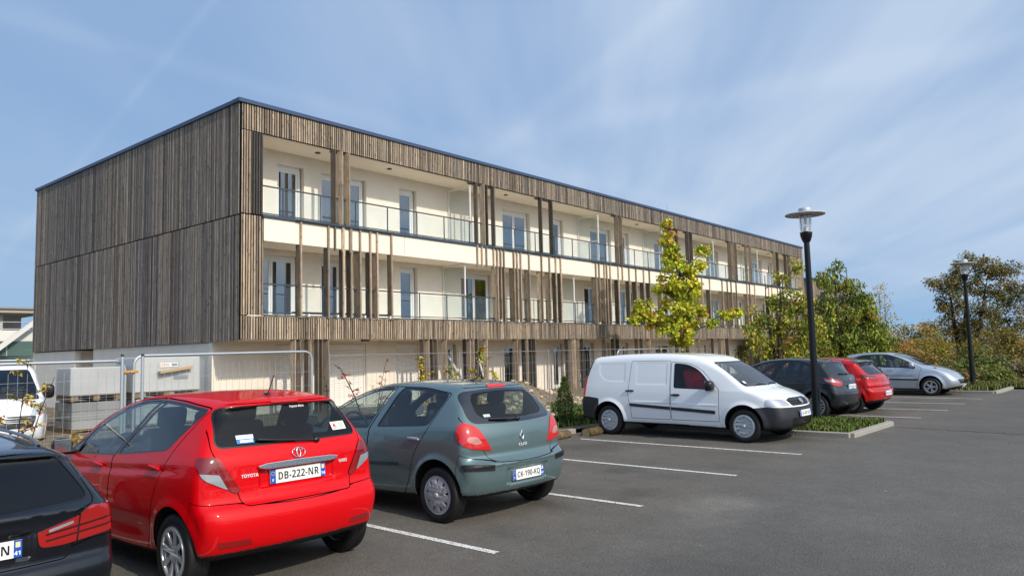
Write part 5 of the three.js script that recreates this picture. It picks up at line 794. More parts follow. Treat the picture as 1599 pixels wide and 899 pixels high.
  const seat = (x, z, w) => {
    const c = add('seat', mergeAll([rbox(0.5, 0.16, w, 0.06, x + 0.12, fl + 0.26, z), rbox(0.13, 0.62, w - 0.02, 0.06, x - 0.16, fl + 0.58, z, 0.22)]), CM.seat);
    return c;
  };
  const headrest = (c, x, z) => add('headrest', mergeAll([rbox(0.1, 0.19, 0.26, 0.045, x - 0.27, fl + 0.98 + (s.headUp ?? 0), z, 0.18), new THREE.CylinderGeometry(0.007, 0.007, 0.16, 8).translate(x - 0.245, fl + 0.86, z - 0.06), new THREE.CylinderGeometry(0.007, 0.007, 0.16, 8).translate(x - 0.245, fl + 0.86, z + 0.06)]), CM.seat, c);
  for (const z of [-0.36, 0.36]) { const c = seat(xs, z, 0.5); headrest(c, xs, z); }
  if (!s.noRearSeat) { const c = seat(xs - 0.85, 0, s.W - 0.42); for (const z of [-0.42, 0.42]) headrest(c, xs - 0.85, z); }
  if (s.shelf) add('parcel_shelf', rbox(s.shelf[1] - s.shelf[0], 0.03, s.W - 0.38, 0.01, (s.shelf[0] + s.shelf[1]) / 2, s.shelf[2], 0), CM.seat);
  add('dashboard', mergeAll([rbox(0.5, 0.22, s.W - 0.34, 0.08, xs + 1.08, s.dashY ?? 0.82, 0), rbox(0.3, 0.5, s.W - 0.4, 0.05, xs + 1.2, 0.55, 0)]), CM.dash);
  add('steering_wheel', mergeAll([new THREE.TorusGeometry(0.185, 0.016, 8, 32), rbox(0.12, 0.08, 0.04, 0.015), rbox(0.34, 0.03, 0.02, 0.008)]).rotateY(Math.PI / 2).rotateZ(-0.35).translate(xs + 0.68, (s.dashY ?? 0.82) + 0.08, -0.36), CM.dash);
  // fittings
  for (const h of s.handles ?? []) for (const sg of [-1, 1]) {
    const z = hitZ(h[0], h[1], sg), o = (car.userData.doors ?? []).find(([, g2, g]) => g2 === sg && g.some((t) => Math.abs(t[0][0] - h[0]) < 0.05 && Math.abs(t[0][1] - h[1]) < 0.06));
    add('handle', mergeAll([rbox(0.19, 0.03, 0.026, 0.012, h[0], h[1], z + sg * 0.022, h[2] ?? 0), rbox(0.12, 0.05, 0.016, 0.007, h[0], h[1] - 0.004, z + sg * 0.001)]), s.handleMat ?? pm, o ? o[0] : car);
  }
  if (s.mirror) for (const sg of [-1, 1]) {
    const [x, y] = s.mirror, z = hitZ(x, y - 0.03, sg), g = new THREE.SphereGeometry(1, 24, 16), q = g.attributes.position;
    for (let i = 0; i < q.count; i++) { let a = q.getX(i), b = q.getY(i), c = q.getZ(i); const pw = (v) => Math.sign(v) * Math.abs(v) ** 0.72; a = pw(a); if (a < -0.25) a = -0.25; q.setXYZ(i, a * 0.1, pw(b) * (s.mirrorH ?? 0.075), pw(c) * (s.mirrorW ?? 0.09)); }
    g.computeVertexNormals(); g.translate(x, y + 0.02, z + sg * 0.12);
    const m = add('door_mirror', g, s.mirrorMat ?? pm);
    add('mirror_arm', rbox(0.08, 0.05, 0.14, 0.02, x + 0.02, y - 0.045, z + sg * 0.03), CM.trim, m);
    add('mirror_glass', rbox(0.006, (s.mirrorH ?? 0.075) * 1.7, (s.mirrorW ?? 0.09) * 1.7, 0.003, x - 0.028, y + 0.02, z + sg * 0.12), CM.chrome, m);
  }
  const onRear = (g, y, z, off = 0.004, tilt = null) => {   // a flat thing drawn in x,y and facing +z, set on the tail at (y, z)
    const x = hitX(y, z), d = 0.03, sx = (hitX(y, z + d) - hitX(y, z - d)) / (2 * d), sy = tilt ?? (hitX(y + d, z) - hitX(y - d, z)) / (2 * d);
    const n = new THREE.Vector3(-1, sy, sx).normalize(), up = new THREE.Vector3(0, 1, 0).addScaledVector(n, -n.y).normalize(), rt = new THREE.Vector3().crossVectors(up, n);
    const m = new THREE.Matrix4().makeBasis(rt, up, n).setPosition(x + n.x * off, y + n.y * off, z + n.z * off); return g.applyMatrix4(m);
  };
  const onFront = (g, y, z, off = 0.004) => {
    const x = hitX(y, z, false), d = 0.03, sx = (hitX(y, z + d, false) - hitX(y, z - d, false)) / (2 * d), sy = (hitX(y + d, z, false) - hitX(y - d, z, false)) / (2 * d);
    const n = new THREE.Vector3(1, -sy, -sx).normalize(), up = new THREE.Vector3(0, 1, 0).addScaledVector(n, -n.y).normalize(), rt = new THREE.Vector3().crossVectors(up, n);
    return g.applyMatrix4(new THREE.Matrix4().makeBasis(rt, up, n).setPosition(x + n.x * off, y + n.y * off, z + n.z * off));
  };
  if (s.plate) { const [g, m] = plateMesh(s.plate.text, s.plate); add('number_plate', s.plate.front ? onFront(g, s.plate.y, 0, 0.02) : onRear(g, s.plate.y, s.plate.z ?? 0, s.plate.off ?? 0.012, s.plate.tilt ?? 0.05), m); }
  if (s.wiper) {
    const w = s.wiper, pts = []; for (let i = 0; i <= 8; i++) { const t = i / 8, z = w.z0 + (w.z1 - w.z0) * t, y = w.y0 + (w.y1 - w.y0) * t; pts.push(new THREE.Vector3(hitX(y, z) - 0.018 - 0.012 * Math.sin(t * Math.PI), y, z)); }
    add('rear_wiper', mergeAll([new THREE.TubeGeometry(new THREE.CatmullRomCurve3(pts), 16, 0.009, 6), new THREE.TubeGeometry(new THREE.CatmullRomCurve3(pts.slice(3).map((v) => v.clone().add(new THREE.Vector3(0.012, -0.004, 0)))), 12, 0.007, 5), new THREE.SphereGeometry(0.026, 12, 8).scale(0.8, 1, 1.2).translate(pts[0].x + 0.005, pts[0].y, pts[0].z)]), CM.trim);
  }
  if (s.frontWipers) for (const z0 of [-0.1, 0.45]) { const pts = [0, 0.25, 0.5, 0.75, 1].map((t) => { const z = z0 - t * 0.5, y = s.frontWipers + 0.03 * Math.sin(t * 3); return new THREE.Vector3(hitX(y, z, false) + 0.015, y, z); }); add('windscreen_wiper', new THREE.TubeGeometry(new THREE.CatmullRomCurve3(pts), 12, 0.009, 5), CM.trim); }
  if (s.aerial) { const [x, len, lean, z = 0] = s.aerial, y = hitY(x, z); add('aerial', mergeAll([new THREE.CylinderGeometry(0.004, 0.005, len, 8).translate(0, len / 2, 0).rotateZ(lean).translate(x, y, z), new THREE.SphereGeometry(0.03, 12, 8).scale(1.6, 0.7, 0.8).translate(x + 0.01, y + 0.004, z)]), CM.trim); }
  s.extra?.({ car, add, hitX, hitY, hitZ, onRear, onFront, f, ox });
  delete car.userData.doors; delete car.userData.gate; delete car.userData.rw;
  car.scale.setScalar(s.scale ?? 1); car.position.set(...s.at); car.rotation.y = s.turn; scene.add(car);
  return car;
}
const letters = await new FontLoader().loadAsync('fonts/droid/droid_sans_bold.typeface.json');
const lettering = (text, size, depth = 0.003) => { const g = new TextGeometry(text, { font: letters, size, depth, curveSegments: 3 }); g.computeBoundingBox(); const c = new THREE.Vector3(); g.boundingBox.getCenter(c); return g.translate(-c.x, -c.y, 0); };
// ---------------------------------------------------------------- red hatchback
buildCar({
  name: 'red_hatchback', label: 'shiny red hatchback with plate DB-222-NR seen from behind, nearest whole car', category: 'car',
  at: [3.45, 0, -7.17], turn: Math.PI / 2, scale: 0.975, L: 3.885, W: 1.70, H: 1.51, paint: phys({ color: new THREE.Color(0.60, 0.001, 0.004), roughness: 0.5, specularIntensity: 0.1, clearcoat: 0.6, clearcoatRoughness: 0.03 }), cell: 0.024,
  rearAxle: 0.585, frontAxle: 3.095, wheelR: 0.3, archR: 0.345, rimR: 0.205, tyreW: 0.185, wheel: 'alloy8', track: 1.50,
  profile: [[0.16, 0.27], [0.05, 0.33], [0.0, 0.46], [-0.005, 0.58], [0.03, 0.655], [0.085, 0.70], [0.105, 0.78], [0.115, 0.9], [0.135, 1.03], [0.20, 1.14], [0.29, 1.28], [0.355, 1.395], [0.345, 1.425], [0.37, 1.455], [0.55, 1.478], [0.9, 1.502], [1.35, 1.51], [1.8, 1.485], [2.2, 1.41], [2.6, 1.24], [2.98, 1.04], [3.2, 0.975], [3.5, 0.88], [3.72, 0.76], [3.84, 0.6], [3.87, 0.42], [3.82, 0.26], [3.6, 0.2], [2, 0.185], [0.6, 0.21]],
  insetY: [[-0.85, 0.16], [-0.74, 0.06], [-0.6, 0.025], [-0.4, 0.0], [-0.18, 0.008], [-0.05, 0.03], [0.0, 0.045], [0.1, 0.075], [0.45, 0.205], [0.6, 0.27]],
  plan: [[-0.1, 0.06], [0.1, 0.035], [0.35, 0.01], [0.7, 0], [2.8, 0], [3.2, 0.02], [3.5, 0.07], [3.8, 0.17], [4, 0.26]],
  belt: [[0, 1.02], [0.8, 1.02], [1.7, 0.96], [2.9, 0.91], [4, 0.86]], upperPlan: [[0, 0.26], [0.4, 0.2], [0.9, 0.06], [1.6, 0], [2.4, 0.0], [3, 0.1]],
  kr: 0.16, kf: 0.3, kc: 0.05, flare: 0.014, radius: (x, y) => 0.09 + 0.07 * sstep(1.2, 1.4, y) + 0.05 * (1 - sstep(0, 0.3, x)) * (1 - sstep(0.55, 0.8, y)),
  side: (x, y) => 0.014 * Math.exp(-(((y - 0.93 + 0.06 * (x - 0.6)) / 0.03) ** 2)) * sstep(0.3, 0.9, x) * (1 - sstep(3.0, 3.4, x)) * 0.6 + 0.016 * Math.exp(-(((y - 0.42 - 0.0 * x) / 0.07) ** 2)) * sstep(0.95, 1.3, x) * (1 - sstep(2.5, 2.75, x)),
  ends: (x, y, z) => 0.03 * (1 - sstep(0.33, 0.36, z)) * sstep(0.765, 0.785, y) * (1 - sstep(0.915, 0.93, y)) * (1 - sstep(0.2, 0.4, x)),
  sideWindows: [
    { name: 'door_window', poly: roundPoly([[1.83, 0.985], [1.335, 1.452, 0.03], [1.75, 1.435, 0.2], [2.16, 1.325, 0.3], [2.6, 1.115, 0.2], [2.75, 0.935, 0.02]], 0.02) },
    { name: 'quarter_window', trim: 0.01, poly: roundPoly([[2.79, 0.93], [2.66, 1.085, 0.02], [3.02, 0.935, 0.02]], 0.015) },
    { name: 'door_window', poly: roundPoly([[1.74, 0.995], [1.27, 1.45, 0.02], [0.95, 1.435, 0.1], [0.50, 1.385, 0.05], [0.82, 1.085, 0.05]], 0.02) },
  ],
  pillars: [[[1.34, 1.462], [1.265, 1.462], [1.735, 0.988], [1.835, 0.978]], [[2.76, 0.925], [2.60, 1.125], [2.655, 1.10], [2.80, 0.925]]],
  rearWindow: roundPoly([[-0.66, 1.115, 0.06], [0.66, 1.115, 0.06], [0.575, 1.405, 0.07], [-0.575, 1.405, 0.07]], 0.05), rearTrim: 0.012, rearWindowLimit: 0.7, rearGlass: glassMat(0xaab6ba, 1.42),
  windscreen: roundPoly([[-0.66, 1.02], [0.66, 1.02], [0.56, 1.42, 0.08], [-0.56, 1.42, 0.08]], 0.05),
  doors: [{ poly: roundPoly([[1.86, 0.24], [1.86, 0.96, 0.01], [1.32, 1.475, 0.02], [1.8, 1.45, 0.2], [2.2, 1.345, 0.3], [2.63, 1.135, 0.2], [3.07, 0.92, 0.02], [2.98, 0.72, 0.1], [2.76, 0.24, 0.05]], 0.04) }, { poly: roundPoly([[1.85, 0.24], [1.85, 0.96, 0.01], [1.31, 1.475, 0.02], [0.94, 1.458, 0.1], [0.46, 1.405, 0.06], [0.70, 1.08, 0.08], [0.92, 0.75, 0.2], [1.0, 0.45, 0.2], [1.12, 0.24, 0.05]], 0.04) }],
  tailgate: roundPoly([[-0.5, 0.665, 0.05], [0.5, 0.665, 0.05], [0.54, 0.80, 0.04], [0.70, 1.08, 0.06], [0.635, 1.435, 0.05], [-0.635, 1.435, 0.05], [-0.70, 1.08, 0.06], [-0.54, 0.8, 0.04]], 0.05),
  rearBumper: [[-0.2, 0.1], [-0.2, 0.652], [0.03, 0.652], [0.12, 0.69], [0.30, 0.72], [0.33, 0.55], [0.255, 0.1]],
  frontBumper: [[3.42, 0.1], [3.42, 0.5], [3.55, 0.72], [4.1, 0.66], [4.1, 0.1]],
  bonnet: [[2.98, -0.66], [3.72, -0.56], [3.84, 0], [3.72, 0.56], [2.98, 0.66], [3.04, 0]],
  lamps: [
    { name: 'tail_light', rear: true, limit: 0.6, lift: 0.008, mat: phys({ color: 0x74070a, roughness: 0.1, clearcoat: 1, clearcoatRoughness: 0.02 }), poly: roundPoly([[0.575, 0.755, 0.03], [0.50, 0.775, 0.02], [0.665, 1.045, 0.03], [0.95, 1.06, 0.02], [0.95, 0.9, 0.02], [0.72, 0.79, 0.05]], 0.02), sidePoly: [[-0.3, 0.5], [-0.3, 1.2], [0.31, 1.07], [0.30, 1.03], [0.19, 0.86], [0.13, 0.72]],
      zones: [{ name: 'red_lens', lift: 0.002, mat: phys({ color: 0x8c0809, roughness: 0.12, clearcoat: 1 }), poly: [[0.40, 0.70], [0.56, 0.745], [0.70, 1.07], [0.50, 1.10]] }, { name: 'clear_lens', lift: 0.0015, mat: CM.clearLens, poly: roundPoly([[0.605, 0.80], [0.64, 0.795], [0.78, 0.88], [0.795, 0.935], [0.665, 0.915]], 0.012) }] },
    { name: 'bumper_reflector', rear: true, limit: 0.4, lift: 0.003, mat: phys({ color: 0x8e0a0d, roughness: 0.25, clearcoat: 1 }), poly: roundPoly([[0.45, 0.375], [0.70, 0.375], [0.72, 0.43], [0.47, 0.425]], 0.015) },
    { name: 'headlamp', rear: false, limit: 0.8, lift: 0.003, mat: CM.headlamp, poly: roundPoly([[0.42, 0.68], [0.5, 0.8], [0.9, 0.9], [0.9, 0.66]], 0.05) },
  ],
  handles: [[0.93, 0.935, 0.08], [2.12, 0.875, 0.08]], mirror: [2.86, 0.98], mirrorMat: CM.trim, plate: { text: 'DB-222-NR', region: '14', y: 0.85, off: 0.012, tilt: 0.06 },
  wiper: { z0: 0.2, y0: 1.10, z1: -0.33, y1: 1.15 }, aerial: [0.62, 0.2, 0.55, 0], shelf: [0.3, 0.75, 0.98], seatX: 1.95,
  extra: ({ add, onRear, hitX, car }) => {
    const bar = new THREE.ExtrudeGeometry(new THREE.Shape(roundPoly([[-0.37, 0.004], [-0.36, -0.01], [-0.30, -0.022], [0.30, -0.022], [0.36, -0.01], [0.37, 0.004], [0.3, 0.016], [0, 0.02], [-0.3, 0.016]], 0.012).map((p) => new THREE.Vector2(...p))), { depth: 0.014, bevelEnabled: true, bevelSize: 0.005, bevelThickness: 0.006, bevelSegments: 3 });
    add('chrome_strip', onRear(bar, 0.945, 0, -0.002, 0.1), CM.chrome);
    const e = (rx, ry, r) => new THREE.TorusGeometry(1, r / rx, 8, 40).scale(rx, ry, rx * 1.2);
    add('badge', onRear(mergeAll([e(0.06, 0.04, 0.0045), e(0.017, 0.037, 0.004).translate(0, -0.001, 0), e(0.038, 0.013, 0.004).translate(0, 0.024, 0)]), 1.02, 0, 0.006), CM.chrome);
    add('lettering', onRear(lettering('TOYOTA', 0.026), 0.885, -0.43, 0.002), CM.silver);
    add('lettering', onRear(lettering('YARIS', 0.026), 0.9, 0.45, 0.002), CM.silver);
    const patch = (w, h) => new THREE.BoxGeometry(w, h, 0.002);
    const c = document.createElement('canvas'); c.width = 256; c.height = 128; const g = c.getContext('2d'); g.fillStyle = '#e9e8e4'; g.fillRect(0, 0, 256, 128); g.fillStyle = '#c8201a'; g.beginPath(); g.moveTo(60, 20); g.lineTo(98, 78); g.lineTo(22, 78); g.fill(); g.fillRect(22, 92, 80, 14); g.fillStyle = '#b9c4b0'; g.fillRect(140, 14, 100, 100);
    const t = new THREE.CanvasTexture(c); t.colorSpace = THREE.SRGBColorSpace;
    add('sticker', onRear(patch(0.16, 0.08), 1.19, 0.49, 0.004), std(0xffffff, 0.5, { map: t }), car.userData.rw);
    const c2 = document.createElement('canvas'); c2.width = 256; c2.height = 128; const g2 = c2.getContext('2d'); g2.fillStyle = '#dfe3e6'; g2.fillRect(0, 0, 256, 128); g2.fillStyle = '#2b74b8'; g2.fillRect(0, 60, 256, 68); g2.fillStyle = '#f0f2f3'; g2.fillRect(50, 76, 190, 36); g2.fillStyle = '#8c959c'; g2.fillRect(20, 18, 200, 8); g2.fillRect(20, 36, 170, 8);
    const t2 = new THREE.CanvasTexture(c2); t2.colorSpace = THREE.SRGBColorSpace;
    add('sticker', onRear(patch(0.14, 0.075), 1.16, -0.42, 0.004), std(0xffffff, 0.5, { map: t2 }), car.userData.rw);
    const glassText = 'Toyota Blois'; add('sticker', onRear(lettering(glassText, 0.018, 0.001), 1.385, 0.12, 0.003), std(0xe6e6e4, 0.6), car.userData.rw);
    add('brake_light', onRear(rbox(0.26, 0.03, 0.014, 0.006), 1.437, 0, 0.0), CM.redLens);
  },
});
// ---------------------------------------------------------------- grey-green hatchback
buildCar({
  name: 'grey_hatchback', label: 'grey-green metallic hatchback with plate CK-190-KQ parked right of the red hatchback', category: 'car',
  at: [6.267, 0, -7.28], turn: Math.PI / 2, scale: 0.975, L: 3.986, W: 1.71, H: 1.495, paint: paint(0x647a7c, 0.5, 0.36, 0.6), cell: 0.024,
  rearAxle: 0.6, frontAxle: 3.175, wheelR: 0.295, archR: 0.35, archDy: 0.035, rimR: 0.2, tyreW: 0.185, wheel: 'cap9', track: 1.515,
  profile: [[0.16, 0.27], [0.06, 0.31], [0.01, 0.42], [0.0, 0.55], [0.005, 0.62], [0.05, 0.66], [0.09, 0.70], [0.095, 0.8], [0.115, 0.95], [0.16, 1.05], [0.235, 1.15], [0.36, 1.30], [0.455, 1.40], [0.52, 1.44], [0.75, 1.472], [1.1, 1.49], [1.5, 1.493], [1.9, 1.455], [2.25, 1.36], [2.65, 1.18], [3.0, 1.0], [3.2, 0.945], [3.55, 0.86], [3.8, 0.74], [3.93, 0.58], [3.97, 0.42], [3.9, 0.25], [3.65, 0.2], [2, 0.185], [0.6, 0.21]],
  insetY: [[-0.85, 0.16], [-0.74, 0.055], [-0.6, 0.02], [-0.42, 0.0], [-0.2, 0.006], [-0.06, 0.025], [0.0, 0.04], [0.1, 0.075], [0.45, 0.20], [0.6, 0.27]],
  plan: [[-0.1, 0.07], [0.1, 0.04], [0.35, 0.012], [0.7, 0], [2.8, 0], [3.2, 0.02], [3.5, 0.06], [3.8, 0.16], [4, 0.25]],
  belt: [[0, 1.02], [0.8, 1.02], [1.7, 0.965], [2.9, 0.91], [4, 0.86]], upperPlan: [[0, 0.26], [0.45, 0.2], [1.0, 0.05], [1.6, 0], [2.4, 0.0], [3, 0.1]],
  kr: 0.17, kf: 0.3, kc: 0.06, flare: 0.022, radius: (x, y) => 0.1 + 0.08 * sstep(1.2, 1.4, y) + 0.07 * (1 - sstep(0, 0.3, x)),
  side: (x, y) => 0.010 * Math.exp(-(((y - 0.45) / 0.08) ** 2)) * sstep(0.95, 1.3, x) * (1 - sstep(2.5, 2.75, x)),
  ends: (x, y, z) => 0.022 * (1 - sstep(0.33, 0.36, z)) * sstep(0.385, 0.40, y) * (1 - sstep(0.55, 0.565, y)) * (1 - sstep(0.15, 0.3, x)) - 0.012 * sstep(0.595, 0.62, y) * (1 - sstep(0.62, 0.66, y)) * (1 - sstep(0.1, 0.3, x)),
  sideWindows: [
    { poly: roundPoly([[1.84, 0.965], [1.545, 1.41, 0.03], [1.85, 1.40, 0.2], [2.1, 1.345, 0.3], [2.55, 1.155, 0.2], [2.82, 0.98, 0.02], [2.86, 0.925, 0.02]], 0.02), name: 'door_window' },
    { poly: roundPoly([[1.645, 0.985], [1.36, 1.42, 0.03], [1.0, 1.405, 0.1], [0.60, 1.35, 0.06], [0.77, 1.035, 0.06]], 0.02), name: 'door_window' },
  ],
  rearSurround: roundPoly([[-0.70, 1.05, 0.12], [0, 1.025, 0.6], [0.70, 1.05, 0.12], [0.61, 1.38, 0.12], [0, 1.41, 0.5], [-0.61, 1.38, 0.12]], 0.1, 6), rearWindow: roundPoly([[-0.56, 1.10, 0.12], [0, 1.075, 0.6], [0.56, 1.10, 0.12], [0.50, 1.355, 0.1], [0, 1.38, 0.5], [-0.50, 1.355, 0.1]], 0.1, 6), rearWindowLimit: 0.8, rearGlass: glassMat(0xc8d6d4, 1.45),
  windscreen: roundPoly([[-0.66, 1.0], [0.66, 1.0], [0.56, 1.40, 0.08], [-0.56, 1.40, 0.08]], 0.05),
  doors: [{ poly: roundPoly([[1.83, 0.25], [1.8, 0.95, 0.01], [1.5, 1.435, 0.02], [1.85, 1.42, 0.2], [2.12, 1.365, 0.3], [2.57, 1.175, 0.2], [3.05, 0.92, 0.02], [2.98, 0.72, 0.1], [2.8, 0.25, 0.05]], 0.04) }, { poly: roundPoly([[1.82, 0.25], [1.79, 0.95, 0.01], [1.49, 1.435, 0.02], [1.0, 1.425, 0.1], [0.565, 1.365, 0.06], [0.735, 1.03, 0.06], [0.98, 0.7, 0.2], [1.05, 0.45, 0.2], [1.17, 0.25, 0.06]], 0.04) }],
  tailgate: roundPoly([[-0.5, 0.64, 0.12], [0, 0.62, 0.5], [0.5, 0.64, 0.12], [0.6, 0.80, 0.06], [0.755, 1.06, 0.06], [0.66, 1.42, 0.08], [-0.66, 1.42, 0.08], [-0.755, 1.06, 0.06], [-0.6, 0.8, 0.06]], 0.05),
  rearBumper: [[-0.2, 0.1], [-0.2, 0.63], [0.06, 0.645], [0.27, 0.74], [0.31, 0.6], [0.25, 0.1]],
  frontBumper: [[3.5, 0.1], [3.5, 0.5], [3.62, 0.68], [4.2, 0.64], [4.2, 0.1]],
  bonnet: [[3.02, -0.66], [3.78, -0.56], [3.9, 0], [3.78, 0.56], [3.02, 0.66], [3.08, 0]],
  lamps: [
    { name: 'tail_light', rear: true, limit: 0.6, lift: 0.012, mat: phys({ color: 0xc3140f, roughness: 0.12, clearcoat: 1, clearcoatRoughness: 0.03 }), poly: roundPoly([[0.47, 0.755, 0.03], [0.60, 0.99, 0.12], [0.70, 1.055, 0.06], [0.95, 1.075, 0.02], [0.95, 0.84, 0.02], [0.62, 0.77, 0.1]], 0.03), sidePoly: roundPoly([[-0.3, 0.6], [-0.3, 1.2], [0.3, 1.075, 0.05], [0.33, 0.98, 0.08], [0.27, 0.86, 0.1], [0.1, 0.74]], 0.03),
      zones: [{ name: 'clear_lens', mat: phys({ color: 0xd08a80, metalness: 0.3, roughness: 0.15, clearcoat: 1 }), poly: roundPoly([[0.585, 0.845], [0.66, 0.92], [0.76, 0.92], [0.77, 0.87], [0.68, 0.835]], 0.03) }] },
    { name: 'headlamp', rear: false, limit: 0.8, lift: 0.003, mat: CM.headlamp, poly: roundPoly([[0.42, 0.66], [0.5, 0.78], [0.9, 0.9], [0.9, 0.64]], 0.05) },
  ],
  mouldings: [
    { name: 'rub_strip', poly: roundPoly([[1.2, 0.575], [1.2, 0.605], [1.85, 0.57], [1.85, 0.54]], 0.008), mat: paint(0x3d5357, 0.5, 0.4), lift: 0.01 },
    { name: 'bumper_strip', view: 'end', on: ['rear_bumper'], poly: [[-0.9, 0.585], [-0.9, 0.645], [-0.52, 0.62], [-0.52, 0.56]], mat: CM.plastic, lift: 0.01 }, { name: 'bumper_strip', view: 'end', on: ['rear_bumper'], poly: [[0.9, 0.585], [0.9, 0.645], [0.52, 0.62], [0.52, 0.56]], mat: CM.plastic, lift: 0.01 },
  ],
  handles: [[0.97, 0.875, 0.05], [2.1, 0.84, 0.05]], handleMat: phys({ color: 0xb7bdc0, metalness: 0.7, roughness: 0.3 }), mirror: [2.88, 0.99], plate: { text: 'CK-190-KQ', region: '41', y: 0.475, off: 0.006, tilt: 0.03 },
  wiper: { z0: 0.0, y0: 1.065, z1: -0.42, y1: 1.085 }, aerial: [0.85, 0.16, 0.9, 0], shelf: [0.35, 0.75, 0.98], seatX: 2.0,
  extra: ({ add, onRear, car, ox }) => {
    const ring = new THREE.Shape([[0, 0.06], [0.04, 0], [0, -0.06], [-0.04, 0]].map((p) => new THREE.Vector2(...p))); ring.holes.push(new THREE.Path([[0, 0.034], [-0.019, 0], [0, -0.034], [0.019, 0]].map((p) => new THREE.Vector2(...p))));
    add('badge', onRear(new THREE.ExtrudeGeometry(ring, { depth: 0.004, bevelEnabled: true, bevelSize: 0.004, bevelThickness: 0.004, bevelSegments: 2 }), 0.875, 0, 0.004), CM.chrome);
    add('lettering', onRear(lettering('CLIO', 0.03).scale(1.5, 1, 1), 0.785, 0, 0.002), CM.silver);
    add('brake_light', onRear(rbox(0.30, 0.045, 0.03, 0.012), 1.425, 0, 0.0, 0.8), phys({ color: 0xd01216, roughness: 0.2, clearcoat: 1 }));
    add('sticker', onRear(new THREE.BoxGeometry(0.09, 0.035, 0.002), 1.12, -0.42, 0.003), std(0xb8c6c4, 0.5), car.userData.rw);
    add('fuel_flap_bolt', new THREE.SphereGeometry(0.012, 10, 8).translate(0.5, 0.9, 0.84), CM.trim);
  },
});
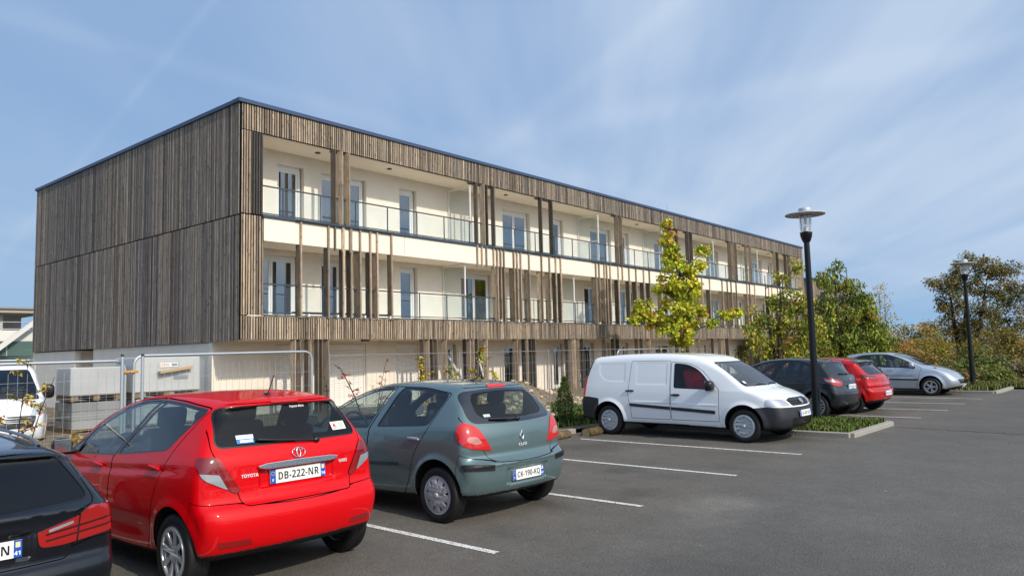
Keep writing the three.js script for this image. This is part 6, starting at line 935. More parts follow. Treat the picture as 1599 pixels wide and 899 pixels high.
// ---------------------------------------------------------------- white panel van
{
  const white = paint(0xe6e9ec, 0.0, 0.5, 0.5), pl = std(0x22262b, 0.55);
  buildCar({
    name: 'white_panel_van', label: 'white panel van with black bumpers parked nose towards the aisle beside the lamp island', category: 'van',
    at: [14.13, 0, -7.53], turn: -Math.PI / 2, scale: 1.024, L: 4.47, W: 1.74, H: 1.64, paint: white, cell: 0.026, bumperMat: pl, bumperLift: 0.0,
    rearAxle: 0.755, frontAxle: 3.66, wheelR: 0.3, archR: 0.355, archDy: 0.03, rimR: 0.2, tyreW: 0.185, wheel: 'steel', track: 1.53,
    profile: [[0.12, 0.30], [0.03, 0.34], [0.0, 0.45], [0.0, 0.68], [0.03, 0.76], [0.05, 0.85], [0.09, 1.1], [0.16, 1.35], [0.23, 1.5], [0.32, 1.575], [0.5, 1.6], [1.0, 1.63], [1.6, 1.64], [2.2, 1.63], [2.6, 1.595], [2.85, 1.535], [3.1, 1.41], [3.4, 1.215], [3.72, 1.01], [3.82, 0.965], [4.05, 0.90], [4.3, 0.79], [4.4, 0.68], [4.44, 0.55], [4.45, 0.4], [4.38, 0.26], [4.1, 0.22], [2, 0.24], [0.6, 0.25]],
    insetY: [[-0.85, 0.14], [-0.7, 0.05], [-0.55, 0.015], [-0.35, 0.0], [-0.15, 0.006], [-0.03, 0.018], [0.05, 0.03], [0.3, 0.07], [0.55, 0.12], [0.75, 0.2]],
    plan: [[-0.1, 0.03], [0.2, 0.01], [0.5, 0], [3.3, 0.0], [3.7, 0.015], [4.0, 0.04], [4.3, 0.12], [4.5, 0.22]],
    belt: [[0, 0.98], [2, 0.97], [3.2, 0.93], [4.5, 0.86]], upperPlan: [[0, 0.02], [1, 0.0], [2.3, 0.02], [3.0, 0.12], [3.6, 0.2]],
    kr: 0.07, kf: 0.26, kc: 0.04, flare: 0.03, radius: (x, y) => 0.08 + 0.05 * sstep(1.2, 1.5, y) + 0.03 * sstep(3.6, 4.2, x),
    side: (x, y) => { const pr = (x0, x1, y0, y1) => sstep(x0, x0 + 0.03, x) * (1 - sstep(x1 - 0.03, x1, x)) * sstep(y0, y0 + 0.03, y) * (1 - sstep(y1 - 0.03, y1, y)); const prD = (x0, x1, y0, y1) => { const cx = Math.max(0, x0 + 0.3 - x), cy = Math.max(0, y0 + 0.25 - y), d = Math.max(Math.hypot(cx / 0.3, cy / 0.25) - 1, (x - x1) / 0.3, (y - y1) / 0.3); return 1 - sstep(-0.12, 0.0, d); };
      return 0.0045 * prD(0.50, 1.16, 1.07, 1.46) + 0.0045 * pr(1.4, 2.12, 1.02, 1.46) - 0.006 * Math.exp(-(((y - 0.72 + 0.02 * x) / 0.012) ** 2)) * sstep(1.2, 1.4, x) * (1 - sstep(3.1, 3.2, x)); },
    sideWindows: [{ name: 'door_window', mat: glassMat(0xb4c0c8, 1.5), poly: roundPoly([[2.275, 0.975], [2.275, 1.43, 0.03], [2.56, 1.405, 0.15], [2.78, 1.295, 0.2], [3.10, 0.95, 0.02]], 0.03), trim: 0.012 }],
    windscreen: roundPoly([[-0.72, 1.01], [0.72, 1.01], [0.62, 1.44, 0.06], [-0.62, 1.44, 0.06]], 0.05),
    doors: [{ poly: roundPoly([[2.2, 0.36], [2.2, 1.46, 0.02], [2.58, 1.44, 0.2], [2.83, 1.32, 0.2], [3.2, 0.94, 0.02], [3.19, 0.36]], 0.03), gap: 0.009 }, { name: 'sliding_door', poly: roundPoly([[1.29, 0.36], [1.29, 0.55, 0.2], [1.22, 0.8, 0.1], [1.3, 1.49, 0.03], [2.18, 1.49, 0.03], [2.18, 0.36]], 0.03), gap: 0.008 }],
    rearBumper: [[-0.2, 0.1], [-0.2, 0.755], [0.25, 0.765], [0.50, 0.735], [0.52, 0.6], [0.42, 0.45], [0.4, 0.1]],
    frontBumper: [[3.9, 0.1], [3.93, 0.46], [3.84, 0.62], [4.08, 0.645], [4.43, 0.625], [4.8, 0.62], [4.8, 0.1]],
    frontCuts: [{ name: 'lower_grille', poly: roundPoly([[-0.42, 0.3], [0.42, 0.3], [0.46, 0.44], [-0.46, 0.44]], 0.03), mat: CM.trim, lift: -0.01 }],
    frontPanels: [{ name: 'grille', poly: roundPoly([[-0.38, 0.65], [0.38, 0.65], [0.46, 0.755], [0.3, 0.79], [-0.3, 0.79], [-0.46, 0.755]], 0.03), mat: pl, lift: -0.008 }],
    lamps: [
      { name: 'headlamp', rear: false, limit: 0.6, lift: 0.006, mat: CM.headlamp, poly: roundPoly([[0.44, 0.66], [0.52, 0.765, 0.04], [0.95, 0.80], [0.95, 0.66]], 0.03), sidePoly: roundPoly([[4.05, 0.66], [4.07, 0.80, 0.06], [4.4, 0.755], [4.9, 0.79], [4.9, 0.6], [4.3, 0.64]], 0.03), zones: [{ name: 'indicator', mat: phys({ color: 0xcdd0d2, metalness: 0.5, roughness: 0.2, clearcoat: 1 }), poly: [[0.74, 0.6], [0.74, 0.9], [1, 0.9], [1, 0.6]] }] },
      { name: 'tail_light', rear: true, limit: 0.35, lift: 0.008, mat: phys({ color: 0xc31410, roughness: 0.15, clearcoat: 1 }), poly: roundPoly([[0.7, 0.77], [0.68, 1.18], [0.95, 1.18], [0.95, 0.77]], 0.02), sidePoly: [[-0.2, 0.77], [-0.2, 1.2], [0.22, 1.18], [0.16, 0.77]] },
    ],
    rearWindow: roundPoly([[-0.66, 0.98], [-0.03, 0.98], [-0.03, 1.46], [-0.6, 1.46]], 0.05), rearTrim: 0.02, rearWindowLimit: 0.6, rearGlass: CM.privacy,
    patches: [{ name: 'rear_corner_trim', view: 'side', poly: [[-0.1, 1.185], [0.23, 1.185], [0.265, 1.3], [0.345, 1.5], [0.2, 1.55], [0.0, 1.2]], pred: (t) => true, mat: CM.trim, lift: 0.002 }],
    mouldings: [{ name: 'rub_strip', on: ['door', 'sliding_door'], poly: roundPoly([[1.25, 0.60], [1.25, 0.655], [3.12, 0.56], [3.12, 0.50]], 0.01), mat: pl, lift: 0.016 }],
    handles: [[1.275, 0.9, 0.0], [2.31, 0.835, 0.0]], handleMat: CM.trim, mirror: [3.05, 1.0], mirrorMat: CM.trim, mirrorH: 0.1, mirrorW: 0.11, frontWipers: 1.0, noRearSeat: true, seatX: 2.35, floor: 0.34, dashY: 0.9,
    plate: { text: 'CA-487-BZ', y: 0.51, front: true },
    extra: ({ add, onFront, hitX, hitZ, car, ox, f }) => {
      for (let k = 0; k < 3; k++) { const y = 0.675 + k * 0.032, pts = []; for (let i = 0; i <= 12; i++) { const z = -0.4 + i * 0.8 / 12; pts.push(new THREE.Vector3(hitX(y, z, false) + 0.002, y, z)); } add('grille_bar', new THREE.TubeGeometry(new THREE.CatmullRomCurve3(pts), 24, 0.009, 6), pl); }
      const sh = new THREE.Shape(roundPoly([[-0.05, 0.05], [0.05, 0.05], [0.05, -0.01], [0, -0.06], [-0.05, -0.01]], 0.02).map((p) => new THREE.Vector2(...p)));
      add('badge', onFront(new THREE.ExtrudeGeometry(sh, { depth: 0.01, bevelEnabled: true, bevelSize: 0.006, bevelThickness: 0.006 }), 0.715, 0, 0.01), CM.chrome);
      add('bulkhead', rbox(0.03, 0.95, 1.3, 0.01, 2.0, 0.98, 0), CM.liner);
      add('red_seat_cover', mergeAll([rbox(0.2, 0.6, 0.5, 0.08, 2.5, 1.02, 0.45, 0.2), rbox(0.36, 0.34, 0.4, 0.12, 2.76, 0.95, 0.52)]), std(0xe8242e, 0.8));
      for (const sg of [-1, 1]) add('roof_rail', new THREE.TubeGeometry(new THREE.CatmullRomCurve3([0.4, 1.0, 1.6, 2.2, 2.7].map((x) => { let y = 1.7; while (f(x, y, 0.6) > 0) y -= 0.005; return new THREE.Vector3(x, y - 0.004, sg * 0.6); })), 20, 0.012, 6), white);
      for (const sg of [-1, 1]) add('lock', new THREE.CylinderGeometry(0.011, 0.011, 0.01, 12).rotateX(Math.PI / 2).translate(2.28, 0.9, hitZ(2.28, 0.9, sg)), CM.trim);
      add('tax_disc', onFront(new THREE.BoxGeometry(0.08, 0.07, 0.002), 1.07, 0.58), std(0xcfd8d2, 0.6));
    },
  });
}
// ---------------------------------------------------------------- dark grey hatchback behind the lamp post
buildCar({
  name: 'dark_hatchback', label: 'dark grey hatchback parked between the lamp post and the distant red car', category: 'car',
  at: [19.38, 0, -7.93], turn: Math.PI / 2 - 0.04, scale: 1.0, L: 3.962, W: 1.739, H: 1.46, paint: paint(0x1d242b, 0.5, 0.38, 0.6), cell: 0.034,
  rearAxle: 0.62, frontAxle: 3.158, wheelR: 0.3, archR: 0.35, archDy: 0.03, rimR: 0.215, tyreW: 0.195, wheel: 'multi', track: 1.54,
  profile: [[0.16, 0.27], [0.06, 0.33], [0.01, 0.44], [0.0, 0.58], [0.03, 0.68], [0.06, 0.78], [0.09, 0.92], [0.15, 1.02], [0.27, 1.14], [0.41, 1.29], [0.42, 1.34], [0.46, 1.375], [0.8, 1.425], [1.2, 1.455], [1.6, 1.455], [2.0, 1.41], [2.4, 1.27], [2.85, 1.03], [3.1, 0.955], [3.5, 0.86], [3.8, 0.72], [3.93, 0.55], [3.95, 0.4], [3.85, 0.25], [3.6, 0.2], [2, 0.185], [0.6, 0.21]],
  insetY: [[-0.85, 0.15], [-0.74, 0.05], [-0.55, 0.015], [-0.38, 0.0], [-0.2, 0.012], [-0.06, 0.03], [0.0, 0.045], [0.1, 0.08], [0.45, 0.21], [0.6, 0.28]],
  plan: [[-0.1, 0.08], [0.1, 0.045], [0.35, 0.015], [0.7, 0], [2.8, 0], [3.2, 0.02], [3.5, 0.06], [3.8, 0.16], [4, 0.25]], belt: [[0, 1.0], [0.8, 1.0], [1.7, 0.96], [2.9, 0.92], [4, 0.86]], upperPlan: [[0, 0.26], [0.45, 0.2], [1.0, 0.05], [1.6, 0], [2.4, 0.0], [3, 0.1]],
  kr: 0.17, kf: 0.3, kc: 0.06, flare: 0.02, radius: (x, y) => 0.1 + 0.06 * sstep(1.2, 1.4, y) + 0.06 * (1 - sstep(0, 0.3, x)),
  sideWindows: [{ name: 'door_window', poly: roundPoly([[1.74, 0.965], [1.56, 1.375, 0.03], [1.9, 1.35, 0.2], [2.3, 1.225, 0.3], [2.75, 0.985, 0.02]], 0.02) }, { name: 'door_window', poly: roundPoly([[1.64, 0.97], [1.47, 1.38, 0.02], [1.0, 1.35, 0.1], [0.66, 1.20, 0.05], [0.92, 1.02, 0.05]], 0.02) }],
  pillars: [[[1.57, 1.39], [1.46, 1.395], [1.635, 0.965], [1.745, 0.96]]],
  rearWindow: roundPoly([[-0.66, 1.03, 0.12], [0.66, 1.03, 0.12], [0.56, 1.33, 0.06], [-0.56, 1.33, 0.06]], 0.05), rearTrim: 0.02, rearWindowLimit: 0.8, rearGlass: CM.privacy, windscreen: roundPoly([[-0.66, 1.02], [0.66, 1.02], [0.56, 1.38, 0.08], [-0.56, 1.38, 0.08]], 0.05),
  doors: [{ poly: roundPoly([[1.74, 0.25], [1.72, 0.95, 0.01], [1.52, 1.395, 0.02], [1.9, 1.37, 0.2], [2.32, 1.24, 0.3], [2.98, 0.94, 0.02], [2.9, 0.7, 0.1], [2.78, 0.25, 0.05]], 0.04) }, { poly: roundPoly([[1.73, 0.25], [1.71, 0.95, 0.01], [1.51, 1.4, 0.02], [1.0, 1.375, 0.1], [0.62, 1.21, 0.05], [0.8, 0.98, 0.06], [1.02, 0.65, 0.2], [1.15, 0.25, 0.06]], 0.04) }],
  tailgate: roundPoly([[-0.5, 0.62, 0.1], [0.5, 0.62, 0.1], [0.58, 0.8, 0.05], [0.7, 1.02, 0.05], [0.6, 1.37, 0.05], [-0.6, 1.37, 0.05], [-0.7, 1.02, 0.05], [-0.58, 0.8, 0.05]], 0.05),
  rearBumper: [[-0.2, 0.1], [-0.2, 0.61], [0.06, 0.62], [0.29, 0.72], [0.33, 0.6], [0.27, 0.1]], frontBumper: [[3.5, 0.1], [3.5, 0.5], [3.62, 0.66], [4.2, 0.62], [4.2, 0.1]],
  lamps: [{ name: 'tail_light', rear: true, limit: 0.6, lift: 0.01, mat: CM.redLens, poly: roundPoly([[0.50, 0.79, 0.03], [0.46, 0.87, 0.03], [0.62, 0.92, 0.05], [0.95, 1.0, 0.02], [0.95, 0.86], [0.7, 0.77, 0.05]], 0.03), sidePoly: roundPoly([[-0.3, 0.6], [-0.3, 1.2], [0.42, 1.0, 0.03], [0.40, 0.93, 0.05], [0.2, 0.80, 0.1]], 0.03), zones: [{ name: 'clear_lens', mat: CM.clearLens, poly: roundPoly([[0.57, 0.84], [0.60, 0.87], [0.85, 0.935], [0.83, 0.875]], 0.02) }] }],
  mouldings: [{ name: 'bumper_reflector', view: 'end', on: ['rear_bumper'], poly: [[0.55, 0.42], [0.55, 0.47], [0.7, 0.47], [0.7, 0.42]], mat: CM.redLens, lift: 0.004 }],
  handles: [[0.98, 0.9, 0.05], [2.0, 0.87, 0.05]], mirror: [2.78, 0.98], plate: { text: 'DK-638-LB', region: '41', y: 0.745, off: 0.006, tilt: 0.04 }, seatX: 1.95, shelf: [0.4, 0.75, 0.95],
  wiper: { z0: 0.0, y0: 1.05, z1: -0.38, y1: 1.07 },
  extra: ({ add, onRear }) => { add('brake_light', onRear(rbox(0.3, 0.03, 0.02, 0.008), 1.36, 0, 0.004), CM.redLens); add('badge', onRear(new THREE.CylinderGeometry(0.035, 0.035, 0.012, 20).rotateX(Math.PI / 2), 0.92, 0, 0.004), CM.chrome); },
});
// ---------------------------------------------------------------- far red hatchback
buildCar({
  name: 'red_hatchback', label: 'bright red hatchback with black roof spoiler between the dark grey and silver cars', category: 'car',
  at: [21.1, 0, -7.68], turn: Math.PI / 2 - 0.03, scale: 1.0, L: 4.06, W: 1.765, H: 1.435, paint: paint(0xb80809, 0.15, 0.45, 0.2), cell: 0.036,
  rearAxle: 0.66, frontAxle: 3.2, wheelR: 0.31, archR: 0.355, archDy: 0.02, rimR: 0.21, tyreW: 0.195, wheel: 'multi', track: 1.55,
  profile: [[0.18, 0.27], [0.06, 0.33], [0.01, 0.45], [0.0, 0.56], [0.06, 0.66], [0.09, 0.78], [0.12, 0.92], [0.20, 1.0], [0.35, 1.13], [0.5, 1.27], [0.44, 1.31], [0.5, 1.335], [0.85, 1.39], [1.3, 1.43], [1.7, 1.425], [2.1, 1.37], [2.5, 1.22], [2.9, 1.02], [3.15, 0.95], [3.6, 0.87], [3.9, 0.72], [4.03, 0.55], [4.04, 0.4], [3.95, 0.24], [3.6, 0.19], [2, 0.175], [0.6, 0.2]],
  insetY: [[-0.85, 0.15], [-0.74, 0.05], [-0.55, 0.015], [-0.38, 0.0], [-0.2, 0.016], [-0.06, 0.035], [0.0, 0.05], [0.1, 0.085], [0.45, 0.22], [0.6, 0.29]],
  plan: [[-0.1, 0.08], [0.1, 0.045], [0.35, 0.015], [0.7, 0], [2.8, 0], [3.2, 0.02], [3.6, 0.07], [3.9, 0.17], [4.1, 0.26]], belt: [[0, 1.0], [0.8, 1.0], [1.7, 0.95], [2.9, 0.91], [4, 0.86]], upperPlan: [[0, 0.26], [0.5, 0.2], [1.1, 0.05], [1.6, 0], [2.4, 0.0], [3, 0.1]],
  kr: 0.18, kf: 0.3, kc: 0.05, flare: 0.025, radius: (x, y) => 0.09 + 0.06 * sstep(1.2, 1.4, y) + 0.05 * (1 - sstep(0, 0.3, x)),
  ends: (x, y, z) => -0.018 * Math.exp(-(((y - 0.72) / 0.03) ** 2)) * (1 - sstep(0.2, 0.4, x)) + 0.02 * Math.exp(-(((y - 0.64) / 0.03) ** 2)) * (1 - sstep(0.2, 0.4, x)),
  sideWindows: [{ name: 'door_window', mat: CM.privacy, poly: roundPoly([[1.80, 0.965], [1.6, 1.335, 0.03], [1.95, 1.32, 0.2], [2.35, 1.19, 0.3], [2.8, 0.985, 0.02]], 0.02) }, { name: 'door_window', mat: CM.privacy, poly: roundPoly([[1.70, 0.97], [1.5, 1.335, 0.02], [1.1, 1.31, 0.1], [0.74, 1.20, 0.05], [0.92, 1.02, 0.05]], 0.02) }],
  pillars: [[[1.61, 1.345], [1.49, 1.345], [1.69, 0.965], [1.81, 0.96]]],
  rearWindow: roundPoly([[-0.64, 1.01, 0.08], [0.64, 1.01, 0.08], [0.52, 1.25, 0.06], [-0.52, 1.25, 0.06]], 0.05), rearTrim: 0.03, rearWindowLimit: 0.9, rearGlass: CM.privacy,
  doors: [{ poly: roundPoly([[1.8, 0.25], [1.78, 0.95, 0.01], [1.55, 1.36, 0.02], [1.95, 1.34, 0.2], [2.37, 1.21, 0.3], [3.0, 0.94, 0.02], [2.85, 0.25, 0.05]], 0.04) }, { poly: roundPoly([[1.79, 0.25], [1.77, 0.95, 0.01], [1.54, 1.36, 0.02], [1.1, 1.33, 0.1], [0.68, 1.2, 0.05], [0.85, 0.98, 0.06], [1.06, 0.65, 0.2], [1.2, 0.25, 0.06]], 0.04) }],
  tailgate: roundPoly([[-0.55, 0.6, 0.06], [0.55, 0.6, 0.06], [0.62, 0.8, 0.05], [0.68, 1.0, 0.05], [0.56, 1.27, 0.05], [-0.56, 1.27, 0.05], [-0.68, 1.0, 0.05], [-0.62, 0.8, 0.05]], 0.05),
  rearBumper: [[-0.2, 0.1], [-0.2, 0.59], [0.1, 0.6], [0.32, 0.7], [0.36, 0.6], [0.29, 0.1]],
  lamps: [{ name: 'tail_light', rear: true, limit: 0.6, lift: 0.008, mat: CM.darkLens, poly: roundPoly([[0.42, 0.87], [0.44, 0.945], [0.95, 1.0], [0.95, 0.89]], 0.03), sidePoly: roundPoly([[-0.3, 0.6], [-0.3, 1.2], [0.42, 0.99, 0.03], [0.3, 0.9, 0.05]], 0.03), zones: [{ name: 'red_lens', mat: CM.redLens, poly: [[0.5, 0.885], [0.5, 0.905], [0.85, 0.92], [0.85, 0.9]] }] }],
  patches: [{ name: 'roof_spoiler', view: 'side', poly: [[0.3, 1.255], [0.52, 1.265], [0.72, 1.34], [0.72, 1.42], [0.4, 1.42], [0.3, 1.33]], pred: () => true, mat: phys({ color: 0x0c0d0f, roughness: 0.2, clearcoat: 1 }), lift: 0.003 }],
  handles: [[1.0, 0.9, 0.05], [2.05, 0.87, 0.05]], mirror: [2.82, 0.98], plate: { text: 'GB-274-XS', region: '41', y: 0.50, off: 0.006, tilt: 0.03 }, seatX: 1.95,
  extra: ({ add, onRear }) => { add('badge', onRear(new THREE.TorusGeometry(0.04, 0.006, 8, 24), 0.86, 0, 0.006), CM.chrome); add('lettering', onRear(lettering('CORSA', 0.03).scale(1.3, 1, 1), 0.77, 0, 0.004), CM.chrome); },
});
// ---------------------------------------------------------------- silver hatchback, nose to the aisle
buildCar({
  name: 'silver_hatchback', label: 'silver hatchback parked nose outward at the far end of the row', category: 'car',
  at: [28.8, 0, -7.38], turn: -Math.PI / 2, scale: 1.0, L: 4.03, W: 1.748, H: 1.475, paint: paint(0xb4bcc6, 0.55, 0.36, 0.6), cell: 0.036,
  rearAxle: 0.66, frontAxle: 3.2, wheelR: 0.3, archR: 0.345, archDy: 0.03, rimR: 0.205, tyreW: 0.19, wheel: 'star5', track: 1.54,
  profile: [[0.18, 0.27], [0.06, 0.33], [0.01, 0.45], [0.0, 0.58], [0.05, 0.68], [0.09, 0.85], [0.16, 1.02], [0.3, 1.18], [0.45, 1.34], [0.5, 1.39], [0.8, 1.44], [1.2, 1.47], [1.6, 1.468], [2.0, 1.42], [2.4, 1.295], [2.9, 1.06], [3.1, 0.985], [3.4, 0.925], [3.75, 0.79], [3.95, 0.63], [4.03, 0.48], [4.0, 0.32], [3.85, 0.22], [3.6, 0.19], [2, 0.185], [0.6, 0.2]],
  insetY: [[-0.85, 0.15], [-0.74, 0.05], [-0.55, 0.015], [-0.38, 0.0], [-0.2, 0.008], [-0.06, 0.028], [0.0, 0.045], [0.1, 0.08], [0.45, 0.21], [0.6, 0.28]],
  plan: [[-0.1, 0.08], [0.1, 0.045], [0.35, 0.015], [0.7, 0], [2.8, 0], [3.2, 0.02], [3.5, 0.06], [3.8, 0.15], [4.05, 0.26]], belt: [[0, 1.0], [0.8, 1.0], [1.7, 0.955], [2.9, 0.9], [4, 0.84]], upperPlan: [[0, 0.26], [0.45, 0.2], [1.0, 0.05], [1.6, 0], [2.4, 0.0], [3, 0.12]],
  kr: 0.17, kf: 0.34, kc: 0.06, flare: 0.025, radius: (x, y) => 0.1 + 0.06 * sstep(1.2, 1.4, y) + 0.05 * sstep(3.4, 4, x),
  side: (x, y) => 0.010 * Math.exp(-(((y - 0.62) / 0.05) ** 2)) * sstep(1.0, 1.3, x) * (1 - sstep(2.6, 2.8, x)),
  sideWindows: [{ name: 'door_window', poly: roundPoly([[1.72, 0.965], [1.6, 1.385, 0.03], [1.9, 1.37, 0.2], [2.3, 1.24, 0.3], [2.72, 1.02, 0.05], [2.76, 0.925, 0.02]], 0.02) }, { name: 'door_window', poly: roundPoly([[1.62, 0.97], [1.52, 1.385, 0.02], [1.05, 1.36, 0.1], [0.7, 1.25, 0.05], [0.9, 1.01, 0.05]], 0.02) }],
  pillars: [[[1.61, 1.395], [1.51, 1.395], [1.61, 0.965], [1.73, 0.96]]],
  windscreen: roundPoly([[-0.68, 1.03], [0, 1.0, 0.4], [0.68, 1.03], [0.57, 1.39, 0.08], [-0.57, 1.39, 0.08]], 0.05), rearWindow: roundPoly([[-0.64, 1.03, 0.08], [0.64, 1.03, 0.08], [0.52, 1.33, 0.06], [-0.52, 1.33, 0.06]], 0.05),
  doors: [{ poly: roundPoly([[1.68, 0.25], [1.68, 0.95, 0.01], [1.55, 1.41, 0.02], [1.9, 1.39, 0.2], [2.32, 1.26, 0.3], [2.95, 0.93, 0.02], [2.88, 0.7, 0.1], [2.78, 0.25, 0.05]], 0.04) }, { poly: roundPoly([[1.67, 0.25], [1.67, 0.95, 0.01], [1.54, 1.41, 0.02], [1.05, 1.385, 0.1], [0.62, 1.27, 0.05], [0.82, 0.98, 0.06], [1.05, 0.65, 0.2], [1.2, 0.25, 0.06]], 0.04) }],
  frontBumper: [[3.5, 0.1], [3.5, 0.5], [3.66, 0.66], [3.95, 0.6], [4.2, 0.58], [4.2, 0.1]], rearBumper: [[-0.2, 0.1], [-0.2, 0.62], [0.3, 0.7], [0.34, 0.6], [0.29, 0.1]],
  frontCuts: [{ name: 'grille', poly: roundPoly([[-0.38, 0.4], [0.38, 0.4], [0.5, 0.54], [-0.5, 0.54]], 0.06), mat: CM.trim, lift: -0.02 }, { name: 'fog_light', poly: roundPoly([[0.58, 0.34], [0.68, 0.34], [0.68, 0.42], [0.58, 0.42]], 0.03), mat: CM.headlamp, lift: 0 }, { name: 'fog_light', poly: roundPoly([[-0.58, 0.34], [-0.68, 0.34], [-0.68, 0.42], [-0.58, 0.42]], 0.03), mat: CM.headlamp, lift: 0 }],
  bonnet: [[3.0, -0.64], [3.7, -0.5], [3.92, 0], [3.7, 0.5], [3.0, 0.64], [3.08, 0]],
  lamps: [{ name: 'headlamp', rear: false, limit: 1.1, lift: 0.006, mat: CM.headlamp, poly: roundPoly([[0.42, 0.6], [0.55, 0.78, 0.04], [0.95, 0.88], [0.95, 0.64]], 0.03), sidePoly: roundPoly([[3.25, 0.86, 0.03], [3.6, 0.83, 0.1], [4.2, 0.66], [4.2, 0.55], [3.8, 0.62]], 0.03) }],
  mouldings: [{ name: 'rub_strip', poly: roundPoly([[0.9, 0.54], [0.9, 0.59], [2.85, 0.56], [2.85, 0.51]], 0.01), mat: CM.plastic, lift: 0.012 }],
  handles: [[0.98, 0.88, 0.0], [2.0, 0.86, 0.0]], mirror: [2.66, 1.0], plate: { text: 'AV-519-HT', y: 0.33, front: true }, seatX: 2.05, shelf: [0.4, 0.75, 0.95], frontWipers: 1.03,
  extra: ({ add, onFront }) => { add('badge', onFront(new THREE.CylinderGeometry(0.045, 0.045, 0.012, 20).rotateX(Math.PI / 2), 0.64, 0, 0.004), CM.chrome); },
});
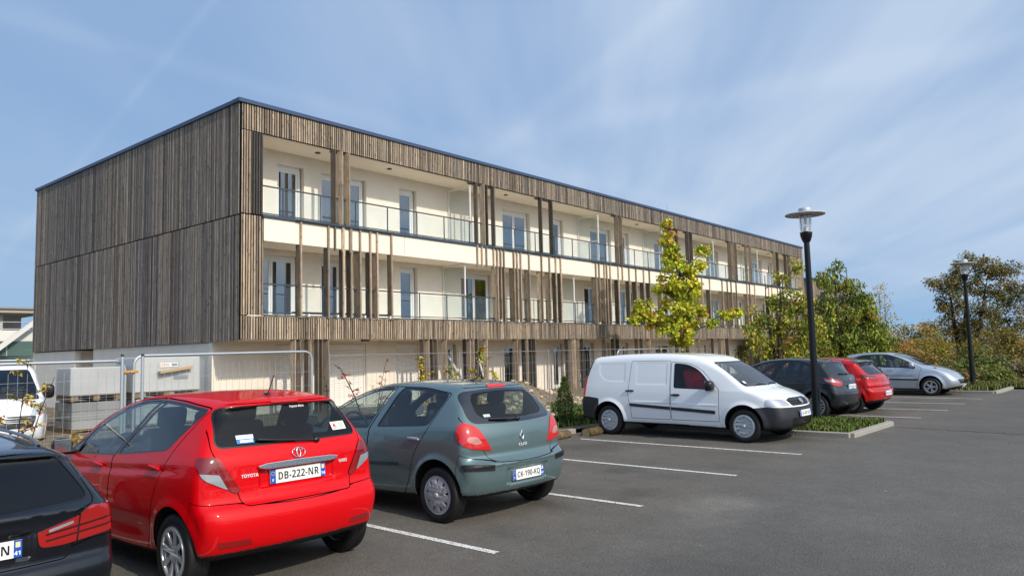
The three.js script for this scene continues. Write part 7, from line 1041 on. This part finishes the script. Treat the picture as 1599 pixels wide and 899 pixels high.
// ---------------------------------------------------------------- dark blue estate at the left edge
buildCar({
  name: 'dark_blue_estate', label: 'very dark blue estate car cut off by the left edge, only its tail showing', category: 'car',
  at: [1.2, 0, -7.08], turn: Math.PI / 2, scale: 0.88, L: 4.62, W: 1.811, H: 1.44, paint: paint(0x0a0f18, 0.35, 0.35, 0.6), cell: 0.026,
  rearAxle: 0.95, frontAxle: 3.76, wheelR: 0.32, archR: 0.37, archDy: 0.02, rimR: 0.225, tyreW: 0.22, wheel: 'multi', track: 1.58,
  profile: [[0.2, 0.26], [0.08, 0.3], [0.02, 0.42], [0.0, 0.55], [0.02, 0.62], [0.06, 0.66], [0.06, 0.78], [0.07, 0.9], [0.075, 0.985], [0.13, 1.04], [0.3, 1.19], [0.46, 1.32], [0.44, 1.345], [0.5, 1.375], [1.0, 1.415], [1.6, 1.44], [2.1, 1.435], [2.5, 1.37], [3.0, 1.16], [3.35, 1.0], [3.6, 0.96], [4.1, 0.88], [4.45, 0.74], [4.6, 0.55], [4.6, 0.4], [4.5, 0.24], [4.2, 0.18], [2, 0.175], [0.8, 0.2]],
  insetY: [[-0.85, 0.14], [-0.74, 0.05], [-0.55, 0.015], [-0.38, 0.0], [-0.2, 0.006], [-0.06, 0.02], [0.0, 0.04], [0.1, 0.08], [0.4, 0.21], [0.6, 0.3]],
  plan: [[-0.1, 0.07], [0.1, 0.04], [0.4, 0.012], [0.8, 0], [3.4, 0], [3.9, 0.03], [4.3, 0.1], [4.6, 0.22]], belt: [[0, 1.0], [1, 0.98], [3, 0.93], [4.6, 0.86]], upperPlan: [[0, 0.22], [0.5, 0.16], [1.2, 0.04], [1.8, 0], [2.6, 0.0], [3.4, 0.1]],
  kr: 0.17, kf: 0.24, kc: 0.06, flare: 0.02, radius: (x, y) => 0.08 + 0.07 * sstep(1.2, 1.4, y) + 0.04 * (1 - sstep(0, 0.3, x)),
  ends: (x, y, z) => -0.014 * Math.exp(-(((y - 0.985) / 0.02) ** 2)) * (1 - sstep(0.2, 0.4, x)) + 0.018 * (1 - sstep(0.30, 0.34, z)) * sstep(0.70, 0.72, y) * (1 - sstep(0.86, 0.88, y)) * (1 - sstep(0.2, 0.4, x)),
  sideWindows: [{ name: 'quarter_window', mat: CM.privacy, poly: roundPoly([[1.22, 0.99], [1.15, 1.33], [0.8, 1.3], [0.55, 1.2], [0.75, 1.0]], 0.04) }, { name: 'door_window', mat: CM.privacy, poly: roundPoly([[2.1, 0.97], [2.0, 1.35], [1.25, 1.34], [1.32, 0.985]], 0.04) }, { name: 'door_window', poly: roundPoly([[2.2, 0.965], [2.1, 1.35], [2.5, 1.31, 0.15], [3.2, 1.0, 0.05]], 0.03) }],
  rearWindow: roundPoly([[-0.72, 1.03, 0.08], [0, 1.01, 0.5], [0.72, 1.03, 0.08], [0.58, 1.325, 0.06], [-0.58, 1.325, 0.06]], 0.05), rearTrim: 0.008, rearWindowLimit: 0.8, rearGlass: glassMat(0x14181e, 1.5), windscreen: roundPoly([[-0.66, 1.02], [0.66, 1.02], [0.56, 1.36, 0.08], [-0.56, 1.36, 0.08]], 0.05),
  tailgate: roundPoly([[-0.56, 0.66, 0.06], [0.56, 0.66, 0.06], [0.585, 0.8, 0.04], [0.60, 0.96, 0.02], [0.75, 1.01, 0.05], [0.64, 1.36, 0.05], [-0.64, 1.36, 0.05], [-0.75, 1.01, 0.05], [-0.60, 0.96, 0.02], [-0.585, 0.8, 0.04]], 0.05),
  rearBumper: [[-0.2, 0.1], [-0.2, 0.65], [0.05, 0.65], [0.14, 0.76], [0.5, 0.77], [0.57, 0.6], [0.55, 0.1]],
  lamps: [{ name: 'tail_light', rear: true, limit: 0.7, lift: 0.01, mat: phys({ color: 0x96120f, roughness: 0.1, clearcoat: 1 }), poly: roundPoly([[0.36, 0.765, 0.04], [0.35, 0.865, 0.02], [0.62, 0.93, 0.03], [0.7, 0.985, 0.03], [0.98, 0.965, 0.02], [0.98, 0.80, 0.02], [0.5, 0.755, 0.1]], 0.02), sidePoly: roundPoly([[-0.3, 0.5], [-0.3, 1.2], [0.36, 0.985, 0.03], [0.4, 0.86, 0.03], [0.15, 0.72]], 0.03), zones: [{ name: 'lamp_bar', mat: phys({ color: 0x3c0505, roughness: 0.1, clearcoat: 1 }), lift: 0.001, poly: roundPoly([[0.4, 0.835], [0.4, 0.848], [0.9, 0.9], [0.9, 0.885]], 0.004) }, { name: 'lamp_bar', mat: phys({ color: 0x420606, roughness: 0.1, clearcoat: 1 }), lift: 0.001, poly: roundPoly([[0.4, 0.795], [0.4, 0.808], [0.9, 0.85], [0.9, 0.835]], 0.004) }, { name: 'clear_lens', mat: CM.clearLens, poly: roundPoly([[0.42, 0.853], [0.42, 0.872], [0.58, 0.905], [0.58, 0.885]], 0.008) }, { name: 'lamp_seam', mat: CM.trim, poly: [[0.588, 0.7], [0.6, 0.7], [0.64, 1], [0.628, 1]] }] }],
  plate: { text: 'BX-905-CN', region: '41', y: 0.79, off: 0.006, tilt: 0.03 }, seatX: 2.3, mirror: [3.1, 0.99], handles: [[1.35, 0.88, 0.03], [2.35, 0.86, 0.03]],
  extra: ({ add, f, hitX, hitY }) => {
    for (const sg of [-1, 1]) { const pts = [0.75, 0.85, 1.3, 1.8, 2.2, 2.28].map((x, i) => { const z = 0.535; return new THREE.Vector3(x, hitY(x, z) + (i === 0 || i === 5 ? 0 : 0.035), sg * z); }); add('roof_rail', new THREE.TubeGeometry(new THREE.CatmullRomCurve3(pts), 40, 0.013, 8), CM.steel); }
    add('aerial', mergeAll([rbox(0.16, 0.05, 0.03, 0.012, 0.85, hitY(0.85, 0) + 0.02, 0)]), CM.trim);
    for (const sg of [-1, 1]) add('exhaust_pipe', new THREE.CylinderGeometry(0.035, 0.035, 0.14, 20, 1, true).rotateZ(Math.PI / 2).translate(0.06, 0.29, sg * 0.5), CM.chrome);
  },
});
// ---------------------------------------------------------------- small white van behind the site fence
buildCar({
  name: 'small_white_van', label: 'small white van with chevron grille behind the wire fence by the block pallets', category: 'van',
  at: [4.62, 0.06, -18.75], turn: -1.782, scale: 0.97, L: 4.38, W: 1.81, H: 1.80, paint: paint(0xe9ebec, 0, 0.5, 0.4), cell: 0.036,
  rearAxle: 0.7, frontAxle: 3.43, wheelR: 0.31, archR: 0.36, archDy: 0.03, rimR: 0.2, tyreW: 0.195, wheel: 'steel', track: 1.56,
  profile: [[0.1, 0.3], [0.02, 0.45], [0.0, 0.7], [0.04, 1.1], [0.1, 1.5], [0.2, 1.74], [0.5, 1.79], [1.5, 1.8], [2.2, 1.78], [2.6, 1.7], [3.0, 1.5], [3.45, 1.2], [3.6, 1.13], [3.95, 1.04], [4.2, 0.9], [4.32, 0.72], [4.37, 0.55], [4.36, 0.38], [4.25, 0.24], [3.8, 0.2], [2, 0.2], [0.6, 0.22]],
  insetY: [[-0.95, 0.12], [-0.8, 0.04], [-0.6, 0.01], [-0.4, 0], [-0.15, 0.01], [0, 0.03], [0.1, 0.06], [0.5, 0.14], [0.75, 0.22]], plan: [[0, 0.02], [0.4, 0], [3.3, 0], [3.7, 0.03], [4.1, 0.1], [4.4, 0.22]], belt: [[0, 1.08], [4.4, 1.02]], upperPlan: [[0, 0], [2.5, 0], [3.2, 0.12]],
  kr: 0.05, kf: 0.22, kc: 0.04, flare: 0.02, radius: (x, y) => 0.1 + 0.04 * sstep(1.3, 1.6, y),
  sideWindows: [{ name: 'door_window', poly: roundPoly([[1.95, 1.1], [1.95, 1.6], [2.4, 1.58, 0.1], [3.2, 1.12, 0.05]], 0.05) }],
  windscreen: roundPoly([[-0.74, 1.16], [0, 1.13, 0.4], [0.74, 1.16], [0.6, 1.64, 0.06], [-0.6, 1.64, 0.06]], 0.05),
  doors: [{ poly: roundPoly([[1.9, 0.32], [1.9, 1.64], [2.42, 1.62, 0.1], [3.3, 1.08, 0.03], [3.0, 0.32]], 0.04) }],
  frontBumper: [[3.7, 0.1], [3.75, 0.6], [4.0, 0.78], [4.6, 0.7], [4.6, 0.1]], bumperMat: paint(0xd9dcde, 0, 0.5, 0.3),
  frontCuts: [{ name: 'grille', poly: roundPoly([[-0.6, 0.50], [0.6, 0.50], [0.68, 0.74], [-0.68, 0.74]], 0.05), mat: CM.trim, lift: -0.015 }],
  bonnet: [[3.5, -0.68], [4.1, -0.55], [4.25, 0], [4.1, 0.55], [3.5, 0.68], [3.6, 0]],
  lamps: [{ name: 'headlamp', rear: false, limit: 0.9, lift: 0.006, mat: CM.headlamp, poly: roundPoly([[0.55, 0.72], [0.62, 0.92], [0.98, 1.08], [0.98, 0.78]], 0.04), sidePoly: roundPoly([[3.6, 0.85], [3.75, 1.03], [4.6, 0.9], [4.6, 0.7]], 0.04) }],
  mirror: [3.08, 1.16], mirrorMat: CM.trim, mirrorH: 0.15, mirrorW: 0.12, plate: { text: 'DT-318-FM', y: 0.40, front: true }, frontWipers: 1.2, noRearSeat: true, seatX: 2.5, floor: 0.4, dashY: 1.05,
  extra: ({ add, hitX, onFront }) => {
    const chev = (y) => { const pts = []; for (let i = -10; i <= 10; i++) { const z = i * 0.058, yy = y + 0.075 * Math.max(0, 1 - Math.abs(i) / 3.2); pts.push(new THREE.Vector3(hitX(yy, z, false) + 0.006, yy, z)); } return new THREE.TubeGeometry(new THREE.CatmullRomCurve3(pts), 60, 0.014, 6); };
    add('chevron', chev(0.70), CM.chrome); add('chevron', chev(0.615), CM.chrome);
    add('roof_rack', mergeAll([tube([1.9, 1.86, -0.75], [1.9, 1.86, 0.75], 0.02), tube([0.9, 1.86, -0.75], [0.9, 1.86, 0.75], 0.02), tube([0.5, 1.86, -0.7], [2.2, 1.86, -0.7], 0.02), tube([0.5, 1.86, 0.7], [2.2, 1.86, 0.7], 0.02), tube([1.9, 1.7, -0.7], [1.9, 1.86, -0.7], 0.015), tube([1.9, 1.7, 0.7], [1.9, 1.86, 0.7], 0.015), tube([0.9, 1.7, -0.7], [0.9, 1.86, -0.7], 0.015), tube([0.9, 1.7, 0.7], [0.9, 1.86, 0.7], 0.015)]), CM.steel);
  },
});
scene.traverse((o) => { if (o.isMesh) { o.castShadow = true; o.receiveShadow = true; } });
renderer.render(scene, camera);
